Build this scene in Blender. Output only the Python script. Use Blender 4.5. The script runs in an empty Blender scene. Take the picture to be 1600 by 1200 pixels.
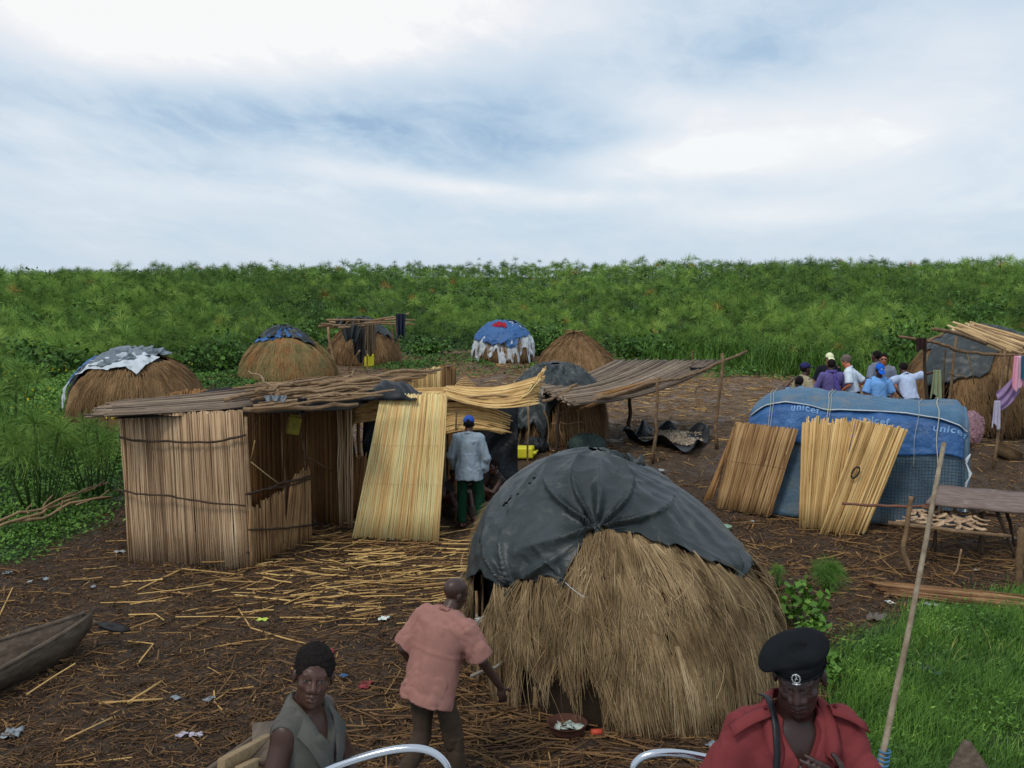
import bpy, math, random
import numpy as np
from mathutils import Vector, Matrix
rng = np.random.default_rng(7)
random.seed(7)
S = bpy.context.scene
COL = S.collection
# ------------------------------------------------------------------ camera
FPX = 1556.0; HC = 3.8; YH = 432.0
PITCH = math.atan((600-YH)/FPX)
cam = bpy.data.cameras.new('camera'); camo = bpy.data.objects.new('camera', cam); COL.objects.link(camo)
cam.sensor_width = 36; cam.lens = 36*FPX/1600; cam.clip_start = .05; cam.clip_end = 6000
camo.location = (0, 0, HC); camo.rotation_euler = (math.pi/2-PITCH, 0, 0)
S.camera = camo
S.view_settings.view_transform = 'Standard'; S.view_settings.look = 'None'
S.view_settings.gamma = 1; S.view_settings.exposure = 0.06
S.cycles.max_bounces = 6; S.cycles.transparent_max_bounces = 6
# ------------------------------------------------------------------ world: blue sky with overcast clouds
SUN_EL = math.radians(52); SUN_AZ = math.radians(-145)      # high behind the camera and to its left, through thin cloud
W_ = bpy.data.worlds.new('World'); S.world = W_; W_.use_nodes = True
nt = W_.node_tree; nt.nodes.clear()
def nn(t, **k):
    n = nt.nodes.new(t)
    for a, b in k.items(): setattr(n, a, b)
    return n
def lk(a, b): nt.links.new(a, b)
def mth(op, a, b=None, c=None, clamp=False):
    n = nn('ShaderNodeMath', operation=op); n.use_clamp = clamp
    for i, x in enumerate((a, b, c)):
        if x is None: continue
        if isinstance(x, (int, float)): n.inputs[i].default_value = x
        else: lk(x, n.inputs[i])
    return n.outputs[0]
tc = nn('ShaderNodeTexCoord'); sp = nn('ShaderNodeSeparateXYZ'); lk(tc.outputs['Generated'], sp.inputs[0])
X_, Y_, Z_ = sp.outputs
az = mth('ARCTAN2', X_, Y_); el = mth('ARCSINE', Z_)
# cloud-plane coordinates stretch the clouds towards the horizon
el2 = mth('ADD', mth('MAXIMUM', el, 0.0), 0.10)
cu = mth('DIVIDE', az, mth('POWER', el2, .45)); cv = mth('MULTIPLY', mth('LOGARITHM', el2, 2.718), .78)
cb = nn('ShaderNodeCombineXYZ'); lk(cu, cb.inputs[0]); lk(mth('ADD', cv, mth('MULTIPLY', az, .40)), cb.inputs[1])
def noise(scale, det, rough, off, sx=1.0, sy=1.0, dist=.0):
    mp = nn('ShaderNodeMapping'); mp.inputs['Location'].default_value = (off, off*1.7, off*.6); mp.inputs['Scale'].default_value = (sx, sy, 1)
    lk(cb.outputs[0], mp.inputs[0])
    n = nn('ShaderNodeTexNoise'); n.inputs['Scale'].default_value = scale; n.inputs['Detail'].default_value = det
    n.inputs['Roughness'].default_value = rough; n.inputs['Distortion'].default_value = dist
    lk(mp.outputs[0], n.inputs['Vector']); return n.outputs['Fac']
n1 = noise(2.4, 7, .50, 3.1, 1.0, 1.25, .5); n2 = noise(5.0, 8, .56, 9.3, 1.0, 1.3, .6); n3 = noise(1.0, 3, .5, 1.2, 1, 1.5)
n4 = noise(15, 6, .6, 5.7, 1.0, 1.2, .5)
def blob(px, py, wx, wy, amp, tilt=0.0):
    a0 = math.atan((px-800)/FPX); e0 = math.atan((YH-py)/FPX)
    da = mth('SUBTRACT', az, a0); de = mth('SUBTRACT', mth('SUBTRACT', el, e0), mth('MULTIPLY', da, tilt))
    # ragged edges: the distance is bent by the cloud noise
    q = mth('ADD', mth('POWER', mth('ABSOLUTE', mth('DIVIDE', da, wx/FPX)), 2), mth('POWER', mth('ABSOLUTE', mth('DIVIDE', de, wy/FPX)), 2))
    q = mth('ADD', q, mth('ADD', mth('MULTIPLY', mth('SUBTRACT', n2, .5), 3.0), mth('MULTIPLY', mth('SUBTRACT', n4, .5), 1.6)))
    return mth('MULTIPLY', mth('EXPONENT', mth('MULTIPLY', q, -1)), amp)
tot = mth('ADD', mth('MULTIPLY', mth('SUBTRACT', n1, .5), 1.15), mth('MULTIPLY', mth('SUBTRACT', n2, .5), .8)); tot = mth('ADD', tot, mth('MULTIPLY', mth('SUBTRACT', n4, .5), .55))
tot = mth('ADD', tot, mth('MULTIPLY', mth('SUBTRACT', n3, .5), .5))
for b in ((330, 60, 330, 85, 1.0, -.02), (620, 30, 320, 80, .8, 0), (90, 30, 130, 60, .25, -.2), (1050, 255, 190, 32, 1.15, .1), (1180, 340, 130, 22, .45, .0),
          (1330, 250, 170, 70, .42, 0), (1450, 120, 240, 70, .30, .1), (1060, 185, 160, 34, .5, -.1), (40, 20, 200, 60, .3, 0), (640, 285, 330, 20, .62, -.13), (60, 225, 110, 30, .30, 0), (960, 312, 120, 14, .4, .0), (300, 320, 330, 30, .22, -.1),
          (330, 205, 420, 60, -.36, -.05), (640, 240, 300, 60, -.26, -.1), (1130, 90, 210, 60, -.30, .0), (760, 190, 260, 60, -.3, 0), (1540, 60, 120, 60, .0, 0)):
    if b[4] != 0: tot = mth('ADD', tot, blob(*b))
ramp = nn('ShaderNodeValToRGB'); cr = ramp.color_ramp
def lin(c): return tuple((x/255/12.92 if x/255 <= .04045 else ((x/255+.055)/1.055)**2.4) for x in c)
stops = ((0, (150, 180, 212)), (.3, (176, 201, 224)), (.5, (198, 216, 233)), (.68, (221, 231, 241)), (.85, (243, 244, 247)), (1, (255, 255, 253)))
while len(cr.elements) < len(stops): cr.elements.new(.5)
for e, (p, c) in zip(cr.elements, stops): e.position = p; e.color = (*lin(c), 1)
lk(mth('ADD', mth('MULTIPLY', tot, .47), .56, clamp=True), ramp.inputs[0])
# pale haze band towards the horizon
hz = nn('ShaderNodeMixRGB'); hz.inputs[2].default_value = (*lin((206, 222, 238)), 1); lk(ramp.outputs[0], hz.inputs[1])
lk(mth('MULTIPLY', mth('EXPONENT', mth('MULTIPLY', mth('MAXIMUM', el, 0), -15.0)), .85), hz.inputs[0])
sky = nn('ShaderNodeTexSky', sky_type='NISHITA'); sky.sun_disc = False; sky.sun_elevation = SUN_EL; sky.sun_rotation = SUN_AZ
skm = nn('ShaderNodeVectorMath', operation='SCALE'); skm.inputs['Scale'].default_value = .09; lk(sky.outputs[0], skm.inputs[0])
mx = nn('ShaderNodeMixRGB'); mx.inputs[0].default_value = .88; lk(skm.outputs[0], mx.inputs[1]); lk(hz.outputs[0], mx.inputs[2])
bg = nn('ShaderNodeBackground'); bg.inputs[1].default_value = 1.0; lk(mx.outputs[0], bg.inputs[0])
wo = nn('ShaderNodeOutputWorld'); lk(bg.outputs[0], wo.inputs[0])
sl = bpy.data.lights.new('sun', 'SUN'); sl.energy = 1.25; sl.angle = math.radians(13); sl.color = (1, .95, .87)
so = bpy.data.objects.new('sun', sl); COL.objects.link(so)
sd = Vector((math.sin(SUN_AZ)*math.cos(SUN_EL), math.cos(SUN_AZ)*math.cos(SUN_EL), math.sin(SUN_EL)))
so.rotation_euler = sd.to_track_quat('Z', 'Y').to_euler(); so.location = (0, 0, 30)
# ------------------------------------------------------------------ measuring: a point of the photograph to a place in the world
cp, sp_ = math.cos(PITCH), math.sin(PITCH)
def ray(px, py):
    u = (px-800)/FPX; v = (600-py)/FPX
    return np.array([u, cp+v*sp_, -sp_+v*cp])
def W(px, py, Y):
    r = ray(px, py); r = r/r[1]*Y; return np.array([r[0], r[1], HC+r[2]])
def sstep(a, b, x):
    t = np.clip((np.asarray(x, float)-a)/(b-a), 0, 1); return t*t*(3-2*t)
def hgt(x, y):
    x = np.asarray(x, float); y = np.asarray(y, float)
    h = .40*sstep(16, 19.5, y) + .03*np.sin(x*1.3+.5)*np.sin(y*1.1)+.015*np.sin(x*3.1+y*2.3)
    h = h - .75*(1-sstep(4.6, 6.9, y))
    return h
def G(px, py, dz=0.0):
    z = 0.0
    for _ in range(30):
        r = ray(px, py); t = (z-HC)/r[2]; p = np.array([r[0]*t, r[1]*t, z]); z = float(hgt(p[0], p[1]))+dz
    return p
def Gz(px, py, z):
    r = ray(px, py); t = (z-HC)/r[2]; return np.array([r[0]*t, r[1]*t, z])
def gz(x, y): return float(hgt(x, y))
# ------------------------------------------------------------------ materials
def C(r, g, b, k=1.5):
    return tuple(min(.85, v*k) for v in lin((r, g, b)))
MATS = {}
def M(name, cols, rough=.85, ns=6.0, nmix=.4, bump=.25, bs=60.0, spec=.25, metal=0.0, stretch=(1, 1, 1), attr='v', bdist=.01, dirt=None):
    """colour ramp driven by the per-strand value 'v' and by noise"""
    if len(cols) == 1: cols = [cols[0], cols[0]]
    m = bpy.data.materials.new(name); m.use_nodes = True; t = m.node_tree; N = t.nodes; L = t.links
    b = N['Principled BSDF']; b.inputs['Roughness'].default_value = rough; b.inputs['Specular IOR Level'].default_value = spec; b.inputs['Metallic'].default_value = metal
    tcn = N.new('ShaderNodeTexCoord'); mp = N.new('ShaderNodeMapping'); mp.inputs['Scale'].default_value = stretch; L.new(tcn.outputs['Object'], mp.inputs[0])
    no = N.new('ShaderNodeTexNoise'); no.inputs['Scale'].default_value = ns; no.inputs['Detail'].default_value = 6; no.inputs['Roughness'].default_value = .62; L.new(mp.outputs[0], no.inputs['Vector'])
    at = N.new('ShaderNodeAttribute'); at.attribute_name = attr
    st = N.new('ShaderNodeMapRange'); st.inputs[1].default_value = .28; st.inputs[2].default_value = .72; L.new(no.outputs['Fac'], st.inputs[0])
    mi = N.new('ShaderNodeMix'); mi.data_type = 'FLOAT'; mi.inputs[0].default_value = nmix; L.new(at.outputs['Fac'], mi.inputs[2]); L.new(st.outputs[0], mi.inputs[3])
    rp = N.new('ShaderNodeValToRGB'); e = rp.color_ramp.elements
    while len(e) < len(cols): e.new(.5)
    for i, c in enumerate(cols): e[i].position = i/(len(cols)-1) if len(cols) > 1 else 0; e[i].color = (*c, 1)
    L.new(mi.outputs[0], rp.inputs[0]); out = rp.outputs[0]
    if dirt:
        n2 = N.new('ShaderNodeTexNoise'); n2.inputs['Scale'].default_value = dirt[1]; n2.inputs['Detail'].default_value = 8; n2.inputs['Roughness'].default_value = .7; L.new(tcn.outputs['Object'], n2.inputs['Vector'])
        mr = N.new('ShaderNodeMapRange'); mr.inputs[1].default_value = dirt[2]; mr.inputs[2].default_value = dirt[2]+.15; L.new(n2.outputs['Fac'], mr.inputs[0])
        mm = N.new('ShaderNodeMath'); mm.operation = 'MULTIPLY'; mm.inputs[1].default_value = dirt[3]; L.new(mr.outputs[0], mm.inputs[0])
        mxx = N.new('ShaderNodeMixRGB'); mxx.inputs[2].default_value = (*dirt[0], 1); L.new(mm.outputs[0], mxx.inputs[0]); L.new(out, mxx.inputs[1]); out = mxx.outputs[0]
    L.new(out, b.inputs['Base Color'])
    if bump > 0:
        nb = N.new('ShaderNodeTexNoise'); nb.inputs['Scale'].default_value = bs; nb.inputs['Detail'].default_value = 5; L.new(mp.outputs[0], nb.inputs['Vector'])
        bm_ = N.new('ShaderNodeBump'); bm_.inputs['Strength'].default_value = bump; bm_.inputs['Distance'].default_value = bdist; L.new(nb.outputs['Fac'], bm_.inputs['Height']); L.new(bm_.outputs[0], b.inputs['Normal'])
    MATS[name] = m; return m
def MC(name, rough=.5, spec=.3, bump=.3, bs=120, bdist=.002, ns=9.0):
    """vertex-coloured (skin with eyes and lips)"""
    m = bpy.data.materials.new(name); m.use_nodes = True; t = m.node_tree; N = t.nodes; L = t.links
    b = N['Principled BSDF']; b.inputs['Roughness'].default_value = rough; b.inputs['Specular IOR Level'].default_value = spec
    at = N.new('ShaderNodeAttribute'); at.attribute_name = 'col'
    tcn = N.new('ShaderNodeTexCoord'); no = N.new('ShaderNodeTexNoise'); no.inputs['Scale'].default_value = ns; no.inputs['Detail'].default_value = 5; L.new(tcn.outputs['Object'], no.inputs['Vector'])
    mr = N.new('ShaderNodeMapRange'); mr.inputs[3].default_value = .72; mr.inputs[4].default_value = 1.28; L.new(no.outputs['Fac'], mr.inputs[0])
    vm = N.new('ShaderNodeVectorMath'); vm.operation = 'SCALE'; L.new(at.outputs['Color'], vm.inputs[0]); L.new(mr.outputs[0], vm.inputs['Scale']); L.new(vm.outputs[0], b.inputs['Base Color'])
    nb = N.new('ShaderNodeTexNoise'); nb.inputs['Scale'].default_value = bs; nb.inputs['Detail'].default_value = 3; L.new(tcn.outputs['Object'], nb.inputs['Vector'])
    bm_ = N.new('ShaderNodeBump'); bm_.inputs['Strength'].default_value = bump; bm_.inputs['Distance'].default_value = bdist; L.new(nb.outputs['Fac'], bm_.inputs['Height']); L.new(bm_.outputs[0], b.inputs['Normal'])
    return m
# ------------------------------------------------------------------ mesh collecting
def nrm(a):
    a = np.asarray(a, float); return a/np.maximum(np.linalg.norm(a, axis=-1, keepdims=True), 1e-9)
class MB:
    def __init__(s): s.V = []; s.F = []; s.A = []; s.MI = []; s.n = 0
    def add(s, v, f, a=.5, mi=0):
        v = np.asarray(v, float).reshape(-1, 3); f = np.asarray(f, np.int64)
        s.V.append(v); s.F.append(f+s.n); s.A.append(np.broadcast_to(np.asarray(a, float) if np.ndim(a) < 2 else np.asarray(a, float).ravel(), (len(v),))); s.MI.append(np.full(len(f), mi)); s.n += len(v)
    def mesh(s, name, off):
        me = bpy.data.meshes.new(name); V = np.concatenate(s.V)-np.asarray(off, float)
        me.vertices.add(len(V)); me.vertices.foreach_set('co', V.astype(np.float32).ravel())
        nl = sum(f.size for f in s.F); npoly = sum(len(f) for f in s.F)
        me.loops.add(nl); me.polygons.add(npoly)
        me.loops.foreach_set('vertex_index', np.concatenate([f.ravel() for f in s.F]).astype(np.int32))
        tot = np.concatenate([np.full(len(f), f.shape[1]) for f in s.F]); st = np.concatenate([[0], np.cumsum(tot)[:-1]])
        me.polygons.foreach_set('loop_start', st.astype(np.int32))
        me.polygons.foreach_set('material_index', np.concatenate(s.MI).astype(np.int32))
        me.update(calc_edges=True)
        a = me.attributes.new('v', 'FLOAT', 'POINT'); a.data.foreach_set('value', np.concatenate(s.A).astype(np.float32))
        return me
WL = {}
def link(name, me, parent, origin):
    o = bpy.data.objects.new(name, me); COL.objects.link(o)
    if parent is not None: o.parent = parent; WL[o.name] = WL[parent.name]
    else: o.location = tuple(origin); WL[o.name] = np.asarray(origin, float)
    return o
def ob(name, mb, mats, parent=None, origin=(0, 0, 0), smooth=True, solid=0.0):
    off = WL[parent.name] if parent is not None else np.asarray(origin, float)
    me = mb.mesh(name, off)
    for m in (mats if isinstance(mats, (list, tuple)) else [mats]): me.materials.append(m)
    if smooth: me.shade_smooth()
    o = link(name, me, parent, origin)
    if solid: md = o.modifiers.new('thickness', 'SOLIDIFY'); md.thickness = solid; md.offset = 0
    return o
def tag(o, label=None, cat=None, group=None, kind=None):
    if label: o['label'] = label
    if cat: o['category'] = cat
    if group: o['group'] = group
    if kind: o['kind'] = kind
    return o
def thing(name, label, cat, loc, group=None):
    o = bpy.data.objects.new(name, None); COL.objects.link(o); o.location = tuple(float(x) for x in loc); o.empty_display_size = .2
    WL[o.name] = np.asarray(loc, float); return tag(o, label, cat, group)
def tubes(mb, paths, rad, sides=5, v=.5, caps=True, mi=0):
    P = np.asarray(paths, float)
    if P.ndim == 2: P = P[None]
    N, K, _ = P.shape
    r = np.asarray(rad, float)
    if r.ndim == 0: r = np.full((N, K), float(r))
    elif r.ndim == 1: r = np.repeat(r[:, None], K, 1) if len(r) == N and not (N == 1 and len(r) == K) else np.repeat(r[None], N, 0)
    T = np.gradient(P, axis=1); T = nrm(T); Tm = nrm(P[:, -1]-P[:, 0]+1e-6)
    ref = np.where(np.abs(Tm[:, 2:3]) > .8, np.array([[1., 0, 0]]), np.array([[0, 0, 1.]]))
    A = nrm(np.cross(T, np.repeat(ref[:, None], K, 1))); B = nrm(np.cross(T, A))
    th = np.arange(sides)/sides*2*np.pi
    V = P[:, :, None] + r[:, :, None, None]*(A[:, :, None]*np.cos(th)[None, None, :, None]+B[:, :, None]*np.sin(th)[None, None, :, None])
    idx = np.arange(N*K*sides).reshape(N, K, sides); nx = np.roll(idx, -1, 2)
    F = np.stack([idx[:, :-1], nx[:, :-1], nx[:, 1:], idx[:, 1:]], -1).reshape(-1, 4)
    va = np.repeat(np.broadcast_to(np.asarray(v, float), (N,)), K*sides)
    base = mb.n; mb.add(V, F, va, mi)
    if caps:
        c = np.concatenate([idx[:, 0, ::-1], idx[:, -1]]); mb.F.append(c+base); mb.MI.append(np.full(len(c), mi))
def ribbons(mb, P, w, side, v=.5, mi=0):
    P = np.asarray(P, float); N, K, _ = P.shape
    side = np.asarray(side, float)
    if side.ndim == 2: side = side[:, None]
    w = np.asarray(w, float)
    if w.ndim == 1: w = np.repeat(w[:, None], K, 1)
    V = np.stack([P-side*w[..., None]*.5, P+side*w[..., None]*.5], 2)
    idx = np.arange(N*K*2).reshape(N, K, 2)
    F = np.stack([idx[:, :-1, 0], idx[:, :-1, 1], idx[:, 1:, 1], idx[:, 1:, 0]], -1).reshape(-1, 4)
    mb.add(V, F, np.repeat(np.broadcast_to(np.asarray(v, float), (N,)), K*2), mi)
def grid(mb, P, v=.5, closed=False, mi=0, flip=False):
    P = np.asarray(P, float); a, b, _ = P.shape; idx = np.arange(a*b).reshape(a, b)
    if closed: i2 = np.concatenate([idx, idx[:1]], 0)
    else: i2 = idx
    F = np.stack([i2[:-1, :-1], i2[1:, :-1], i2[1:, 1:], i2[:-1, 1:]], -1).reshape(-1, 4)
    if flip: F = F[:, ::-1]
    mb.add(P, F, np.asarray(v).ravel() if np.ndim(v) else v, mi)
def wob(p0, p1, K=6, amp=.02, seed=None):
    r = rng if seed is None else np.random.default_rng(seed)
    t = np.linspace(0, 1, K)[:, None]; p0 = np.asarray(p0, float); p1 = np.asarray(p1, float)
    o = r.normal(0, 1, (K, 3)); o[0] = 0; o[-1] = 0
    o = (o + np.roll(o, 1, 0))/2; o[0] *= 0
    return p0*(1-t)+p1*t+o*amp
def stick(mb, p0, p1, r=.025, amp=.02, K=7, v=None, sides=7, taper=.7, mi=0):
    tubes(mb, wob(p0, p1, K, amp), np.linspace(r, r*taper, K)*rng.uniform(.88, 1.12, K), sides, rng.random() if v is None else v, mi=mi)
def box(mb, c, s, R=None, v=.5, mi=0, bev=0.0):
    c = np.asarray(c, float); s = np.asarray(s, float)/2
    if bev <= 0: bev = min(s)*.12
    vs = []; 
    corners = [(x, y, z) for x in (-1, 1) for y in (-1, 1) for z in (-1, 1)]
    import bmesh
    bm = bmesh.new(); bmesh.ops.create_cube(bm, size=2)
    for q in bm.verts: q.co = Vector((q.co.x*s[0], q.co.y*s[1], q.co.z*s[2]))
    bmesh.ops.bevel(bm, geom=bm.edges[:], offset=bev, segments=1, affect='EDGES')
    bm.verts.index_update(); V = np.array([q.co[:] for q in bm.verts])
    if R is not None: V = V@np.asarray(R).T
    V = V+c
    base = mb.n; mb.add(V, np.zeros((0, 3), int), v, mi)
    for k in (3, 4, 5, 6, 8):
        fs = [[q.index for q in f.verts] for f in bm.faces if len(f.verts) == k]
        if fs: mb.F.append(np.array(fs)+base); mb.MI.append(np.full(len(fs), mi))
    bm.free()
def rotz(a): c, s = math.cos(a), math.sin(a); return np.array([[c, -s, 0], [s, c, 0], [0, 0, 1.]])
def rotx(a): c, s = math.cos(a), math.sin(a); return np.array([[1., 0, 0], [0, c, -s], [0, s, c]])
def roty(a): c, s = math.cos(a), math.sin(a); return np.array([[c, 0, s], [0, 1., 0], [-s, 0, c]])
def sn(P, f, seed=0.0):
    x, y, z = P[..., 0]*f+seed, P[..., 1]*f+seed*1.7, P[..., 2]*f-seed
    return (np.sin(x+1.7*np.sin(y*.8+z*.5))+np.sin(y*1.1+1.3*np.sin(z*.9+x*.4)+2)+np.sin(z*1.2+1.5*np.sin(x*.7-y*.6)+4))/3
def mat_panel(mb, TL, TR, BL, BR, n, r=.008, jt=.03, jb=.03, bow=0.0, K=5, layers=2, sag=None, fan=0.0, v0=0, v1=1, cross=0.004):
    """reeds laid side by side from the T edge to the B edge"""
    TL, TR, BL, BR = [np.asarray(q, float) for q in (TL, TR, BL, BR)]
    nv = nrm(np.cross(TR-TL, BL-TL))
    for l in range(layers):
        u = (np.arange(n)+.5*l+rng.uniform(-.3, .3, n))/n; u = np.clip(u, 0, 1)[:, None]
        a = TL*(1-u)+TR*u; b = BL*(1-u)+BR*u; d = b-a; L = np.linalg.norm(d, axis=1, keepdims=True)
        ph = u*9+l
        jj = (np.sin(ph*2.3)+np.sin(ph*5.1+1))*.25
        a = a+d/L*(rng.uniform(-jt, jt, (n, 1))+jj*jt); b = b+d/L*(rng.uniform(-jb, jb, (n, 1))+jj*jb)
        t = np.linspace(0, 1, K)[None, :, None]
        P = a[:, None]*(1-t)+b[:, None]*t
        P = P+nv*(np.sin(t*np.pi)*bow*(1+.3*np.sin(u[:, None]*7)))+nv*l*cross*1.6+nv*rng.normal(0, cross, (n, 1, 1))
        if sag is not None: P = P+sag(*np.broadcast_arrays(u, t[:, :, 0]))
        e = nrm(TR-TL); P = P+e*(rng.normal(0, .0055, (n, K, 1)))+nv*rng.normal(0, .003, (n, K, 1)); kp = rng.random(n) > .05; esc = rng.random(n) < .03; P[esc] += e*np.linspace(0, 1, K)[None, :, None]*rng.normal(0, .05, (esc.sum(), 1, 1)); P = P[kp]; u = u[kp]; n = int(kp.sum())
        vv = v0+(v1-v0)*np.clip(.5+.27*rng.normal(size=n)+.18*np.sin(u[:, 0]*17+l), 0, 1)
        tubes(mb, P, r*rng.uniform(.7, 1.35, n), 5, vv)
# ------------------------------------------------------------------ material set
thatch_m = M('dry_grass_thatch', [C(46, 35, 23), C(98, 79, 54), C(144, 121, 88), C(196, 175, 140)], ns=2.2, nmix=.42, bump=0, rough=.9)
thatch_far = M('brown_thatch', [C(52, 38, 26), C(98, 74, 48), C(130, 102, 70), C(160, 135, 98)], ns=1.2, nmix=.4, bump=0, rough=.9)
thatch_green = M('half_dried_thatch', [C(58, 52, 32), C(98, 92, 56), C(122, 104, 68), C(128, 84, 50), C(150, 132, 92)], ns=1.6, nmix=.55, bump=0, rough=.9)
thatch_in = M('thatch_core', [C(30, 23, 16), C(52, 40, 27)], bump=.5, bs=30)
reed_old = M('weathered_reed', [C(84, 64, 47), C(138, 112, 85), C(173, 146, 115), C(203, 180, 148)], ns=2.5, nmix=.42, bump=.3, bs=90, stretch=(1, 1, .25))
reed_new = M('fresh_cut_reed', [C(160, 122, 76), C(198, 162, 108), C(208, 176, 122), C(218, 188, 138), C(232, 208, 164)], ns=3, nmix=.35, bump=.2, stretch=(1, 1, .2), rough=.6)
reed_mid = M('golden_reed', [C(104, 76, 42), C(158, 126, 78), C(190, 158, 106), C(212, 184, 134)], ns=3, nmix=.38, bump=.2, stretch=(1, 1, .2), rough=.65)
reed_brown = M('brown_reed', [C(62, 42, 24), C(102, 72, 42), C(132, 96, 58), C(150, 114, 72)], ns=4, nmix=.35, bump=.3, stretch=(1, 1, .25), rough=.75)
reed_grey = M('greyed_roof_reed', [C(58, 48, 40), C(94, 80, 68), C(122, 106, 90), C(150, 134, 116)], ns=5, nmix=.3, bump=.3)
pole_m = M('rough_branch_bark', [C(56, 42, 30), C(92, 72, 52), C(124, 100, 74), C(148, 124, 94)], ns=9, nmix=.45, bump=.6, bs=45)
pole_dark = M('dark_branch_bark', [C(34, 27, 22), C(58, 46, 36), C(84, 66, 50)], ns=9, nmix=.45, bump=.6, bs=45)
straw_m = M('scattered_reed_straw', [C(44, 31, 22), C(80, 58, 38), C(122, 92, 56), C(176, 142, 88), C(206, 172, 112)], ns=3, nmix=.12, bump=.2, rough=.75)
tarp_grey = M('dark_grey_tarpaulin', [C(32, 37, 37, .95), C(47, 53, 53, .95), C(62, 69, 69, .95)], ns=2.2, nmix=.8, bump=.5, bs=22, bdist=.014, rough=.44, spec=.45, dirt=(C(104, 100, 88), 5.5, .56, .3))
tarp_black = M('black_plastic_sheet', [C(16, 18, 20, 1.1), C(26, 29, 32, 1.1), C(44, 48, 52, 1.1)], ns=3, nmix=.7, bump=.6, bs=14, bdist=.03, rough=.5, spec=.3)
tarp_blue = M('blue_tarpaulin', [C(34, 68, 108, 1.2), C(46, 88, 138, 1.2), C(62, 106, 154, 1.2)], ns=3, nmix=.7, bump=1, bs=7, bdist=.05, rough=.5, spec=.4, dirt=(C(86, 96, 108), 4.0, .58, .4))
tarp_blue_in = M('faded_blue_tarpaulin', [C(52, 86, 112, 1.05), C(70, 106, 134, 1.05), C(90, 122, 144, 1.05)], ns=3, nmix=.7, bump=1, bs=6, bdist=.05, rough=.55, spec=.35, dirt=(C(108, 104, 96), 2.6, .5, .55))
tarp_lowblue = M('dusty_blue_grey_sheet', [C(50, 68, 84), C(68, 90, 106), C(92, 112, 124)], ns=2.5, nmix=.8, bump=.5, bs=14, bdist=.03, rough=.55, spec=.35, dirt=(C(84, 78, 68), 2.5, .52, .6))
tarp_white = M('white_grey_tarpaulin', [C(140, 146, 150, 1.2), C(184, 190, 194, 1.2), C(206, 210, 212, 1.2)], ns=4, nmix=.8, bump=.5, bs=18, bdist=.02, rough=.55, dirt=(C(110, 104, 94), 4, .55, .6))
white_p = M('white_cord', [C(205, 210, 214, 1.2)], bump=0)
wood_grey = M('weathered_plank', [C(52, 44, 37), C(78, 67, 56), C(104, 91, 78)], ns=3, nmix=.8, bump=.4, bs=12, stretch=(5, 1.2, 6), dirt=(C(40, 34, 28), 3, .55, .5))
wood_table = M('stained_table_plank', [C(74, 60, 54), C(104, 88, 80), C(126, 112, 104)], ns=4, nmix=.8, bump=.5, bs=30, stretch=(1, 5, 5), dirt=(C(170, 164, 156), 6, .62, .5))
leaf_m = M('leaf_green', [C(38, 60, 22), C(60, 90, 32), C(84, 118, 44), C(120, 148, 66)], ns=.9, nmix=.3, bump=0, rough=.6)
leaf_field = M('undergrowth_leaf', [C(28, 46, 20, 1.3), C(48, 74, 30, 1.4), C(70, 102, 38, 1.5), C(100, 130, 54, 1.6)], ns=.35, nmix=.35, bump=0, rough=.65)
pap_m = M('papyrus_green', [C(40, 60, 25, 1.5), C(68, 93, 39, 1.65), C(96, 122, 51, 1.8), C(136, 154, 76, 1.9)], ns=.4, nmix=.32, bump=0, rough=.75)
pap_dry = M('papyrus_drying', [C(92, 70, 34), C(140, 104, 50), C(168, 136, 74)], ns=.5, nmix=.3, bump=0, rough=.8)
pap_stem = M('papyrus_stem', [C(40, 58, 24), C(66, 90, 38)], bump=0)
grass_m = M('grass_green', [C(32, 54, 20, 1.3), C(56, 86, 30, 1.4), C(84, 118, 42, 1.5), C(132, 156, 72, 1.6)], ns=1.6, nmix=.45, bump=0, rough=.6)
grass_dry = M('grass_dry', [C(120, 122, 62), C(170, 160, 96)], bump=0)
metal_m = M('polished_rail', [C(190, 192, 196, 1.2)], rough=.16, metal=1.0, bump=0.02, bs=300, spec=.5)
yellow_pl = M('yellow_plastic', [C(176, 166, 34), C(204, 192, 54)], ns=8, nmix=.8, rough=.45, bump=.1, dirt=(C(96, 84, 50), 7, .55, .4))
# ------------------------------------------------------------------ ground: one sheet out to the horizon
def clearing(x, y):
    """1 inside the trampled clearing, 0 in the vegetation"""
    x = np.asarray(x, float); y = np.asarray(y, float)
    n = .7*np.sin(x*.9+y*.5)+.5*np.sin(y*1.3-x*.4+2)+.25*np.sin(x*3.1+1)+.25*np.sin(y*3.7)
    left = np.interp(y, [0, 9, 12.3, 13.0, 14.5, 17, 22, 27, 33, 40, 47], [-14, -13, -8.6, -6.6, -6.2, -6.5, -7.6, -9.4, -10.2, -9.5, -6])
    far = np.interp(x, [-12, -8, -4, 0, 5, 8, 12, 16, 22], [36, 43, 45.5, 46, 43, 38.0, 33, 31.5, 30])
    right = np.interp(x, [1.8, 2.7, 3.4, 4.6, 6, 9], [5.5, 8.4, 10.2, 11.2, 11.6, 12.0])
    a = sstep(-.5, .5, x-left+n*.35); b = sstep(-1, 1, far-y+n*.8)
    c = np.where(x > 1.8, sstep(-.25, .25, y-right+n*.14), 1)
    return a*b*c
xs = np.concatenate([-np.geomspace(2500, 18, 34), np.arange(-17, 17.01, .10), np.geomspace(18, 2500, 34)])
ys = np.concatenate([[-60, -20, -5, 0, 2, 3.5], np.arange(4.5, 26, .09), np.arange(26, 50, .35), np.geomspace(50.5, 3500, 40)])
XX, YY = np.meshgrid(xs, ys, indexing='ij')
ZZ = hgt(XX, YY)
cl = clearing(XX, YY); near = (np.abs(XX) < 17.5) & (YY < 48) & (YY > 4)
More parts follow.
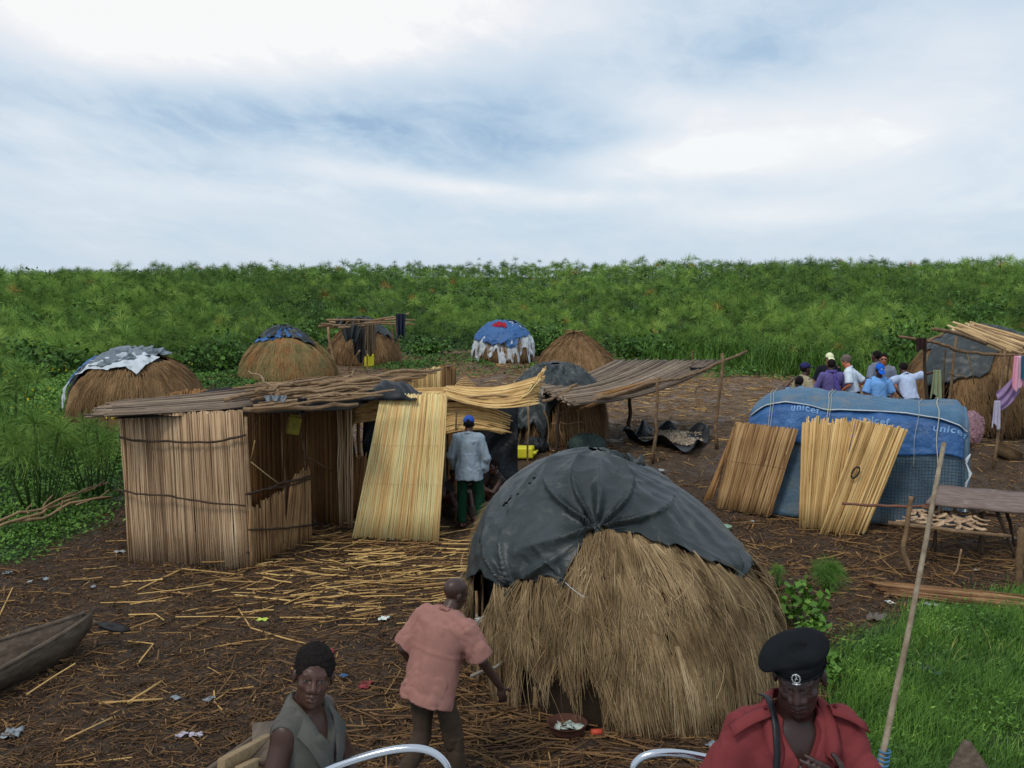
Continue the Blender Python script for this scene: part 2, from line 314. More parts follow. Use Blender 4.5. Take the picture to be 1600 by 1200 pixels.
bumps = .020*np.sin(XX*7.1+2*np.sin(YY*5.3))*np.sin(YY*6.2+1.5*np.sin(XX*4.1)) + .012*np.sin(XX*15+YY*4)*np.sin(YY*17-XX*6)
ZZ = ZZ + np.where(near, (bumps+rng.normal(0, .006, XX.shape))*(.4+.6*cl), 0) - np.where(YY > 60, .0, 0)
mb = MB(); grid(mb, np.stack([XX, YY, ZZ], -1), cl)
gm = bpy.data.materials.new('trampled_mud'); gm.use_nodes = True; t = gm.node_tree; N = t.nodes; L = t.links
b = N['Principled BSDF']; tcn = N.new('ShaderNodeTexCoord')
def gnoise(sc, det=8, ro=.65, d=0.0):
    n = N.new('ShaderNodeTexNoise'); n.inputs['Scale'].default_value = sc; n.inputs['Detail'].default_value = det; n.inputs['Roughness'].default_value = ro; n.inputs['Distortion'].default_value = d
    L.new(tcn.outputs['Object'], n.inputs['Vector']); return n.outputs['Fac']
def gramp(src, st):
    r = N.new('ShaderNodeValToRGB'); e = r.color_ramp.elements
    while len(e) < len(st): e.new(.5)
    for q, (p, c) in zip(e, st): q.position = p; q.color = (*c, 1)
    L.new(src, r.inputs[0]); return r.outputs[0]
big = gramp(gnoise(.55, 5), [(.36, C(22, 19, 17)), (.52, C(36, 29, 25)), (.72, C(72, 56, 43))])
fine = gramp(gnoise(16, 10, .75), [(.28, C(22, 18, 15)), (.45, C(52, 40, 30)), (.58, C(92, 70, 48)), (.75, C(140, 112, 80))])
mxx = N.new('ShaderNodeMixRGB'); mxx.inputs[0].default_value = .5; L.new(big, mxx.inputs[1]); L.new(fine, mxx.inputs[2])
# a paler, drier trampled area beyond the shelters
spx = N.new('ShaderNodeSeparateXYZ'); L.new(tcn.outputs['Object'], spx.inputs[0])
mrd = N.new('ShaderNodeMapRange'); mrd.inputs[1].default_value = 15; mrd.inputs[2].default_value = 26; mrd.inputs[4].default_value = .55; L.new(spx.outputs[1], mrd.inputs[0])
dry = gramp(gnoise(3, 10, .75), [(.3, C(66, 50, 36)), (.5, C(104, 82, 60)), (.7, C(150, 126, 98))])
mx3 = N.new('ShaderNodeMixRGB'); L.new(mrd.outputs[0], mx3.inputs[0]); L.new(mxx.outputs[0], mx3.inputs[1]); L.new(dry, mx3.inputs[2])
at = N.new('ShaderNodeAttribute'); at.attribute_name = 'v'
grn = gramp(gnoise(5, 8), [(.3, C(26, 36, 16)), (.6, C(44, 66, 26))])
mx2 = N.new('ShaderNodeMixRGB'); L.new(at.outputs['Fac'], mx2.inputs[0]); L.new(grn, mx2.inputs[1]); L.new(mx3.outputs[0], mx2.inputs[2]); L.new(mx2.outputs[0], b.inputs['Base Color'])
rr = N.new('ShaderNodeMapRange'); rr.inputs[1].default_value = .36; rr.inputs[2].default_value = .5; rr.inputs[3].default_value = .42; rr.inputs[4].default_value = .9; L.new(gnoise(1.1, 5), rr.inputs[0]); L.new(rr.outputs[0], b.inputs['Roughness'])
b.inputs['Specular IOR Level'].default_value = .3
bm_ = N.new('ShaderNodeBump'); bm_.inputs['Strength'].default_value = .9; bm_.inputs['Distance'].default_value = .05; L.new(gnoise(13, 10, .75), bm_.inputs['Height']); L.new(bm_.outputs[0], b.inputs['Normal'])
tag(ob('ground', mb, gm), kind='structure')
wm = M('lake_water', [C(60, 66, 60, 1)], rough=.08, bump=.3, bs=3, bdist=.05, spec=.5)
mb = MB(); grid(mb, np.array([[[-60, -60, -.14], [-60, 6.2, -.14]], [[60, -60, -.14], [60, 6.2, -.14]]])); tag(ob('water', mb, wm), kind='structure')
# ------------------------------------------------------------------ vegetation
def umbel_proto(nr, seed, droop=.5, w=.010):
    r = np.random.default_rng(seed)
    az_ = r.uniform(0, 2*np.pi, nr); e0 = np.arccos(r.uniform(-.45, 1, nr)); Lr = r.uniform(.82, 1.02, nr)
    d = np.stack([np.sin(e0)*np.cos(az_), np.sin(e0)*np.sin(az_), np.cos(e0)], -1)
    P = np.stack([d*0, d*.55*Lr[:, None], d*Lr[:, None]-np.array([0, 0, 1.])*droop*.45*np.sin(e0)[:, None]], 1)
    side = nrm(np.cross(d, r.normal(size=(nr, 3))))
    return P, side
def umbels(mb, cen, rad, nr, w, vv, variants=8, droop=.5, mi=0, tilt=.25):
    """feathery papyrus heads: many thin rays about each centre"""
    cen = np.asarray(cen, float); n = len(cen); pv = rng.integers(0, variants, n)
    rad = np.broadcast_to(rad, (n,)); vv = np.broadcast_to(vv, (n,))
    for k in range(variants):
        i = np.where(pv == k)[0]
        if not len(i): continue
        P, side = umbel_proto(nr, 100+k, droop)
        a = rng.uniform(0, 6.28, len(i)); c, s = np.cos(a), np.sin(a); z = np.zeros_like(c); o = np.ones_like(c)
        R = np.stack([np.stack([c, -s, z], -1), np.stack([s, c, z], -1), np.stack([z, z, o], -1)], 1)
        lean = rng.normal(0, tilt, (len(i), 2))
        R[:, 0, 2] += lean[:, 0]; R[:, 1, 2] += lean[:, 1]
        Q = np.einsum('nij,mkj->nmki', R, P)*rad[i][:, None, None, None]+cen[i][:, None, None, :]
        Sd = np.einsum('nij,mj->nmi', R, side)
        ww = np.repeat((w*np.array([.55, 1.0, .5]))[None], len(i)*len(P), 0)*np.repeat(rad[i], len(P))[:, None]*3
        v = np.clip(np.repeat(vv[i], len(P))+rng.normal(0, .08, len(i)*len(P)), 0, 1)
        ribbons(mb, Q.reshape(-1, 3, 3), ww, Sd.reshape(-1, 3), v, mi)
def leaves(mb, cen, size, v, up=.6, mi=0, asp=.5, blade=False):
    cen = np.asarray(cen, float); n = len(cen); size = np.broadcast_to(size, (n,))[:, None]
    nv = nrm(rng.normal(0, 1, (n, 3))*(1-up)+np.array([0, 0, up])+rng.normal(0, .25, (n, 3)))
    a = nrm(np.cross(nv, rng.normal(size=(n, 3)))); b = np.cross(nv, a)
    V = np.stack([cen-a*size*.5, cen+b*size*asp*.5-a*size*.08-nv*size*.06, cen+a*size*.6-nv*size*.12, cen-b*size*asp*.5-a*size*.08-nv*size*.06], 1)
    idx = np.arange(n*4).reshape(n, 4); mb.add(V.reshape(-1, 3), np.concatenate([idx[:, [0, 1, 2]], idx[:, [0, 2, 3]]]), np.repeat(np.broadcast_to(v, (n,)), 4), mi)
def blades(mb, base, Ln, w, lean, v, mi=0, K=4, curl=.5):
    base = np.asarray(base, float); n = len(base)
    a = rng.uniform(0, 6.28, n); ld = np.stack([np.cos(a), np.sin(a), np.zeros(n)], -1)*1.0+np.asarray(lean, float)
    t = np.linspace(0, 1, K)[None, :, None]; Ln = np.broadcast_to(Ln, (n,))[:, None, None]
    inc = rng.uniform(.2, .9, n)[:, None, None]
    P = base[:, None]+Ln*(t*np.array([0, 0, 1.])*(1-.35*inc*t)+ld[:, None]*inc*(t**1.7)*curl)
    side = nrm(np.cross(ld, [0, 0, 1.])+rng.normal(0, .35, (n, 3)))
    ww = np.broadcast_to(np.asarray(w, float), (n,))[:, None]*np.linspace(1, .15, K)[None]
    ribbons(mb, P, ww, side, v, mi)
def region(n, x0, x1, y0, y1, f, pers=False):
    """random points where f(x,y)>random; denser nearby when pers"""
    y = rng.uniform(y0, y1, n) if not pers else 1/(rng.uniform(1/y1, 1/y0, n))
    x = rng.uniform(x0, x1, n) if not pers else rng.uniform(-1, 1, n)*y*.62
    if pers: ok0 = (x > x0) & (x < x1)
    else: ok0 = np.ones(n, bool)
    k = ok0 & (f(x, y) > rng.random(n)); return x[k], y[k]
veg = lambda x, y: 1-clearing(x, y)
EDGE = lambda x: np.interp(x, [-40, -22, -14, -10, -8, -4, 0, 5, 8, 12, 16, 22, 40], [22, 25, 32, 37, 43, 45.5, 46, 43, 38, 33, 31.5, 30, 28])
def field_h(x, y):
    d = np.maximum(y-EDGE(x), 0); m = np.interp(x/np.maximum(y, 1), [-.55, -.25, -.1, .5], [3.25, 3.8, 4.15, 4.2])
    return np.minimum(.5+d*.115, m)
# the papyrus swamp beyond the clearing (nobody could count it)
mb = MB()
y = 1/rng.uniform(1/125., 1/24., 24000); x = rng.uniform(-.62, .62, 24000)*y
dd = y-EDGE(x); k = (dd > 1.5) & (rng.random(len(x)) < np.clip(dd/9+.25, 0, 1)*np.clip(.35+y/90, 0, 1)); x, y = x[k], y[k]
h = field_h(x, y)*rng.uniform(.76, 1.03, len(x)) + rng.normal(0, .12, len(x))+.32*np.sin(x*.5+np.sin(y*.2))*np.sin(y*.35)+(rng.random(len(x)) < .05)*rng.uniform(.1, .45, len(x))
patch = .5+.28*np.sin(x*.21+1.3*np.sin(y*.13))+.14*np.sin(y*.4+x*.3)
vv = np.clip(patch*.55+.14+rng.normal(0, .26, len(x)), 0, 1)
rad = rng.uniform(.26, .60, len(x)); dryk = rng.random(len(x)) < .012
cen = np.stack([x, y, .38+h], -1)
nearf = y < 60
for sel, nr, w in ((nearf & ~dryk, 120, .0058), (~nearf & ~dryk, 66, .0095)):
    umbels(mb, cen[sel], rad[sel]*.92, nr, w, vv[sel], droop=.25)
umbels(mb, cen[dryk], rad[dryk]*.9, 60, .010, .5, mi=1)
j = rng.random(len(x)) < .5
tubes(mb, np.stack([cen[j]-np.stack([rng.normal(0, .2, j.sum()), rng.normal(0, .2, j.sum()), h[j]+.2], -1), cen[j]], 1), np.full(j.sum(), .014), 3, .5, caps=False, mi=2)
tag(ob('papyrus_swamp', mb, [pap_m, pap_dry, pap_stem], smooth=False), 'mass of feathery green papyrus filling the swamp behind the clearing up to the horizon', 'papyrus', kind='stuff')
print('papyrus heads', len(x))
# dark leafy undergrowth filling the swamp floor and its front edge
mb = MB()
n = 130000; y = 1/rng.uniform(1/100., 1/23., n); x = rng.uniform(-.62, .62, n)*y
dd = y-EDGE(x); k = (dd > -.8); x, y, dd = x[k], y[k], dd[k]
lump = .5+.5*np.sin(x*1.1+1.6*np.sin(y*.5))*np.sin(y*.8+1.1*np.sin(x*.7))
top = np.clip(.18+dd*.16, .1, 1.9)*(.45+.75*lump)+np.clip(dd-8, 0, 22)*.085
z = .38+top*rng.uniform(.35, 1, len(x))
leaves(mb, np.stack([x, y, z], -1), rng.uniform(.10, .22, len(x))*(1+np.clip(y-45, 0, 50)/45), np.clip(.25+.3*lump+rng.normal(0, .18, len(x)), 0, 1), up=.45)
tag(ob('undergrowth', mb, leaf_field, smooth=False), 'low leafy green undergrowth at the foot of the papyrus', 'undergrowth', kind='stuff')
# tall bright grass at the far right edge of the clearing
mb = MB(); n = 9000; x = rng.uniform(4.5, 14.5, n); y = EDGE(x)+rng.uniform(-2.2, 3.4, n)
k = rng.random(n) < np.clip(1-abs(x-9.5)/5.5, 0, 1)**.5; x, y = x[k], y[k]
blades(mb, np.stack([x, y, np.full(len(x), .4)], -1), rng.uniform(.4, 1.5, len(x))*(.75+.35*np.sin(x*2.3+y)), .035, (.1, -.25, 0), np.clip(.42+rng.normal(0, .28, len(x)), 0, 1), curl=.9)
tag(ob('tall_grass', mb, grass_m, smooth=False), 'stand of tall arching bright green grass at the far right edge of the clearing', 'grass', kind='stuff')
# creeping ground cover left of the reed house and round the far left huts
mb = MB(); x, y = region(190000, -19, -5, 11.6, 34, lambda x, y: veg(x, y)*(x < -4), pers=False)
lump = .5+.5*np.sin(x*1.7+1.6*np.sin(y*1.1))*np.sin(y*1.4+1.1*np.sin(x*1.3))
inn = np.clip((1-clearing(x+.8, y))*(1-clearing(x+1.8, y)), 0, 1)
hh = (.05+.12*lump+.45*inn*lump*sstep(12.5, 19, y))*rng.uniform(.3, 1, len(x))
leaves(mb, np.stack([x, y, hgt(x, y)+hh], -1), rng.uniform(.035, .085, len(x))*(1+.03*(y-12)), np.clip(.3+.35*lump+rng.normal(0, .17, len(x)), 0, 1), up=.6)
xf, yf = region(700, -17, -8, 20, 34, lambda x, y: veg(x, y)); leaves(mb, np.stack([xf, yf, hgt(xf, yf)+.5], -1), .07, .5, up=.2, mi=1)
tag(ob('ground_cover', mb, [leaf_m, M('yellow_flower', [C(200, 180, 30)], bump=0)], smooth=False), 'low creeping green ground cover with small yellow flowers left of the reed shelter', 'ground cover', kind='stuff')
# weeds creeping in among the far huts
mb = MB(); P_ = []
for (px, py, r_, n_) in ((345, 606, 1.6, 2600), (370, 590, 1.2, 1400), (690, 566, 3.0, 2600), (640, 575, 1.6, 1200), (720, 622, .5, 260), (1060, 562, 3.0, 2600), (1160, 585, 1.6, 1200), (1010, 566, 2.2, 1400), (870, 575, 1.8, 900), (1310, 596, .4, 160), (340, 640, .9, 900), (310, 668, .8, 800), (185, 700, .9, 1200)):
    c_ = G(px, py); a_ = rng.uniform(0, 6.28, n_); q_ = r_*np.sqrt(rng.random(n_))*(1+.35*np.sin(a_*3+px)); x_, y_ = c_[0]+q_*np.cos(a_), c_[1]+q_*np.sin(a_)*1.5; P_.append(np.stack([x_, y_, hgt(x_, y_)+rng.uniform(.03, .28, n_)*np.clip(1.2-q_/r_, .15, 1)], -1))
P_ = np.concatenate(P_); leaves(mb, P_, rng.uniform(.06, .15, len(P_)), np.clip(.5+rng.normal(0, .2, len(P_)), 0, 1), up=.6)
tag(ob('weeds', mb, leaf_field, smooth=False), 'patches of low green weeds creeping in around the far huts', 'weeds', kind='stuff')
# bright grass in the lower right corner
mb = MB(); n = 150000; x, y = region(n, 1.7, 9.5, 6.2, 12.2, lambda x, y: veg(x, y)*(x > 1.8))
thin = sstep(0, 1.2, (1-clearing(x-.5, y))+(1-clearing(x, y+.4))); kk = rng.random(len(x)) < .25+.75*thin; x, y = x[kk], y[kk]; bare = (np.sin(x*2.9+1.3*np.sin(y*2.1))*np.sin(y*3.3+x) > .72) & (rng.random(len(x)) < .8); x, y = x[~bare], y[~bare]
lump = .5+.5*np.sin(x*2.1+1.6*np.sin(y*1.7))*np.sin(y*2.4+1.1*np.sin(x*1.9))
blades(mb, np.stack([x, y, hgt(x, y)-.01], -1), rng.uniform(.08, .24, len(x))*(.6+.6*lump), rng.uniform(.005, .011, len(x)), (.45, -.1, 0), np.clip(.32+.3*lump+rng.normal(0, .2, len(x)), 0, 1), curl=.9)
q = rng.integers(0, len(x), 900); q = q[((x[q]-4.6)**2+(y[q]-9.6)**2) < .5]
blades(mb, np.stack([x[q], y[q], hgt(x[q], y[q])], -1), .18, .009, (.45, 0, 0), .5, mi=1, curl=.9)
xg, yg = region(26000, 1.7, 9.5, 6.2, 12.6, lambda x, y: veg(x, y)*(x > 1.8)*(.25+.75*(np.sin(x*1.7+y*2.3)+np.sin(y*3.1-x) > .3)))
leaves(mb, np.stack([xg, yg, hgt(xg, yg)+rng.uniform(.02, .16, len(xg))], -1), rng.uniform(.02, .055, len(xg)), np.clip(.45+rng.normal(0, .22, len(xg)), 0, 1), up=.6)
tag(ob('grass', mb, [grass_m, grass_dry], smooth=False), 'thick bright green grass by the shore in the lower right', 'grass', kind='stuff')
# single plants one can tell apart
def papyrus_clump(c, n, hh, rad, label, group=None, w=.0045, nr=110, spread=.7, green=pap_m, v=.5):
    c = np.asarray(c, float); t = thing('papyrus_plant', label, 'papyrus', c, group)
    a = rng.uniform(0, 6.28, n); rr = spread*np.sqrt(rng.random(n)); H = hh*rng.uniform(.55, 1.0, n)
    tip = c+np.stack([np.cos(a)*rr, np.sin(a)*rr, H], -1); bs = c+np.stack([np.cos(a)*rr*.35, np.sin(a)*rr*.35, 0*H-.02], -1)
    mb = MB(); tubes(mb, np.stack([bs, (bs+tip)/2+rng.normal(0, .03, (n, 3)), tip], 1), np.full(n, .011), 4, .5); ob('stem', mb, pap_stem, t)
    mb = MB(); umbels(mb, tip, rad*rng.uniform(.75, 1.15, n), nr, w, np.clip(v+rng.normal(0, .12, n), 0, 1), droop=.7, tilt=.35); ob('foliage', mb, green, t, smooth=False)
def pg(px, py): p = G(px, py); return p
PG = 'papyrus plants at the left edge'
for (px, py, n, hh, rd, lb) in ((60, 800, 22, 1.55, .42, 'large feathery papyrus clump in front of the left hut, at the left edge'),
                               (150, 775, 15, 1.25, .36, 'papyrus clump between the blue and white covered hut and the reed shelter'),
                               (-40, 760, 20, 1.8, .45, 'papyrus clump cut by the left edge of the picture'),
                               (25, 690, 18, 1.7, .45, 'papyrus clump behind the large clump at the left edge')):
    papyrus_clump(pg(px, py), n, hh, rd, lb, PG, nr=130)
papyrus_clump(G(1292, 925), 9, .30, .20, 'small round tuft of young papyrus right of the big thatched hut', None, w=.005, nr=170, spread=.13, green=grass_m, v=.5)
papyrus_clump(G(1212, 920), 4, .26, .12, 'tiny papyrus sprout against the right side of the big thatched hut', None, w=.005, nr=130, spread=.06, green=grass_m, v=.6)
def leafy_plant(c, n, hh, rad, size, label, group=None, m=None, cat='plant', v=.5, name='leafy_plant'):
    c = np.asarray(c, float); t = thing(name, label, cat, c, group)
    ns = max(5, n//40); a = rng.uniform(0, 6.28, ns); rr = rad*np.sqrt(rng.random(ns)); H = hh*rng.uniform(.5, 1, ns)*(1-.4*(rr/rad)**2)
    tips = c+np.stack([np.cos(a)*rr, np.sin(a)*rr, H], -1); b0 = c+np.stack([np.cos(a)*rr*.25, np.sin(a)*rr*.25, H*0], -1)
    mid = (tips+b0)/2+rng.normal(0, .04*rad, (ns, 3)); mb = MB(); tubes(mb, np.stack([b0, mid, tips], 1), np.full(ns, .006+.006*rad), 4, .4); ob('stem', mb, pap_stem, t)
    i = rng.integers(0, ns, n); u = rng.uniform(.3, 1.05, n)[:, None]; P = b0[i]*(1-u)+tips[i]*u+rng.normal(0, 1, (n, 3))*rad*np.array([.13, .13, .09])
    P[:, 2] = np.maximum(P[:, 2], c[2]+.03)
    mb = MB(); leaves(mb, P, size*rng.uniform(.6, 1.3, n), np.clip(v+rng.normal(0, .17, n), 0, 1), up=.5, asp=.8); ob('foliage', mb, m or leaf_m, t, smooth=False)
leafy_plant(G(1250, 985), 420, .55, .42, .085, 'bushy broad-leaved green plant growing against the right side of the big thatched hut', v=.5)
leafy_plant(G(1285, 1050), 260, .3, .35, .08, 'low broad-leaved green plant behind the beret of the man in the red shirt', v=.45)
SG = 'leafy shrubs at the edge of the swamp'
for (px, py, n, hh, rd, lb) in ((850, 556, 900, 1.6, 1.5, 'leafy shrub between the blue covered hut and the bare thatched hut behind it'),
      (670, 556, 700, .9, 1.3, 'low leafy shrub right of the drying rack'), (480, 560, 900, 2.0, 1.6, 'leafy shrub behind the hut with the grey cap of plastic'),
      (345, 580, 900, 1.6, 1.6, 'leafy shrub left of the hut with the grey cap of plastic'), (1010, 560, 900, 1.0, 1.6, 'low leafy shrub right of the bare thatched hut'),
      (1420, 585, 1000, 2.2, 1.6, 'leafy shrub behind the pole frame at the right'), (1500, 560, 1100, 3.2, 1.8, 'tall leafy shrub behind the far right hut'),
      (180, 560, 900, 1.5, 1.7, 'leafy shrub behind the blue and white covered hut'), (60, 600, 900, 1.5, 1.7, 'leafy shrub left of the blue and white covered hut')):
    leafy_plant(G(px, py), n, hh, rd, .17, lb, SG, m=leaf_field, cat='shrub', name='leafy_shrub')
p = W(848, 424, 100); mb_c = (p[0], p[1], .4)
leafy_plant(mb_c, 500, p[2]-.4+.5, .75, .22, 'small dark bushy treetop standing above the papyrus on the horizon', m=leaf_field, cat='tree', name='tree', v=.15)
# ------------------------------------------------------------------ straw and reed litter on the mud
mb = MB()
def free(x, y): return clearing(x, y)
def straws(n, x0, x1, y0, y1, L0, L1, r0, r1, vlo, vhi, pers=False, dens=None, bend=.25, dirs=None):
    x, y = region(n, x0, x1, y0, y1, lambda x, y: clearing(x, y)*(dens(x, y) if dens else 1), pers)
    n = len(x); a = rng.uniform(0, np.pi, n) if dirs is None else rng.normal(dirs, .45, n)
    Ln = rng.uniform(L0, L1, n)*rng.uniform(.4, 1, n); d = np.stack([np.cos(a), np.sin(a)], -1)*Ln[:, None]/2
    kn = rng.normal(0, 1, (n, 2))*Ln[:, None]*.10*(rng.random((n, 1)) < bend)
    p0 = np.stack([x, y], -1)-d; p2 = np.stack([x, y], -1)+d; p1 = np.stack([x, y], -1)+kn
    r = rng.uniform(r0, r1, n); zz = rng.exponential(.022, n)
    P = []
    for q, e in ((p0, rng.uniform(-.01, .03, n)), (p1, zz*0+.008), (p2, rng.uniform(-.01, .05, n))):
        P.append(np.stack([q[:, 0], q[:, 1], hgt(q[:, 0], q[:, 1])+zz*.6+r+e*np.minimum(Ln, 1)], -1))
    tubes(mb, np.stack(P, 1), r, 4, np.clip(rng.uniform(vlo, vhi, n), 0, 1), caps=False)
straws(24000, -17, 17, 7.0, 46, .04, .22, .002, .0065, 0, .38, True)
straws(3600, -17, 17, 7.0, 46, .1, .45, .003, .008, .05, .55, True)
straws(34000, -12, 8, 6.6, 15, .03, .16, .0015, .0045, 0, .40)
mid = lambda x, y: np.exp(-((x+1.7)/1.9)**2-((y-12.9)/1.7)**2)
straws(3000, -6, 3, 10, 16.4, .25, 1.1, .005, .011, .25, .92, dens=mid, dirs=.25)
straws(700, -5, 3, 8, 12, .2, .7, .004, .008, .1, .58, dens=lambda x, y: np.exp(-((x+1.0)/2.0)**2-((y-10)/1.9)**2))
straws(1300, -3, 2.5, 7.2, 9.6, .2, .75, .004, .011, .05, .42, dens=lambda x, y: np.exp(-((x-.2)/1.4)**2-((y-8.0)/.9)**2), dirs=-.2)
straws(3600, -3, 14, 18.5, 44, .15, .6, .007, .013, .35, .85, dens=lambda x, y: .35+.65*np.exp(-((x-5)/4)**2-((y-29)/5)**2))
straws(700, 3, 13, 11.5, 15.5, .2, .8, .005, .011, .1, .55)
straws(70, -12, 4, 7.2, 12.8, .3, .8, .005, .010, .5, .8, bend=.7)
xq, yq = region(16000, -12, 9, 6.8, 17, clearing); leaves(mb, np.stack([xq, yq, hgt(xq, yq)+.028], -1), rng.uniform(.04, .16, len(xq)), np.clip(rng.uniform(-.1, .58, len(xq)), 0, 1), up=.9, asp=.14)
straws(15000, -12, 16, 17, 46, .08, .35, .004, .009, .15, .7)
# fine fibrous crumbs
xc, yc = region(60000, -12, 9, 6.8, 18, clearing)
leaves(mb, np.stack([xc, yc, hgt(xc, yc)+.022], -1), rng.uniform(.015, .05, len(xc)), rng.uniform(0, .48, len(xc)), up=.85, asp=.3)
tag(ob('reed_litter', mb, straw_m, smooth=False), 'broken reeds and straw scattered over the dark trampled mud', 'litter', kind='stuff')
# ------------------------------------------------------------------ signed-distance modelling (bodies, clothes, soft things)
class Field:
    def __init__(s, xs, ys, zs):
        s.ax = [np.asarray(a, float) for a in (xs, ys, zs)]; s.D = np.full([len(a) for a in s.ax], .5)
    def sl(s, lo, hi):
        o = []
        for a, l, h in zip(s.ax, lo, hi):
            i = max(0, np.searchsorted(a, l)-1); j = min(len(a), np.searchsorted(a, h)+1)
            if j <= i: return None
            o.append(slice(i, j))
        return tuple(o)
    def pts(s, sl):
        g = np.meshgrid(*[a[q] for a, q in zip(s.ax, sl)], indexing='ij'); return np.stack(g, -1)
    def op(s, lo, hi, fn, k=.02, mode='add'):
        pad = max(.05, k*1.5); sl = s.sl(np.asarray(lo)-pad, np.asarray(hi)+pad)
        if sl is None: return
        d = fn(s.pts(sl)); D = s.D[sl]
        if mode == 'add':
            if k > 0: h = np.clip(.5+.5*(D-d)/k, 0, 1); s.D[sl] = D*(1-h)+d*h-k*h*(1-h)
            else: s.D[sl] = np.minimum(D, d)
        elif mode == 'sub':
            d = -d
            if k > 0: h = np.clip(.5-.5*(D-d)/k, 0, 1); s.D[sl] = D*(1-h)+d*h+k*h*(1-h)
            else: s.D[sl] = np.maximum(D, d)
    def cap(s, a, b, r1, r2, k=.02, mode='add', sq=None):
        a = np.asarray(a, float); b = np.asarray(b, float); R = max(r1, r2)
        ab = b-a; L2 = max(ab@ab, 1e-9)
        def fn(P):
            t = np.clip(((P-a)@ab)/L2, 0, 1); q = P-a-t[..., None]*ab
            return np.sqrt((q*q).sum(-1))-(r1+(r2-r1)*t)
        s.op(np.minimum(a, b)-R, np.maximum(a, b)+R, fn, k, mode)
    def ell(s, c, r, Rm=None, k=.02, mode='add'):
        c = np.asarray(c, float); r = np.asarray(r, float); m = max(r)
        def fn(P):
            q = P-c
            if Rm is not None: q = q@Rm
            k0 = np.sqrt(((q/r)**2).sum(-1)); k1 = np.sqrt(((q/(r*r))**2).sum(-1))
            return k0*(k0-1)/np.maximum(k1, 1e-6)
        s.op(c-m, c+m, fn, k, mode)
    def cone(s, a, b, ra, rb, side, k=.02, mode='add', rnd=.006):
        """elliptical cone with flat ends; ra, rb = (radius along 'side', radius across)"""
        a = np.asarray(a, float); b = np.asarray(b, float); ra = np.atleast_1d(ra)*np.ones(2); rb = np.atleast_1d(rb)*np.ones(2)
        L = np.linalg.norm(b-a); ax = (b-a)/L; sd_ = np.asarray(side, float); sd_ = sd_-ax*(sd_@ax); sd_ = sd_/max(np.linalg.norm(sd_), 1e-9); fw = np.cross(ax, sd_)
        R = max(ra.max(), rb.max())
        def fn(P):
            q = P-a; t = q@ax; u = np.clip(t/L, 0, 1); rx = ra[0]+(rb[0]-ra[0])*u; ry = ra[1]+(rb[1]-ra[1])*u
            dr = (np.sqrt(((q@sd_)/rx)**2+((q@fw)/ry)**2)-1)*np.minimum(rx, ry)
            dz = np.abs(t-L/2)-L/2
            return np.minimum(np.maximum(dr, dz)+rnd, 0)+np.sqrt(np.maximum(dr+rnd, 0)**2+np.maximum(dz+rnd, 0)**2)-rnd
        s.op(np.minimum(a, b)-R, np.maximum(a, b)+R, fn, k, mode)
    def plane(s, p, n):                    # keep the side n points away from
        sl = (slice(None),)*3; P = s.pts(sl); s.D = np.maximum(s.D, (P-np.asarray(p, float))@nrm(n))
    def disp(s, fn):
        m = np.abs(s.D) < .06; P = s.pts((slice(None),)*3)[m]; s.D[m] += fn(P)
    def mesh(s):
        D = s.D.copy(); D[0] = D[-1] = .1; D[:, 0] = D[:, -1] = .1; D[:, :, 0] = D[:, :, -1] = .1
        ins = D < 0; nx, ny, nz = D.shape
        acc = np.zeros((nx-1, ny-1, nz-1, 3), np.float32); cnt = np.zeros((nx-1, ny-1, nz-1), np.float32)
        cor = lambda i, j, k: (slice(i, nx-1+i), slice(j, ny-1+j), slice(k, nz-1+k))
        c8 = [(i, j, k) for i in (0, 1) for j in (0, 1) for k in (0, 1)]
        for a in c8:
            for d in range(3):
                if a[d]: continue
                b_ = list(a); b_[d] = 1; A = D[cor(*a)]; B = D[cor(*b_)]; m = (A < 0) != (B < 0)
                t = np.where(m, A/np.where(m, A-B, 1), 0)
                for q in range(3): acc[..., q] += np.where(m, a[q]+(t if q == d else 0), 0)
                cnt += m
        act = cnt > 0; idx = np.full(act.shape, -1); idx[act] = np.arange(act.sum())
        ii = np.argwhere(act); f = acc[act]/cnt[act][:, None]
        V = np.stack([s.ax[q][ii[:, q]]*(1-f[:, q])+s.ax[q][ii[:, q]+1]*f[:, q] for q in range(3)], -1)
        F = []
        for d in range(3):
            e1, e2 = [q for q in range(3) if q != d]
            n = [nx, ny, nz]; sl1 = [slice(1, -1)]*3; sl1[d] = slice(0, n[d]-1); sl2 = list(sl1); sl2[d] = slice(1, n[d])
            A = ins[tuple(sl1)]; B = ins[tuple(sl2)]; m = np.argwhere(A != B)
            if not len(m): continue
            m0 = m.copy(); m0[:, e1] += 1; m0[:, e2] += 1
            def g(o1, o2): q = m0.copy(); q[:, e1] -= o1; q[:, e2] -= o2; return idx[q[:, 0], q[:, 1], q[:, 2]]
            Q = np.stack([g(1, 1), g(0, 1), g(0, 0), g(1, 0)], -1); fl = A[tuple(m.T)]
            if d == 1: fl = ~fl
            Q[~fl] = Q[~fl][:, ::-1]; F.append(Q)
        F = np.concatenate(F); F = F[(F >= 0).all(1)]
        return V, F
def axis(lo, hi, h, fine=None):
    """grid axis, finer inside 'fine' = (lo, hi, h)"""
    if fine is None: return np.arange(lo, hi+h, h)
    a = np.arange(lo, fine[0], h) if fine[0] > lo else np.array([])
    b = np.arange(max(lo, fine[0]), min(hi, fine[1]), fine[2]); c = np.arange(fine[1], hi+h, h) if fine[1] < hi else np.array([])
    return np.concatenate([a, b, c])
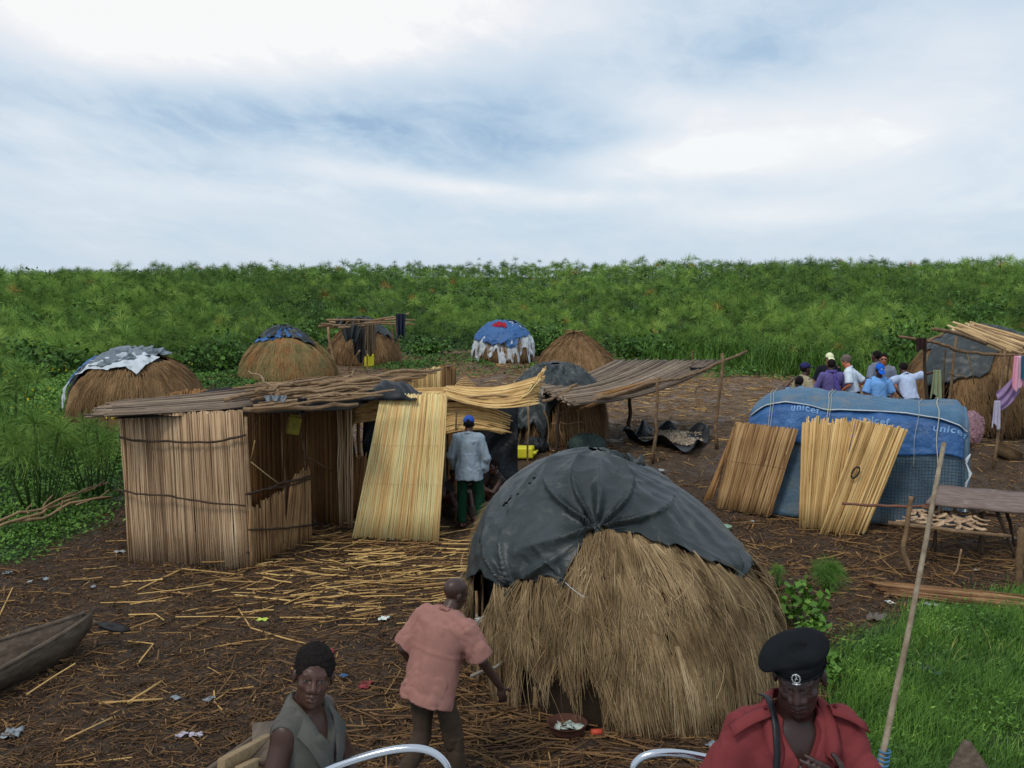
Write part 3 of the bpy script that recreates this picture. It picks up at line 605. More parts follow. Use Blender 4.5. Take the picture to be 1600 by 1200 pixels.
def sd_ob(name, V, F, mats, parent, col=None, origin=(0, 0, 0), v=.5):
    mb = MB(); mb.add(V, F, v); off = WL[parent.name] if parent is not None else np.asarray(origin, float)
    me = mb.mesh(name, off); me.materials.append(mats); me.shade_smooth()
    if col is not None:
        a = me.attributes.new('col', 'FLOAT_COLOR', 'POINT'); a.data.foreach_set('color', np.concatenate([col, np.ones((len(col), 1))], 1).astype(np.float32).ravel())
    return link(name, me, parent, origin)
# ------------------------------------------------------------------ people
skin_mat = MC('skin', rough=.42, spec=.45)
hair_dark = M('short_black_hair', [C(20, 17, 16), C(34, 29, 27)], ns=60, nmix=.9, bump=1.0, bs=260, bdist=.006, rough=.95, spec=.1)
hair_grey = M('grey_brown_hair', [C(70, 60, 52), C(110, 98, 88)], ns=40, nmix=.9, bump=.8, bs=160, bdist=.006, rough=.9)
_cm = {}
def cloth(r, g, b, k=1.5, rough=.85, ns=4, var=.25):
    key = (r, g, b)
    if key not in _cm:
        c = C(r, g, b, k*.8); _cm[key] = M('woven_cloth', [tuple(x*(1-var) for x in c), c, tuple(min(.85, x*(1+var*.6)) for x in c)], ns=ns, nmix=.9, bump=.25, bs=240, bdist=.002, rough=rough, spec=.15)
    return _cm[key]
def foldfn(seed, amp, f=9.0, zs=.35):
    def fn(P):
        Q = P*np.array([1, 1, zs*.75]); f_ = f*3.4; w = Q+.035*np.stack([sn(P, 11, seed+3), sn(P, 12.4, seed+5), sn(P, 10.7, seed+7)], -1)
        a = sn(w, f_, seed); b = sn(w*np.array([1, 1, 2.2]), f_*1.6, seed+9)
        return amp*(1.5-3.2*np.abs(a)**.7)*.8+amp*(.8-2.2*np.abs(b)**.6)*.5+amp*.3*sn(w, f_*2.6, seed+1)
    return fn
def person(label, loc, yaw, group=None, H=1.74, skin=(62, 42, 36), pose=None, lean=0, sidelean=0, twist=0, headyaw=0, headpitch=0, headroll=0,
           shirt=None, shirtkw=None, trousers=None, hair='dark', hat=None, hatcol=None, res=.018, hres=.009, shoes=None, seat=False, clip=None, sleeves='short',
           hands=('relax', 'relax'), build=1.0, fold=.006, lap=None, extras=None, collar=True, detail=False, seed=1, mouth='shut', eyes=True, hairr=.008, ear=1):
    """joints are given in the person's own frame (x = their right, y = the way they face), metres for a 1.74 m body"""
    s = H/1.74; loc = np.asarray(loc, float); Rz = rotz(yaw)
    J = dict(pelvis=(0, 0, .95), hipR=(.095, 0, .90), hipL=(-.095, 0, .90), kneeR=(.105, .02, .49), kneeL=(-.105, .02, .49), ankR=(.11, -.03, .09), ankL=(-.11, -.03, .09),
             elR=(.27, -.03, 1.12), elL=(-.27, -.03, 1.12), wrR=(.27, .06, .87), wrL=(-.27, .06, .87))
    if pose: J.update(pose)
    pel = np.array(J['pelvis'], float); dz = pel[2]-.95
    Rt = rotx(-math.radians(lean))@roty(math.radians(sidelean)); Rtw = Rt@rotz(math.radians(twist))
    up = lambda p: pel+Rtw@(np.array(p, float)-np.array([0, 0, .95]))
    B = build
    J['waist'] = up((0, 0, 1.06)); J['chest'] = up((0, .0, 1.27)); J['neck0'] = up((0, -.015, 1.43)); J['shR'] = up((.168*B, -.01, 1.39)); J['shL'] = up((-.168*B, -.01, 1.39))
    J['neck1'] = up((0, .012, 1.50)); hc = J['neck1']+Rt@np.array([0, .018, .100])
    if 'head' in J: hc = np.array(J['head'], float)
    Rh = Rt.copy() if not seat else np.eye(3)
    Rh = rotz(math.radians(headyaw))@rotx(-math.radians(headpitch))@roty(math.radians(headroll))@(np.eye(3))
    Wd = lambda p: loc+Rz@(np.array(p, float)*s)
    Jw = {k: Wd(v) for k, v in J.items()}; hcw = Wd(hc); Rhw = Rz@Rh; Rtww = Rz@Rtw
    t = thing('person', label, 'person', loc, group)
    allp = np.array(list(Jw.values())+[hcw]); lo = allp.min(0)-.20; hi = allp.max(0)+.20; lo[2] = max(lo[2], loc[2]-.03 if not seat else lo[2])
    if clip is not None: lo[2] = max(lo[2], clip)
    hz0, hz1 = hcw[2]-.17*s, hcw[2]+.19*s
    fx = (hcw[0]-.13, hcw[0]+.13, hres) if detail else None; fy = (hcw[1]-.15, hcw[1]+.15, hres) if detail else None
    rb = res
    F = Field(axis(lo[0], hi[0], rb, fx), axis(lo[1], hi[1], rb, fy), axis(lo[2], hi[2], rb, (hz0, hz1, hres)))
    sk = s
    if True:
        # torso
        F.ell(Jw['pelvis'], np.array([.155, .105, .12])*sk, Rtww, .04); F.ell(Jw['waist'], np.array([.135*B, .095, .15])*sk, Rtww, .05)
        F.ell(Jw['chest'], np.array([.158*B, .108, .19])*sk, Rtww, .05); F.cap(Jw['shR'], Jw['shL'], .058*sk, .058*sk, .05)
        F.cap(Jw['neck0'], Jw['neck1'], .066*sk, .056*sk, .03); F.cap(Jw['neck1'], hcw, .056*sk, .05*sk, .02)
        for a in 'RL':
            F.cap(Jw['sh'+a], Jw['el'+a], .053*sk, .040*sk, .03); F.cap(Jw['el'+a], Jw['wr'+a], .040*sk, .027*sk, .012)
            F.cap(Jw['hip'+a], Jw['knee'+a], .085*sk, .056*sk, .03); F.cap(Jw['knee'+a], Jw['ank'+a], .054*sk, .036*sk, .015)
            fwd = np.array(J.get('foot'+a, (0, 1, 0)), float); f = Rz@nrm(fwd)
            an = Jw['ank'+a]; F.cap(an-[0, 0, .035*s]-f*.03*s, an-[0, 0, .055*s]+f*.14*s, .036*sk, .028*sk, .02)
    # hands
    for a, hm in zip('RL', hands):
        wr = Jw['wr'+a]; el = Jw['el'+a]; d = nrm(wr-el)
        if ('hand'+a) in J: d = nrm(Rz@np.array(J['hand'+a], float))
        pn = Rz@np.array(J.get('palm'+a, (-1 if a == 'R' else 1, 0, 0)), float); pn = nrm(pn-d*(pn@d)); sdv = np.cross(d, pn)   # pn: the way the palm faces
        if a == 'L': sdv = -sdv
        # sdv points to the thumb side
        Rm = np.stack([sdv, pn, d], 1); q = s
        F.ell(wr+d*.048*q, np.array([.040, .017, .052])*q, Rm, .012); curl = dict(relax=.55, flat=.12, rest=.3, grip=1.25).get(hm, .5)
        for fi, (off, L1, rr) in enumerate(((.029, .075, .0095), (.010, .083, .0098), (-.010, .077, .0094), (-.028, .062, .0084))):
            p = wr+d*.088*q+sdv*off*q; dd = nrm(d+sdv*off*1.2); cc = curl*(1+.13*fi); seg = L1/3*q*1.05
            for k_ in range(3):
                dd = nrm(dd*math.cos(cc*.55)+pn*math.sin(cc*.55)); p2 = p+dd*seg; F.cap(p, p2, rr*q*(1-.08*k_), rr*q*(.92-.08*k_), .003); p = p2
        p = wr+d*.025*q+sdv*.030*q; dd = nrm(d*.65+sdv*.75+pn*.3)
        for k_ in range(2): p2 = p+dd*.036*q; F.cap(p, p2, .0115*q, .0095*q, .006); dd = nrm(dd+d*.5+pn*.25); p = p2
    # head
    h = s; T = lambda p: hcw+Rhw@(np.array(p, float)*h)
    E = lambda c, r, k, m='add': F.ell(T(c), np.array(r)*h, Rhw, k*h, m)
    Cc = lambda a, b_, r1, r2, k, m='add': F.cap(T(a), T(b_), r1*h, r2*h, k*h, m)
    E((0, -.018, .035), (.075, .094, .085), .01); E((0, .022, -.025), (.060, .066, .080), .03); E((0, .038, -.080), (.038, .040, .034), .03); Cc((0, .066, -.098), (0, .066, -.100), .018, .018, .02)
    if hres < .02:
        Cc((-.036, .071, .024), (.036, .071, .024), .0135, .0135, .012); Cc((0, .078, .018), (0, .098, -.030), .009, .014, .012); Cc((-.019, .087, -.036), (.019, .087, -.036), .0125, .0125, .009)
        for e in (-1, 1):
            E((e*.040, .057, -.022), (.021, .020, .017), .016); E((e*.031, .090, .003), (.020, .017, .0125), .008, 'sub'); E((e*.079, -.008, -.006), (.010, .019, .031), .008)
            E((e*.031, .0685, .004), (.0145, .0145, .0145), .002)
            Cc((e*.017, .0815, .013), (e*.045, .0765, .011), .0045, .0045, .004)
            Cc((e*.018, .080, -.006), (e*.044, .076, -.005), .0035, .0035, .004)
        Cc((-.020, .082, -.062), (0, .091, -.0605), .0075, .009, .005); Cc((.020, .082, -.062), (0, .091, -.0605), .0075, .009, .005)
        Cc((-.018, .081, -.077), (.018, .081, -.077), .0085, .0085, .006); Cc((0, .086, -.077), (0, .0861, -.077), .0105, .0105, .006)
        mo = .0052 if mouth == 'open' else .0022
        Cc((-.021, .092, -.0695), (.021, .092, -.0695), mo, mo, .002, 'sub')
    V, Fa = F.mesh()
    q = ((V-hcw)@Rhw)/h; base = np.array(C(*skin, 1.15))*np.array([1.22, 1.0, .84]); col = np.repeat(base[None], len(V), 0)
    col *= (1+.18*sn(V, 14, seed)[:, None]); fz = (q[:, 1] > .03) & (abs(q[:, 2]) < .12); col[fz] *= 1.12
    # lips, eyes, palms
    lip = (abs(q[:, 0]) < .025) & (q[:, 1] > .075) & (q[:, 2] > -.088) & (q[:, 2] < -.053); col[lip] = base*np.array([1.18, 1.0, 1.0])
    if mouth == 'open': te = (abs(q[:, 0]) < .013) & (abs(q[:, 2]+.0675) < .0024) & (q[:, 1] > .070) & (q[:, 1] < .0905); col[te] = (.20, .18, .15)
    if (detail or hres < .006) and eyes:
        for e in (-1, 1):
            de = np.linalg.norm(q-np.array([e*.031, .0685, .004]), axis=1); ey = (de < .0158) & (q[:, 1] > .075) & (q[:, 2] < .0075) & (q[:, 2] > -.002) & (abs(q[:, 0]-e*.031) < .0115)
            col[ey] = (.10, .08, .065); ir = ey & (np.hypot(q[:, 0]-e*.031, q[:, 2]-.003) < .0062); col[ir] = (.012, .008, .006)
        if headpitch < 25:
            pass
    bod = sd_ob('body', V, Fa, skin_mat, t, col)
    # ---------------- clothes
    def newF(h_=None, lo_=None, hi_=None):
        h_ = h_ or res*.9; L = lo if lo_ is None else lo_; Hh = hi if hi_ is None else hi_
        return Field(axis(L[0], Hh[0], h_), axis(L[1], Hh[1], h_), axis(L[2], Hh[2], h_))
    rt = Rtww[:, 0]
    if shirt is not None:
        kw = dict(hem=.80, flare=1.0, inf=.018, neck='shirt', tuck=False); kw.update(shirtkw or {}); i = kw['inf']
        zs0 = Wd(up((0, 0, kw['hem'])))[2]-.12
        l2 = lo.copy(); l2[2] = max(l2[2], min(zs0, Jw['wrR'][2]-.1, Jw['wrL'][2]-.1) if sleeves == 'long' else zs0); h2 = hi.copy(); h2[2] = min(h2[2], hcw[2]+.02)
        Fs = newF(kw.get('res'), l2, h2)
        hemp = Wd(up((0, 0, kw['hem']))); wst = Jw['waist']; mid = Wd(up((0, 0, 1.16)))
        if kw['tuck']: hemp = Wd(up((0, 0, .97)))
        fl = kw['flare']
        Fs.cone(mid, hemp, (np.array([.150*B, .110])+i)*sk, (np.array([.178*fl, .132*fl])+i)*sk, rt, .02)
        Fs.cone(Wd(up((0, 0, 1.36))), mid, (np.array([.160*B, .105])+i)*sk, (np.array([.150*B, .110])+i)*sk, rt, .03)
        Fs.cap(Jw['shR'], Jw['shL'], (.054+i*.6)*sk, (.054+i*.6)*sk, .04); Fs.ell(Jw['chest']+Rtww@np.array([0, 0, .02]), (np.array([.158*B, .108, .17])+i)*sk, Rtww, .04)
        Fs.cap(Wd(up((.07, -.01, 1.425))), Wd(up((-.07, -.01, 1.425))), .052*sk, .052*sk, .05)
        for a in 'RL':
            shj, elj, wrj = Jw['sh'+a], Jw['el'+a], Jw['wr'+a]
            if sleeves == 'short': Fs.cone(shj, shj+(elj-shj)*.92, (.066+i*.6)*sk, (.066+i)*sk, rt, .025)
            elif sleeves == 'long': Fs.cap(shj, elj, (.058+i*.7)*sk, (.050+i*.7)*sk, .03); Fs.cone(elj, elj+(wrj-elj)*.9, (.048+i*.7)*sk, (.036+i*.7)*sk, rt, .02)
            elif sleeves == 'rolled': Fs.cap(shj, elj, (.058+i*.7)*sk, (.050+i*.7)*sk, .03); Fs.cone(elj, elj+(wrj-elj)*.3, (.048+i*.7)*sk, (.046+i*.9)*sk, rt, .02)
        if fold: Fs.disp(foldfn(seed, fold, kw.get('ff', 9.0)))
        # neck opening
        n0, n1 = Jw['neck0'], Jw['neck1']; Fs.cap(n0+(n1-n0)*.25+Rtww@np.array([0, .012, 0])*sk, n1+(n1-n0)*1.5, .066*sk, .085*sk, .004, 'sub')
        if kw['neck'] in ('vee', 'deep'):
            dp = .12 if kw['neck'] == 'vee' else .25
            for k_ in np.linspace(0, 1, 9): Fs.cap(Wd(up((0, .09+.03*k_, 1.44-dp*k_))), Wd(up((0, .30, 1.47-dp*k_))), (.056*(1-k_)+.010)*sk, (.056*(1-k_)+.010)*sk, .003, 'sub')
        if kw.get('cut'): kw['cut'](Fs, Wd, up, Jw)
        sh = sd_ob('shirt', *Fs.mesh(), shirt, t)
        if collar and hres < .012 or kw.get('collar'):
            Fc = newF(.006 if detail else .01, n0-np.array([.15, .15, .10]), n0+np.array([.15, .15, .16]))
            c0 = n0+(n1-n0)*.15; Fc.cone(c0, c0+(n1-n0)*.62, .088*sk, .080*sk, rt, 0); Fc.cone(c0-(n1-n0)*.3, c0+(n1-n0)*1.2, .078*sk, .070*sk, rt, .003, 'sub')
            fr = Wd(up((0, .12, 1.47))); Fc.cap(fr, fr+Rtww@np.array([0, .1, 0]), .035*sk, .06*sk, .01, 'sub')
            V_, F_ = Fc.mesh()
            if len(F_): sd_ob('collar', V_, F_, shirt, sh)
    else: sh = None
    if trousers is not None and not (clip is not None and clip > Jw['pelvis'][2]):
        l2 = lo.copy(); h2 = hi.copy(); h2[2] = Jw['waist'][2]+.03
        Ft = newF(None, l2, h2); Ft.cone(Jw['waist']+Rtww@np.array([0, 0, -.03]), Jw['pelvis'], np.array([.142*B, .105])*sk, np.array([.165, .120])*sk, rt, .03); Ft.ell(Jw['pelvis']-[0, 0, .03*s], np.array([.165, .122, .115])*sk, None, .04)
        for a in 'RL':
            Ft.cap(Jw['hip'+a], Jw['knee'+a], .088*sk, .074*sk, .03); kn, an = Jw['knee'+a], Jw['ank'+a]; Ft.cone(kn, kn+(an-kn)*(.97 if trousers[1] == 'long' else .2), .076*sk, .066*sk, Rz[:, 0], .02)
        if fold: Ft.disp(foldfn(seed+5, fold*1.1, 8, .5))
        sd_ob('trousers', *Ft.mesh(), trousers[0], t)
    if shoes is not None:
        for a in 'RL':
            Fo = newF(.012, Jw['ank'+a]-.25, Jw['ank'+a]+.25)
            f = Rz@nrm(np.array(J.get('foot'+a, (0, 1, 0)), float)); an = Jw['ank'+a]; Fo.cap(an-[0, 0, .04*s]-f*.04*s, an-[0, 0, .055*s]+f*.16*s, .045*sk, .036*sk, .02)
            sd_ob('shoe', *Fo.mesh(), shoes, t)
    # ---------------- hair and hats
    hr = max(hres*.8, .0045)
    def headF(pad=.16): return newF(hr, hcw-pad*s, hcw+pad*s)
    if hair:
        Fh = headF(); Rr = Rhw; th_ = hairr if hair == 'dark' else .013
        Fh.ell(T((0, -.024, .040)), (np.array([.074, .090, .084])+th_)*h, Rr, 0)
        Fh.plane(T((0, .066, .056)), Rhw@np.array([0, .93, -.36])); Fh.cap(T((-.04, .098, .030)), T((.04, .098, .030)), .036*h, .036*h, .006, 'sub'); Fh.plane(T((0, -.04, -.035)), Rhw@np.array([0, .55, -.85]) if False else Rhw@np.array([0, .35, -.94]))
        Fh.disp(lambda P: .0022*sn(P, 90, 3)+.0035*sn(P, 210, 5)+.003*sn(P, 35, 2))
        sd_ob('hair', *Fh.mesh(), hair_dark if hair == 'dark' else hair_grey, t)
    if hat == 'cap':
        Fh = headF(.22); Fh.ell(T((0, -.016, .050)), np.array([.087, .106, .092])*h, Rhw, 0); Fh.plane(T((0, 0, .046)), Rhw@np.array([0, .12, -.99]))
        Fh.ell(T((0, .115, .046)), np.array([.068, .085, .010])*h, Rhw@rotx(math.radians(-12)), .008)
        if True: Fh.cap(T((-.0, -.14, .062)), T((0, -.08, .060)), .020*h, .018*h, .004, 'sub')
        Fh.cap(T((0, -.016, .143)), T((0, -.016, .145)), .006*h, .006*h, .003)
        sd_ob('cap', *Fh.mesh(), hatcol, t)
    if extras: extras(dict(t=t, T=T, Rhw=Rhw, Jw=Jw, Wd=Wd, up=up, Rz=Rz, Rt=Rtww, s=s, h=h, newF=newF, shirt=sh, headF=headF, hcw=hcw, body=bod, rt=rt))
    return t
# ------------------------------------------------------------------ domed huts
class Dome:
    """superellipsoid shell; phi = azimuth (0 = towards the camera, + = towards +x), s = 0 apex .. 1 ground"""
    def __init__(d, c, Rx, Ry, H, p=1.4, q=2.6, shift=(0, 0), pf=None, wv=.03, seed=0):
        d.c = np.asarray(c, float); d.Rx, d.Ry, d.H, d.q, d.sh = Rx, Ry, H, q, np.asarray(shift, float); d.p = p; d.pf = pf; d.wv = wv; d.seed = seed
    def P(d, phi, s, off=0.0):
        phi, s = np.broadcast_arrays(np.asarray(phi, float), np.asarray(s, float)); th = s*np.pi/2
        p = d.pf(phi) if d.pf else d.p
        r = np.sin(th)**(2/np.asarray(p)*.5*1.0) if False else np.sin(np.clip(th, 1e-4, None))**(2/np.asarray(p)); z = np.maximum(np.cos(th), 1e-6)**(2/d.q)*d.H
        r = r*(1+d.wv*np.sin(phi*3+d.seed)+d.wv*.6*np.sin(phi*7+d.seed*2)*s)
        x = d.c[0]+d.sh[0]*z/d.H+np.sin(phi)*(d.Rx*r+off); y = d.c[1]+d.sh[1]*z/d.H-np.cos(phi)*(d.Ry*r+off)
        return np.stack([x, y, d.c[2]+z+off*np.cos(th)*.8], -1)
    def hit(d, px, py):
        """where the line of sight through a photo pixel meets the dome (nearest approach if it misses)"""
        r = ray(px, py); t = np.linspace(d.c[1]-d.Ry-1, d.c[1]+d.Ry*.6, 500)/r[1]; Q = np.array([0, 0, HC])+t[:, None]*r
        z = np.clip((Q[:, 2]-d.c[2])/d.H, 0.001, .9999); bad = (Q[:, 2]-d.c[2])/d.H > 1
        dx = (Q[:, 0]-d.c[0]-d.sh[0]*z)/d.Rx; dy = (Q[:, 1]-d.c[1]-d.sh[1]*z)/d.Ry; phi = np.arctan2(dx, -dy); p = d.pf(phi) if d.pf else d.p
        rr = np.hypot(dx, dy); F = rr**p+z**d.q-1+bad*5
        i = np.argmax(F < 0) if (F < 0).any() else np.argmin(F)
        th = np.arccos(np.clip(z[i]**(d.q/2), 0, 1)); return phi[i], th/(np.pi/2)
def thatch(mb, D, n, L, w, kill=None, s_lo=.02, s_hi=.97, flare=.05, v=None, phis=(-math.pi, math.pi), jit=.16, mask=None, K=5, tiers=7, lift=.02, s_end=1.01):
    phi = rng.uniform(phis[0], phis[1], n); s = rng.uniform(s_lo**.75, s_hi**.75, n)**(1/.75)
    if tiers: s = np.clip((np.floor(s*tiers)+rng.beta(1.2, 3, n)*1.1)/tiers, s_lo, s_hi)
    if mask is not None: k = mask(phi, s); phi, s = phi[k], s[k]
    n = len(phi); se = np.minimum(s+L/(1.25*(D.H+D.Rx))*rng.uniform(.55, 1.2, n), s_end+.04*rng.random(n)*0+rng.uniform(-.03, .005, n))
    t = np.linspace(0, 1, K)[None]; ss = s[:, None]+(se-s)[:, None]*t
    # tufts lean together
    tuft = .13*np.sin(phi*23+5*np.sin(s*19))+.10*np.sin(phi*57+s*43); ph = phi[:, None]+(tuft[:, None]*jit+rng.normal(0, jit*.18, n)[:, None])*t*1.4+rng.normal(0, .004, (n, K))
    if kill is not None:
        kk = ~kill(ph, ss).any(1); ph, ss, phi, s, n = ph[kk], ss[kk], phi[kk], s[kk], int(kk.sum())
    off = lift+flare*(t**1.3)*rng.uniform(.2, 1, n)[:, None]*(.6+.5*np.sin(phi*17+s*9)[:, None])+rng.uniform(0, .02, n)[:, None]
    P = D.P(ph, np.minimum(ss, 1.0), off); P[..., 2] = np.maximum(P[..., 2]-np.maximum(ss-1, 0)*D.H, D.c[2]-.02)
    side = nrm(np.stack([np.cos(phi), np.sin(phi), rng.normal(0, .5, n)], -1)); ww = w*rng.uniform(.6, 1.3, n)[:, None]*np.linspace(1.1, .35, K)[None]
    vv = np.clip((.46 if v is None else v)+.13*np.sin(phi*9+5*np.sin(s*7))+.10*np.sin(phi*31+s*13)+rng.normal(0, .17, n), 0, 1)
    ribbons(mb, P, ww, side, vv)
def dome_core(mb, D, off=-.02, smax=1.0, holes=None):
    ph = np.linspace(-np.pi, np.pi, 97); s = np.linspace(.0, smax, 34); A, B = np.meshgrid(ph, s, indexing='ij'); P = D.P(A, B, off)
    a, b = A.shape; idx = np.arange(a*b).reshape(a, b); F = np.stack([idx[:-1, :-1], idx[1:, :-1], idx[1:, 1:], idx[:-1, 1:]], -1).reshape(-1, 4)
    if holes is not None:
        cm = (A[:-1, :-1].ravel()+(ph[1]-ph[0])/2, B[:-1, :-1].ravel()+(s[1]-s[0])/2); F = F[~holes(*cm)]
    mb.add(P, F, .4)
def edge_fn(D, pts, rest, blend=.25):
    """tarp lower edge s(phi) through photo points, 'rest' elsewhere"""
    q = np.array([D.hit(*p) for p in pts]); o = np.argsort(q[:, 0]); q = q[o]
    def f(phi):
        s = np.interp(phi, q[:, 0], q[:, 1]); out = np.minimum(np.abs(phi-q[0, 0])*(phi < q[0, 0])+np.abs(phi-q[-1, 0])*(phi > q[-1, 0]), blend)/blend
        e = np.where(phi < q[0, 0], q[0, 1], q[-1, 1]); return np.where(out > 0, e*(1-out)+rest*out, s)
    return f
def tarp(D, edge, mat, parent, name='tarpaulin', off=.05, knots=(), fold=.012, na=220, ns=90, s0=0.0, phr=None, seed=1, ragged=.01, holes=None, droop=.03, th=.004):
    closed = phr is None; ph = np.linspace(-np.pi, np.pi, na, endpoint=False) if closed else np.linspace(phr[0], phr[1], na)
    se = edge(ph)+ragged*(np.sin(ph*19+seed)+.6*np.sin(ph*43+seed*2)+.4*rng.normal(size=na)*.3); s0v = s0(ph) if callable(s0) else np.full(na, s0)
    t = np.linspace(0, 1, ns); A = np.repeat(ph[:, None], ns, 1); B = s0v[:, None]+(se-s0v)[:, None]*t[None]
    O = off+fold*.8*np.sin(A*11+4*np.sin(B*5+seed)+seed)*np.sin(B*6)+fold*.6*np.sin(A*29+3*np.sin(B*9))*B
    P0 = D.P(A, B, off)
    O = O+fold*.8*sn(P0, 5, seed)+fold*.6*(1-2*np.abs(sn(P0*np.array([1, 1, 1.6]), 10, seed+2)))+fold*.3*sn(P0, 27, seed+4)
    for (kx, ky, rad, amp, nf) in knots:
        kp, ks = D.hit(kx, ky); K0 = D.P(kp, ks, off); v = P0-K0; dist = np.linalg.norm(v, axis=-1)
        ang = np.arctan2((B-ks)*(D.H+D.Rx)*.9, (A-kp)*D.Rx); wgt = np.exp(-(dist/rad)**1.3)*np.clip(dist/.10, 0, 1)
        ridge = (1-np.abs(np.sin(ang*nf/2+.9*np.sin(ang*3+1))))**2.2*2.2-.5; O = O+amp*ridge*wgt-.03*np.exp(-(dist/.09)**2)
    O = O+droop*np.clip(t-.9, 0, 1)[None]*10*.2
    P = D.P(A, B, np.maximum(O, off*.35))
    a, b = A.shape; idx = np.arange(a*b).reshape(a, b); i2 = np.concatenate([idx, idx[:1]]) if closed else idx
    F = np.stack([i2[:-1, :-1], i2[1:, :-1], i2[1:, 1:], i2[:-1, 1:]], -1).reshape(-1, 4)
    if holes:
        cen = P.reshape(-1, 3)[F].mean(1); keep = np.ones(len(F), bool)
        for (hx, hy, hr, asp) in holes:
            kp, ks = D.hit(hx, hy); K0 = D.P(kp, ks, off); dv = cen-K0; q = np.sqrt(dv[:, 0]**2*asp+dv[:, 1]**2+dv[:, 2]**2); keep &= q*(1+.4*np.sin(np.arctan2(dv[:, 2], dv[:, 0])*5+hx)) > hr
        F = F[keep]
    mb = MB(); mb.add(P, F, np.clip(.5+.3*sn(P, 1.7, seed), 0, 1)); return ob(name, mb, mat, parent, solid=th)
# ---- the big hut in front
d0 = Dome((1.12, 9.55, .0), 1.48, 1.62, 2.07, q=2.9, shift=(-.30, 0), pf=lambda phi: 1.32+.28*np.clip(-np.sin(phi), -1, 1), wv=.018, seed=2)
big = thing('thatched_hut', 'large domed hut of shaggy dry grass under a dark grey tarpaulin, in front', 'hut', d0.c)
door_ph = d0.hit(772, 960)[0]
low = [d0.hit(*q)[0] for q in ((935, 1090),)]
def door(phi, s): return (np.abs(phi-(door_ph-.16)) < .20) & (s > .60)
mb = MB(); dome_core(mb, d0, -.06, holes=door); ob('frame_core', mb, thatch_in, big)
gap = d0.hit(932, 1110)[0]; hole2 = [d0.hit(1037, 945), d0.hit(1040, 998)]
E0PTS = [(738, 905), (765, 898), (802, 925), (815, 908), (852, 904), (884, 905), (902, 868), (918, 838), (936, 828), (975, 832), (1047, 855), (1100, 878), (1140, 896), (1155, 904), (1160, 880), (1158, 860)]
e0 = edge_fn(d0, E0PTS, .50)
def tmask(phi, s):
    k = (s > e0(phi)-.015) & ~((np.abs(phi-(door_ph-.16)) < .16) & (s > .50))
    for (a, b), ra, rb in ((hole2[0], .020, .035), (hole2[1], .022, .018), ((gap, .97), .028, .08)): k &= ((phi-a)/ra)**2+((s-b)/rb)**2 > 1
    return k
g1p, g2p = d0.hit(835, 1100)[0], d0.hit(925, 1100)[0]
def kill(ph, ss):
    k = np.zeros(ph.shape, bool)
    for (a, b), ra, rb in ((hole2[0], .012, .050), (hole2[1], .022, .014), (d0.hit(890, 935), .006, .02)): k |= ((ph-a)/ra)**2+((ss-b)/rb)**2 < 1
    k |= (np.abs(ph-gap) < .016+.02*np.sin(ss*40)) & (ss > .86)
    k |= (ph > g1p-.1) & (ph < g2p) & (ss > .965+.03*np.sin(ph*31))
    return k
front = (-1.75, 1.9)
mb = MB(); thatch(mb, d0, 48000, .60, .0066, kill=kill, s_lo=.25, s_hi=.93, flare=.085, phis=front, mask=tmask, tiers=8, jit=.24, K=6)
thatch(mb, d0, 9000, .5, .006, kill=kill, s_lo=.3, s_hi=.9, flare=.13, phis=front, mask=tmask, tiers=9, v=.66, jit=.3)
thatch(mb, d0, 6000, .7, .016, s_lo=.3, s_hi=.9, phis=(1.9, 4.5), tiers=7)
# thick overlapping tufts
nt_ = 620; tp = rng.uniform(-1.3, 1.6, nt_); ts = rng.uniform(.38, .9, nt_)
for a, b_ in zip(tp, ts):
    if not tmask(np.array([a]), np.array([b_]))[0]: continue
    n_ = 26; sprd = rng.uniform(.015, .05); ln = rng.uniform(.10, .22); t_ = np.linspace(0, 1, 5)[None]; cu_ = rng.normal(0, .07)
    ph_ = a+(rng.normal(0, 1, n_)[:, None]*sprd)*(.35+.65*t_)+cu_*t_; ss_ = b_+ln*t_*rng.uniform(.7, 1.1, n_)[:, None]; o_ = .045+.055*np.sin(t_*2.2)+rng.uniform(0, .03, n_)[:, None]
    if kill(ph_, ss_).any(): continue
    P = d0.P(ph_, np.minimum(ss_, 1), o_); ribbons(mb, P, .0075*np.linspace(1.1, .3, 5)[None]*np.ones((n_, 1)), nrm(np.stack([np.cos(ph_[:, 0]), np.sin(ph_[:, 0]), rng.normal(0, .4, n_)], -1)), np.clip(.45+rng.normal(0, .17)+rng.normal(0, .12, n_), 0, 1))
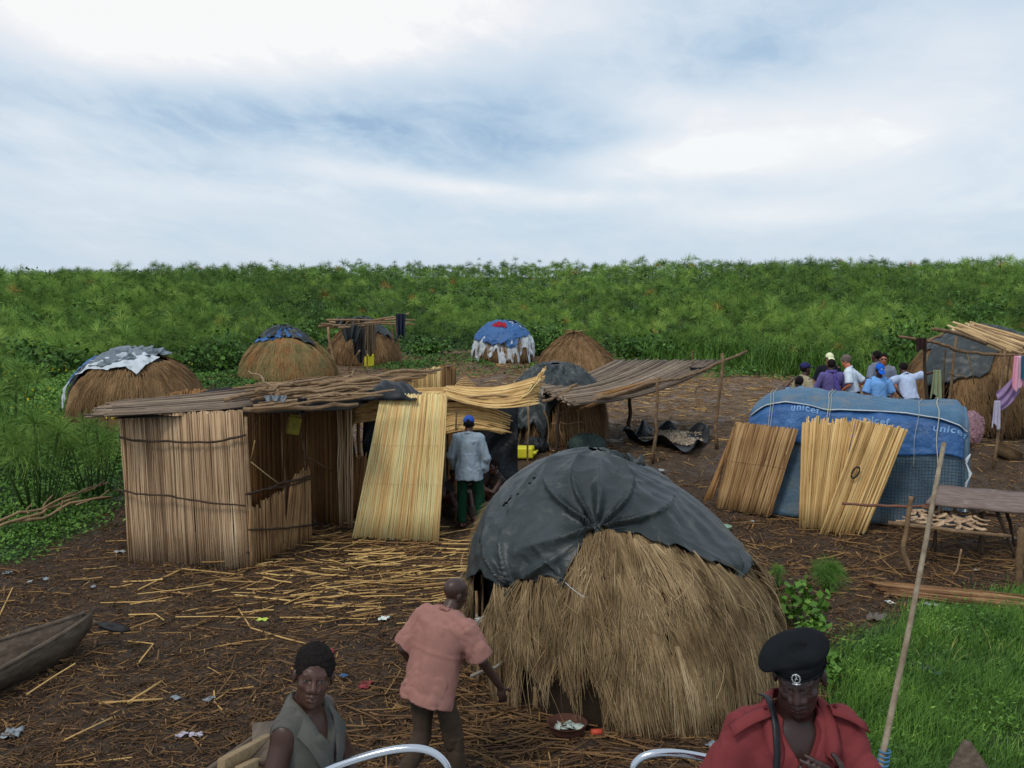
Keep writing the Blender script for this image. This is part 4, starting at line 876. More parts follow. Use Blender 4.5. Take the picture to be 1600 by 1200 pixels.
# stray bent stalks lying across the bundles
ns_ = 450; a_ = rng.uniform(-1.5, 1.7, ns_); b_ = rng.uniform(.4, .92, ns_); k_ = tmask(a_, b_); a_, b_ = a_[k_], b_[k_]; ns_ = len(a_); t_ = np.linspace(0, 1, 5)[None]
P = d0.P(a_[:, None]+rng.normal(0, .10, ns_)[:, None]*t_, np.minimum(b_[:, None]+rng.uniform(.03, .13, ns_)[:, None]*t_, 1), .10+.05*rng.random(ns_)[:, None]*t_+.03*np.sin(t_*3)); ribbons(mb, P, .0045*np.ones((ns_, 5)), nrm(rng.normal(size=(ns_, 3))), rng.uniform(.4, 1, ns_))
ob('thatch', mb, thatch_m, big, smooth=False)
tp_ = tarp(d0, e0, tarp_grey, big, knots=((934, 826, .70, .075, 9), (802, 924, .55, .060, 7), (884, 904, .25, .03, 5), (1155, 903, .35, .03, 5), (985, 728, .3, .03, 7)), fold=.012, na=420, ns=150, off=.075, ragged=.007,
     holes=((1003, 728, .07, .4), (985, 722, .045, .6), (800, 790, .030, .3), (806, 780, .02, .5), (758, 850, .026, 1), (752, 868, .020, 1), (768, 842, .018, 1), (845, 755, .016, 1), (838, 762, .015, 1), (818, 780, .014, 1), (850, 748, .013, 1), (1035, 748, .024, .3), (1052, 758, .02, .3), (1062, 783, .01, 1), (850, 722, .01, 1), (1082, 790, .010, 1), (905, 790, .007, 1), (775, 830, .01, 1)))
# flap of torn plastic by the ragged hole on top
mb = MB(); k0 = np.array(d0.P(*d0.hit(985, 726), .12)); g = np.linspace(0, 1, 8); A, B = np.meshgrid(g, g, indexing='ij')
P = k0+np.stack([(A-.5)*.16+.04*B, -.03*np.sin(A*3)-B*.05, -.10*B+.03*np.sin(A*6+B*4)+.04*np.sin(B*3)], -1); grid(mb, P); ob('torn_flap', mb, tarp_grey, tp_, solid=.004)
# knots and loose ends
for kx, ky in ((934, 827), (802, 925), (884, 904)):
    mb = MB(); k = d0.P(*d0.hit(kx, ky), .085)
    for j in range(7): a = rng.uniform(0, 6.28); tubes(mb, wob(k+np.array([.012*math.cos(a), -.01, .012*math.sin(a)]), k+np.array([.035*math.cos(a), -.03, -.03+.03*math.sin(a)]), 4, .004), np.array([.014, .013, .010, .004]), 6, .4)
    ob('knot', mb, tarp_grey, tp_)
mb = MB(); k = d0.P(*d0.hit(886, 906), .08); P = [k, d0.P(*d0.hit(900, 918), .12), d0.P(*d0.hit(915, 930), .12), d0.P(*d0.hit(922, 931), .11)]; tubes(mb, np.array(P), .0028, 4, .5); ob('cord', mb, white_p, big)
# doorway on the left: posts, hanging dark plastic, torn sacking
mb = MB(); 
for (px, y0_, y1_, Y, r) in ((744, 925, 1035, 8.95, .022), (752, 900, 1030, 9.2, .02)): a = W(px, y0_, Y); b_ = W(px+3, y1_, Y); b_[2] = gz(b_[0], b_[1]); stick(mb, b_, a, r, .012); 
ob('door_post', mb, pole_m, big)
Dp = lambda px, py, o=.04: d0.P(*d0.hit(px, py), o)
mb = MB(); a = np.linspace(0, 1, 26); A, B = np.meshgrid(a, a, indexing='ij')
TLp, TRp = W(738, 890, 9.55), W(800, 912, 8.75); P = TLp*(1-A[..., None])+TRp*A[..., None]; lo_ = np.interp(A, [0, .35, .6, 1], [.50, .72, .55, .16])
P[..., 2] -= B*lo_; P[..., 0] += .03*np.sin(A*14)*B+.05*B*(A < .5); P[..., 1] += .05*np.sin(A*17+2)*B; grid(mb, P); ob('door_curtain', mb, tarp_black, big, solid=.004)
mb = MB(); A, B = np.meshgrid(a, a, indexing='ij'); TLp, TRp = W(786, 922, 8.80), W(838, 930, 8.55)
P = TLp*(1-A[..., None])+TRp*A[..., None]; P[..., 2] -= B*np.interp(A, [0, .5, 1], [.34, .22, .10]); P += .02*np.sin(A*19+B*6)[..., None]*np.array([.5, 1, .2]); grid(mb, P, .2+.6*rng.random(P.shape[:2]))
ob('torn_sacking', mb, M('grey_sacking', [C(66, 60, 52), C(112, 104, 92), C(140, 134, 122)], ns=18, nmix=.6, bump=.8, bs=70), big, solid=.003)
mb = MB(); pts = np.array([W(790, 935, 8.7), W(795, 975, 8.62), W(797, 1000, 8.6), W(790, 1030, 8.5), W(775, 1043, 8.4), W(752, 1050, 8.25), W(735, 1057, 8.1)]); ribbons(mb, pts[None], np.full((1, 7), .035), nrm(np.cross(np.gradient(pts, axis=0), [0, 1, 0]))[None]); ob('canvas_strip', mb, cloth(150, 142, 128), big, solid=.003)
mb = MB(); k = W(746, 968, 8.93)
for j in range(24): tubes(mb, wob(k+rng.normal(0, .012, 3), k+np.array([rng.uniform(-.03, .09), rng.uniform(-.03, .01), rng.uniform(-.05, .05)]), 4, .012), .004, 4, .5)
ob('rag_tie', mb, cloth(176, 174, 168), big)
# stones or block under the thatch
mb = MB(); stick(mb, G(838, 1118)+[0, .1, 0], G(838, 1118)+[0, .1, .22], .035, .004); ob('stump', mb, pole_m, big)
# ---- far huts
HG = 'domed grass huts round the clearing'
def hut(label, pxc, py_base, wpx, py_top, cover=None, name='thatched_hut', mat=thatch_far, p=1.35, q=2.4, shift=(0, 0), n=9000, L=.75, w=.018, seed=1, ell=1.0, v=None, smin=.02, mask=None, flare=.07, phis=(-1.9, 1.9), dome=None):
    f = G(pxc, py_base); R = wpx/2/FPX*(f[1]+1); Y = f[1]+R*ell; x = (pxc-800)/FPX*Y; z = gz(x, Y); top = W(pxc, py_top, Y)[2]-z
    D = Dome((x, Y, z), R, R*ell, top-.03, p=p, q=q, shift=shift, seed=seed)
    if cover:
        es = [edge_fn(D, a_, b_) for a_, b_ in cover]; m0 = mask
        mask = lambda phi, s: (s > np.max([e(phi) for e in es], 0)-.03) & (m0(phi, s) if m0 else True)
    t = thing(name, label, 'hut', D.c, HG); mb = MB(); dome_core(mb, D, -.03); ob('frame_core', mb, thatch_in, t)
    mb = MB(); thatch(mb, D, n, L, w, s_lo=smin, s_hi=.92, flare=flare, phis=phis, v=v, mask=mask, tiers=5); thatch(mb, D, n//5, L, w*1.6, s_lo=smin, s_hi=.92, phis=(1.9, 4.4), v=v, tiers=4)
    ob('thatch', mb, mat, t, smooth=False); return t, D
# left hut under a blue, white and grey cover
t, D = hut('wide brown thatched hut draped with blue, white and grey sheeting, left of the reed shelter', 208, 682, 206, 548, p=1.5, q=3.2, n=15000, w=.016, seed=3, ell=1.05, cover=[([(98, 628), (108, 622), (113, 600), (125, 588), (150, 578), (172, 582), (198, 578), (213, 586), (232, 570), (262, 563)], .3)])
grey_sh_m = M('silvery_grey_sheet', [C(70, 78, 84), C(98, 106, 112), C(130, 138, 144)], ns=3, nmix=.8, bump=.6, bs=12, bdist=.04, rough=.45, spec=.4)
edg = edge_fn(D, [(128, 576), (140, 568), (152, 566), (166, 574), (176, 572), (200, 566), (222, 562), (240, 558), (262, 560)], .25)
tarp(D, edg, grey_sh_m, t, name='grey_sheet', off=.10, fold=.055, na=200, ns=70, seed=3, ragged=.008, knots=((176, 574, .5, .06, 7), (240, 558, .5, .06, 7)))
edg2 = edge_fn(D, [(108, 622), (114, 602), (124, 592), (140, 582), (150, 578), (172, 580), (198, 576), (206, 582), (213, 588), (220, 580), (232, 570), (243, 562)], .3)
tarp(D, edg2, tarp_white, t, name='white_sheet', off=.075, fold=.035, na=160, ns=60, seed=5, ragged=.004, phr=(D.hit(112, 600)[0]-.1, D.hit(243, 562)[0]))
tarp(D, lambda ph: .70+.04*np.sin(ph*9), tarp_blue, t, name='blue_sheet', off=.13, fold=.04, na=60, ns=50, seed=6, ragged=.012, s0=.36, phr=(-2.0, -1.02)); tarp(D, lambda ph: .86+.05*np.sin(ph*40), tarp_white, t, name='white_strip', off=.11, fold=.03, na=24, ns=50, seed=9, ragged=.02, s0=.42, phr=(-1.10, -.92))
if 0: edg3 = edge_fn(D, [(98, 630), (103, 630), (112, 628), (118, 605), (124, 592)], .6); tarp(D, edg3, tarp_blue, t, name='blue_sheet', off=.10, fold=.03, na=60, ns=60, seed=6, ragged=.012, phr=(-2.4, D.hit(124, 592)[0]))
if 0: edg4 = edge_fn(D, [(103, 632), (112, 650), (120, 662), (122, 640), (127, 600)], .5); tarp(D, edg4, tarp_white, t, name='white_strip', off=.085, fold=.03, na=30, ns=50, seed=8, s0=.55, ragged=.02, phr=(D.hit(106, 632)[0]-.05, D.hit(126, 600)[0]))
# half-green hut with a grey and blue cap
t, D = hut('dome of half-dried green and brown grass with a small grey and blue plastic cap', 450, 597, 150, 512, mat=thatch_green, p=1.15, q=2.2, n=14000, w=.022, seed=4, smin=.08, shift=(-.15, 0), v=.5, cover=[([(392, 532), (400, 530), (425, 530), (450, 526), (468, 534), (488, 542)], .30)])
e1 = edge_fn(D, [(392, 532), (400, 530), (425, 530), (450, 526), (468, 534), (488, 542)], .30); tarp(D, e1, tarp_grey, t, name='grey_plastic', off=.10, fold=.06, na=120, ns=40, seed=3, ragged=.012)
e2 = edge_fn(D, [(392, 538), (400, 538), (425, 533), (440, 528), (470, 528)], .2); tarp(D, e2, tarp_blue, t, name='blue_plastic', off=.07, fold=.03, na=70, ns=30, seed=7, ragged=.02)
# hut behind the drying rack
t, D = hut('dark thatched hut standing behind the pole drying rack', 567, 572, 112, 497, p=1.2, q=2.2, n=8000, w=.024, seed=5, v=.35, smin=.06)
e1 = edge_fn(D, [(535, 505), (548, 520), (556, 545), (575, 560), (582, 520), (600, 515), (615, 535)], .3); tarp(D, e1, tarp_grey, t, off=.1, fold=.04, na=90, ns=40, seed=2, ragged=.03)
# blue and white hut
t, D = hut('small hut wrapped in blue and tattered white sheeting with a red rag on top', 788, 568, 92, 503, p=1.6, q=2.8, n=3000, w=.024, seed=6)
tarp(D, lambda ph: .95+.05*np.sin(ph*13+2)+.05*np.sin(ph*5+1)+.03*np.sin(ph*31), tarp_white, t, name='white_sheet', off=.06, fold=.05, na=160, ns=50, seed=4, ragged=.04)
e1 = edge_fn(D, [(748, 530), (760, 536), (775, 540), (790, 536), (805, 530), (822, 525), (826, 512)], .15); tarp(D, e1, tarp_blue, t, name='blue_sheet', off=.15, fold=.03, na=110, ns=40, seed=3, ragged=.015, s0=lambda ph: .10+.42*np.clip(np.sin(ph-.25), 0, 1))
tarp(D, lambda ph: .80+.03*np.sin(ph*9), tarp_blue, t, name='blue_patch', off=.13, fold=.03, na=20, ns=12, seed=3, s0=.66, phr=(.05, .45)); tarp(D, lambda ph: .42+.05*np.sin(ph*20), cloth(150, 34, 48), t, name='red_rag', off=.17, fold=.04, na=40, ns=10, seed=9, s0=.26, ragged=.04, phr=(-.75, .1))
# bare brown hut
t, D = hut('bare brown thatched hut with a loose tuft of sticks at its top', 903, 610, 136, 520, p=1.25, q=2.1, n=15000, w=.018, seed=8, v=.5, shift=(-.1, 0))
mb = MB(); a = D.P(0, .01, .05)
for j in range(26): th = rng.uniform(0, 6.28); tubes(mb, wob(a+[0, 0, .02], a+np.array([.35*math.cos(th), .35*math.sin(th), rng.uniform(-.12, .10)]), 4, .02), .010, 4, rng.random())
ob('tuft', mb, thatch_far, t); 
mb = MB(); stick(mb, W(945, 555, 30.3), W(975, 572, 30.3), .03); ob('loose_pole', mb, pole_m, t)
# hut under black plastic next to the canopies
t, D = hut('thatched hut half covered by sagging dark plastic, behind the golden mats', 868, 700, 160, 572, p=1.5, q=2.9, n=9000, w=.012, seed=9, v=.38, cover=[([(775, 690), (790, 650), (800, 645), (815, 680), (835, 660), (850, 690), (862, 640), (880, 625), (905, 615), (918, 600), (922, 592)], .55)])
e1 = edge_fn(D, [(775, 690), (790, 650), (800, 645), (815, 680), (835, 660), (850, 690), (862, 640), (880, 625), (905, 615), (918, 600), (922, 592)], .55); tarp(D, e1, tarp_grey, t, off=.10, fold=.05, na=150, ns=60, seed=5, ragged=.03)
mb = MB(); tt = np.linspace(0, 1, 9)
for (x0_, y0_, x1_, y1_) in ((868, 650, 905, 628), (862, 662, 912, 660), (872, 640, 878, 690), (888, 640, 892, 700), (905, 635, 905, 690)): stick(mb, W(x0_, y0_, D.c[1]-D.Ry-.25), W(x1_, y1_, D.c[1]-D.Ry-.25), .013, .02)
ob('bent_withies', mb, pole_m, t)
# far right hut under grey tarp
f = np.array([11.15, 22.6]); D = Dome((f[0], f[1], .4), 2.1, 1.8, 2.25, p=1.35, q=2.6, seed=4, shift=(-.5, 0)); t = thing('thatched_hut', 'thatched hut with a sloping grey tarpaulin at the far right behind hanging clothes', 'hut', D.c, HG)
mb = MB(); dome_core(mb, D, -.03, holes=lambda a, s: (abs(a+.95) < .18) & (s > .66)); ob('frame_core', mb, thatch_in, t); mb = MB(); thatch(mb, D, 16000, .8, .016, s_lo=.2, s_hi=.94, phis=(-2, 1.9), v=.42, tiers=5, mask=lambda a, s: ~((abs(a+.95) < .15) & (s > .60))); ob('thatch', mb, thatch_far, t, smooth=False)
e1 = edge_fn(D, [(1452, 606), (1466, 604), (1490, 598), (1520, 590), (1545, 587), (1552, 560), (1560, 540), (1600, 545)], .5); tarp(D, e1, tarp_grey, t, off=.09, fold=.03, na=150, ns=60, seed=5, ragged=.008)
mb = MB(); tubes(mb, np.array([W(1510, 548, 20.6), W(1518, 575, 20.5), W(1522, 600, 20.5)]), .012, 5); ob('cord', mb, pole_m, t)
# ------------------------------------------------------------------ the reed shelter on the left
def flat(*a): return [np.asarray(q, float) for q in a]
def wall(parent, A, B, h0, h1, n, m, name='wall', r=.009, jt=.03, jb=.03, tilt=(0, 0), backing=True, K=5, cross=.005, v0=0, v1=1):
    A = np.array([A[0], A[1], gz(A[0], A[1])]); B = np.array([B[0], B[1], gz(B[0], B[1])]); tv = np.array([tilt[0], tilt[1], 0])
    mb = MB(); mat_panel(mb, A+[0, 0, h0]+tv, B+[0, 0, h1]+tv, A, B, n, r, jt, jb, K=K, cross=cross, v0=v0, v1=v1); o = ob(name, mb, m, parent); return A, B, o
A0, B0, C0 = G(203, 878), G(392, 890), G(487, 845); Dd = G(541, 824); F0 = np.array([-5.78, 14.7, 0]); E0 = np.array([-5.6, 17.0, 0])
sh = thing('reed_shelter', 'weathered reed shelter with a front wall, broken half wall and roof heaped with sticks', 'shelter', (A0+B0)/2)
hA = W(188, 652, A0[1])[2]; hB = W(385, 634, B0[1])[2]-.09
_, _, fw = wall(sh, A0, B0, hA, hB, 135, reed_old, name='front_wall', r=.0088, jt=.02, jb=.05, cross=.006, tilt=(-.06, .04))
def pole_px(pts, Y0, Y1, r, m, parent, name='tie_pole', off=0.0, v=.4, wv=.008):
    n = len(pts); P = np.array([W(px, py, Y0+(Y1-Y0)*i/(n-1)+off) for i, (px, py) in enumerate(pts)]); P = np.repeat(P, 1, 0)
    t = np.linspace(0, n-1, n*3); Q = np.stack([np.interp(t, range(n), P[:, k]) for k in range(3)], -1)+rng.normal(0, wv, (n*3, 3))*.5
    mb = MB(); tubes(mb, Q, np.full(len(Q), r)*rng.uniform(.85, 1.2, len(Q)), 7, v); return ob(name, mb, m, parent)
pole_px([(187, 684), (210, 689), (260, 690), (300, 691), (345, 690), (383, 680)], A0[1]-.05, B0[1]-.05, .014, pole_dark, fw)
pole_px([(180, 766), (200, 768), (215, 772), (260, 774), (290, 780), (330, 786), (383, 790)], A0[1]-.05, B0[1]-.05, .012, pole_dark, fw)
wall(sh, A0, F0, 1.98, 1.88, 60, reed_brown, name='side_wall', r=.011); wall(sh, F0, E0, 1.84, 1.78, 60, reed_brown, name='side_wall', r=.012); wall(sh, E0, Dd, 1.78, 1.98, 150, reed_brown, name='back_wall', r=.012)
for q, hh, ph_ in ((B0, 2.02, 1), (A0, 2.0, 1), (Dd, 2.05, 1)):
    mb = MB(); stick(mb, np.array([q[0]+.02, q[1]+.04, gz(q[0], q[1])]), np.array([q[0]-.02, q[1]+.04, hh]), .028, .012); ob('corner_post', mb, pole_m, sh)
# bundle of reeds on the right-hand corner
mb = MB()
for j in range(16): p = Dd+np.array([rng.uniform(-.10, .10), rng.uniform(-.06, .02), 0]); tubes(mb, wob(p, p+np.array([rng.uniform(-.03, .06), 0, rng.uniform(1.9, 2.1)]), 7, .012), .010, 5, rng.random())
ob('corner_bundle', mb, reed_old, sh)
# half wall: two pieces with a broken gap, three rails
mbA = MB(); hz = lambda px, py, Y: W(px, py, Y)[2]
q = lambda u: B0*(1-u)+C0*u
mat_panel(mbA, np.r_[q(.0)[:2], .80], np.r_[q(.55)[:2], .88], q(.0), q(.55), 26, .011, .05, .03, cross=.006); mat_panel(mbA, np.r_[q(.66)[:2], .95], np.r_[q(1.0)[:2], 1.02], q(.48), q(1.0), 30, .011, .09, .03, cross=.006)
hw = ob('half_wall', mbA, reed_mid if False else M('tan_reed', [C(84, 60, 40), C(128, 98, 66), C(158, 126, 88)], ns=4, nmix=.3, bump=.3), sh)
for pts, r in (([(385, 772), (415, 766), (440, 755), (465, 750), (488, 742)], .017), ([(388, 827), (430, 826), (460, 824), (488, 820)], .014), ([(385, 863), (410, 864), (440, 858), (480, 850)], .012), ([(400, 768), (425, 762), (455, 758), (485, 748)], .012)): pole_px(pts, B0[1]-.06, C0[1]-.06, r, pole_dark, hw, name='rail')
for a_, b_ in ((W(392, 722, 13.1), W(437, 757, 14.0)), (W(398, 688, 13.1), W(391, 720, 13.05)), (W(462, 836, 13.9), W(484, 852, 14.1))): mb = MB(); stick(mb, a_, b_, .010, .004); ob('loose_reed', mb, reed_mid, sh)
# fork post inside, with a jutting branch
mb = MB(); stick(mb, G(476, 842)+[0, .6, 0], W(466, 640, 14.4), .022, .03); stick(mb, W(478, 715, 14.4), W(520, 735, 14.8), .018, .012); ob('forked_post', mb, pole_m, sh)
# flat reed roof at the left, heap of sticks at the right
mb = MB(); rz = 2.06
rl = [np.array([*Gz(px, py, rz)[:2], rz]) for px, py in ((146, 652), (386, 637), (175, 634), (388, 610))]
P0, P1, P2, P3 = rl
for l in range(3):
    k = .010*l; mat_panel(mb, P0+[0, .16*l, k], P2+[0, .1*l, k+.02], P1+[0, .14*l, k-.0], P3+[0, .0, k+.02], 26, .013, .14, .05, K=6, bow=.015, layers=1, cross=.012)
ob('reed_roof', mb, reed_grey, sh)
mb = MB(); g = np.linspace(0, 1, 24); A, B = np.meshgrid(g, g, indexing='ij'); cn = [np.array([*Gz(px, py, 2.02)[:2], 2.0]) for px, py in ((175, 652), (545, 638), (330, 606), (668, 582))]
P = (cn[0]*(1-A[..., None])+cn[1]*A[..., None])*(1-B[..., None])+(cn[2]*(1-A[..., None])+cn[3]*A[..., None])*B[..., None]; P[..., 2] += .02*np.sin(A*17)*np.sin(B*13); grid(mb, P); ob('roof_plastic', mb, M('matte_black_plastic', [C(20, 18, 17, 1)], rough=.9, bump=.3), sh, solid=.004)  # black sheet under the sticks, extended across the roof to darken the room below
qf = lambda u, v, z=2.08: np.array([*((np.array(Gz(388, 640, z))*(1-v)+np.array(Gz(345, 604, z))*v)*(1-u)+(np.array(Gz(600, 618, z))*(1-v)+np.array(Gz(705, 574, z))*v)*u)[:2], z])
for j in range(64):
    v = (j+.5)/50 if j < 50 else rng.random(); u0 = rng.uniform(0, .35); u1 = rng.uniform(.6, 1.0); z = 2.06+rng.uniform(0, .10)
    mb = MB(); stick(mb, qf(u0, v, z), qf(u1, np.clip(v+rng.normal(0, .10), 0, 1), z+rng.uniform(-.02, .08)), rng.uniform(.009, .022), .022, K=9, v=rng.uniform(.4, 1)); ob('roof_pole', mb, pole_m, sh)
for (a, b_, r, dz) in (((352, 625), (512, 590), .035, .16), ((380, 640), (560, 630), .045, .06), ((500, 600), (690, 575), .045, .14), ((540, 598), (640, 590), .05, .14), ((400, 612), (470, 600), .03, .22), ((388, 580), (440, 612), .018, .2), ((400, 583), (420, 602), .016, .2), ((545, 588), (556, 578), .02, .16), ((430, 618), (610, 602), .03, .13)):
    z = 2.06+dz; mb = MB(); stick(mb, np.array([*Gz(*a, z)[:2], z]), np.array([*Gz(*b_, z)[:2], z]), r*.8, .035, K=10, v=rng.uniform(.5, 1)); ob('roof_pole', mb, pole_m, sh)
mb = MB()
for j in range(90):
    u, v = rng.random(), rng.random()*.25; p = qf(u, v, 2.03); tubes(mb, wob(p, p+np.array([rng.uniform(-.25, .25), rng.uniform(-.1, .1), rng.uniform(-.22, .03)]), 5, .02), .006, 4, rng.random())
ob('roof_brush', mb, pole_dark, sh)
# things hung or lying there
def jerrycan(c, R, s, label, m, group=None):
    t = thing('jerrycan', label, 'jerrycan', c, group); c = np.asarray(c, float); F = Field(axis(-.26*s, .26*s, .009), axis(-.2*s, .2*s, .009), axis(-.30*s, .32*s, .009))
    def fn(P):
        q = np.abs(P-np.array([0, 0, 0]))-np.array([.13, .085, .18])*s+.03*s; return np.sqrt((np.maximum(q, 0)**2).sum(-1))+np.minimum(q.max(-1), 0)-.03*s
    F.op((-.2, -.2, -.25), (.2, .2, .3), fn, 0); F.cap((-.06*s, 0, .19*s), (.08*s, 0, .22*s), .018*s, .018*s, .02); F.cap((0, 0, .155*s), (.01*s, 0, .165*s), .028*s, .028*s, .02, 'sub'); F.cap((-.09*s, 0, .17*s), (-.09*s, 0, .215*s), .026*s, .024*s, .01)
    for e in (-1, 1): F.ell((0, e*.092*s, 0), np.array([.085, .012, .12])*s, None, .01, 'sub')
    V, Fa = F.mesh(); V = V@np.asarray(R).T+c; sd_ob('body', V, Fa, m, t)
    V = np.array([-.09*s, 0, .235*s]); mb = MB(); tubes(mb, np.array([V, V+[0, 0, .02*s]])@np.asarray(R).T+c, .024*s, 10); ob('lid', mb, tarp_black, t); return t
dull_y = M('dull_yellow_plastic', [C(128, 118, 40), C(150, 138, 56)], ns=8, nmix=.8, rough=.55, bump=.1, dirt=(C(70, 62, 44), 6, .5, .6))
jc = W(459, 665, 14.35); jerrycan(jc, rotz(.3)@roty(.22), .72, 'dull yellow plastic jerrycan hanging inside the reed shelter', dull_y)
mb = MB(); tubes(mb, np.array([W(459, 640, 14.35), W(457, 650, 14.35)]), .006, 5); tag(ob('rope', mb, pole_dark, origin=W(459, 640, 14.35)), 'short dark rope the dull yellow jerrycan hangs from', 'rope')
# small rag hanging from the eave
def rag(px, py, w, h, Y, m, name, label, cat, group=None, seed=0, taper=.6, fold=.02, z_=None, yaw=0.0, mats=None, fn=None):
    top = W(px, py, Y); g = np.linspace(0, 1, 26); A, B = np.meshgrid(g, g, indexing='ij'); ww = w/FPX*Y; hh = h/FPX*Y; k = 1-taper*B
    x = (A-.5)*ww*k; P = np.stack([top[0]+x*math.cos(yaw), top[1]+x*math.sin(yaw)+fold*np.sin(A*15+seed)*(.4+B)+fold*.6*np.sin(A*31+seed+B*3), top[2]-B*hh*(1-.12*np.cos(A*7+seed))], -1)
    mb = MB(); grid(mb, P, A if fn is None else fn(A, B)); return tag(ob(name, mb, m, origin=top, solid=.004), label, cat, group)
rag(472, 622, 16, 26, 12.95, tarp_black, 'rag', 'small black plastic rag hanging from the front eave of the reed shelter', 'rag', seed=2)
rag(431, 618, 36, 9, 12.85, cloth(120, 126, 130), 'cloth', 'grey cloth tucked among the sticks along the roof edge of the reed shelter', 'cloth', seed=4, taper=.2)
# ------------------------------------------------------------------ second shelter: dark room, golden mats
s2 = thing('mat_shelter', 'shelter lined with black plastic and roofed with golden mats, right of the reed shelter', 'shelter', G(620, 800))
A = np.array([-2.45, 16.2, 0]); B = np.array([.1, 17.2, 0])
mb = MB(); g = np.linspace(0, 1, 40); U, V_ = np.meshgrid(g, g, indexing='ij'); P = A*(1-U[..., None])+B*U[..., None]; P[..., 2] = V_*1.62+.1; P[..., 1] += .07*np.sin(U*30+3*np.sin(V_*6))+.04*np.sin(V_*9+U*11); grid(mb, P); ob('plastic_wall', mb, tarp_black, s2, solid=.004)
mb = MB(); P = np.stack([-2.62+.9*V_*0+.05*np.sin(V_*14+U*9), 15.3+U*1.0, V_*1.95], -1); grid(mb, P); ob('plastic_wall', mb, tarp_black, s2, solid=.004)
for (x0_, y0_, x1_, y1_, Y, r) in ((562, 770, 561, 655, 15.7, .042), (694, 845, 700, 640, 15.5, .028), (712, 815, 712, 690, 15.0, .016), (709, 690, 713, 640, 15.1, .018), (822, 728, 826, 630, 17.6, .022)):
    mb = MB(); a = W(x0_, y0_, Y); a[2] = gz(a[0], a[1]); stick(mb, a, W(x1_, y1_, Y), r, .02); ob('post', mb, pole_m, s2)
mb = MB(); stick(mb, W(560, 630, 15.4), W(850, 618, 15.6), .022, .03, K=9); stick(mb, W(566, 615, 16.6), W(838, 600, 16.6), .022, .03, K=9); ob('cross_beam', mb, pole_m, s2)
def mpx(quad, Ys, n, m, r=.008, jt=.04, jb=.04, name='mat', parent=None, label=None, cat='mat', group=None, layers=2, sag=None, bow=0, K=6, cross=.005, v0=0, v1=1, extra=None, origin=None):
    q = [W(px, py, Y) for (px, py), Y in zip(quad, Ys)]; mb = MB(); mat_panel(mb, *q, n, r, jt, jb, layers=layers, sag=sag, bow=bow, K=K, cross=cross, v0=v0, v1=v1)
    if extra: extra(mb, q)
    o = ob(name, mb, m, parent, origin=(q[2]+q[3])/2 if parent is None else (0, 0, 0))
    if parent is None: tag(o, label, cat, group)
    return o
def mat_ties(fr, r=.004):
    def f(mb, q):
        TL, TR, BL, BR = q; nv = nrm(np.cross(TR-TL, BL-TL)); nv = nv if nv[1] < 0 else -nv
        for t in fr: a = TL*(1-t)+BL*t; b_ = TR*(1-t)+BR*t; tubes(mb, wob(a+nv*.016, b_+nv*.016, 14, .006), r, 4, .02)
    return f
# roof mats; the far right ends fan out and curl upwards
mpx([(598, 622), (612, 606), (700, 624), (716, 604)], [15.2, 16.9, 15.1, 16.6], 46, reed_mid, name='roof_mat', parent=s2, jt=.08, jb=.05)
mpx([(690, 616), (700, 603), (834, 630), (846, 592)], [15.1, 16.6, 15.2, 16.0], 60, reed_mid, name='roof_mat', parent=s2, jt=.05, jb=.07, sag=lambda u, t: np.stack([0*t*u, 0*t*u, -.13*np.sin(t*np.pi)*(1-.2*u)+.06*u*t], -1), K=9, r=.009)
mpx([(815, 622), (835, 598), (838, 606), (850, 584)], [15.3, 15.8, 15.3, 15.8], 26, reed_mid, name='roof_mat', parent=s2, jt=.05, jb=.07, sag=lambda u, t: np.stack([0*t*u, 0*t*u, .10*t*t+0*u], -1))
mpx([(694, 628), (698, 678), (787, 642), (790, 672)], [15.4, 15.1, 15.7, 15.2], 44, reed_mid, name='side_mat', parent=s2, jt=.05, jb=.10, sag=lambda u, t: np.stack([0*t*u, 0*t*u, .05*np.sin(t*np.pi)-.06*t*t], -1), K=8, r=.009)
mpx([(550, 625), (552, 664), (606, 622), (600, 655)], [15.0, 14.9, 15.3, 15.1], 30, reed_mid, name='side_mat', parent=s2, jt=.03, jb=.05, bow=.05, r=.009, v0=-.1, v1=.7)
mpx([(548, 626), (560, 640), (600, 612), (606, 628)], [14.95, 14.85, 15.2, 15.1], 18, reed_mid, name='side_mat', parent=s2, jt=.05, jb=.05, bow=.09, r=.009, v0=.0, v1=.8)
# low brown mats leaning inside
mpx([(538, 722), (580, 714), (526, 820), (572, 806)], [15.4, 15.6, 15.2, 15.4], 34, reed_brown, name='reed_mat', label='low brown reed mat leaning between the reed shelter and the large pale mat', cat='mat', jt=.10, r=.011)
mpx([(700, 655), (745, 690), (702, 822), (712, 815)], [16.6, 16.6, 16.0, 16.2], 40, reed_brown, name='reed_mat', label='dark brown mat hanging in the shade behind the man seen from behind', cat='mat', jt=.10, r=.011, v0=-.1, v1=.6)
# the large pale mat
Yb = G(620, 846)[1]
mpx([(596, 618), (699, 616), (552, 839), (686, 846)], [Yb+.25, Yb+.30, Yb, Yb-.02], 92, reed_new, r=.0082, jt=.02, jb=.02, name='reed_mat', label='tall pale freshly cut reed mat leaning upright in the middle of the shelters', cat='mat', extra=mat_ties((.35, .62), .002))
# reeds strewn at its foot, and a stack of golden mats right of it
mpx([(690, 826), (700, 846), (800, 822), (815, 842)], [15.3, 14.6, 15.3, 14.6], 50, reed_mid, name='reed_mat', label='golden mat lying flat on the ground under the feet of the man seen from behind', cat='mat', jt=.1, jb=.2, r=.010)
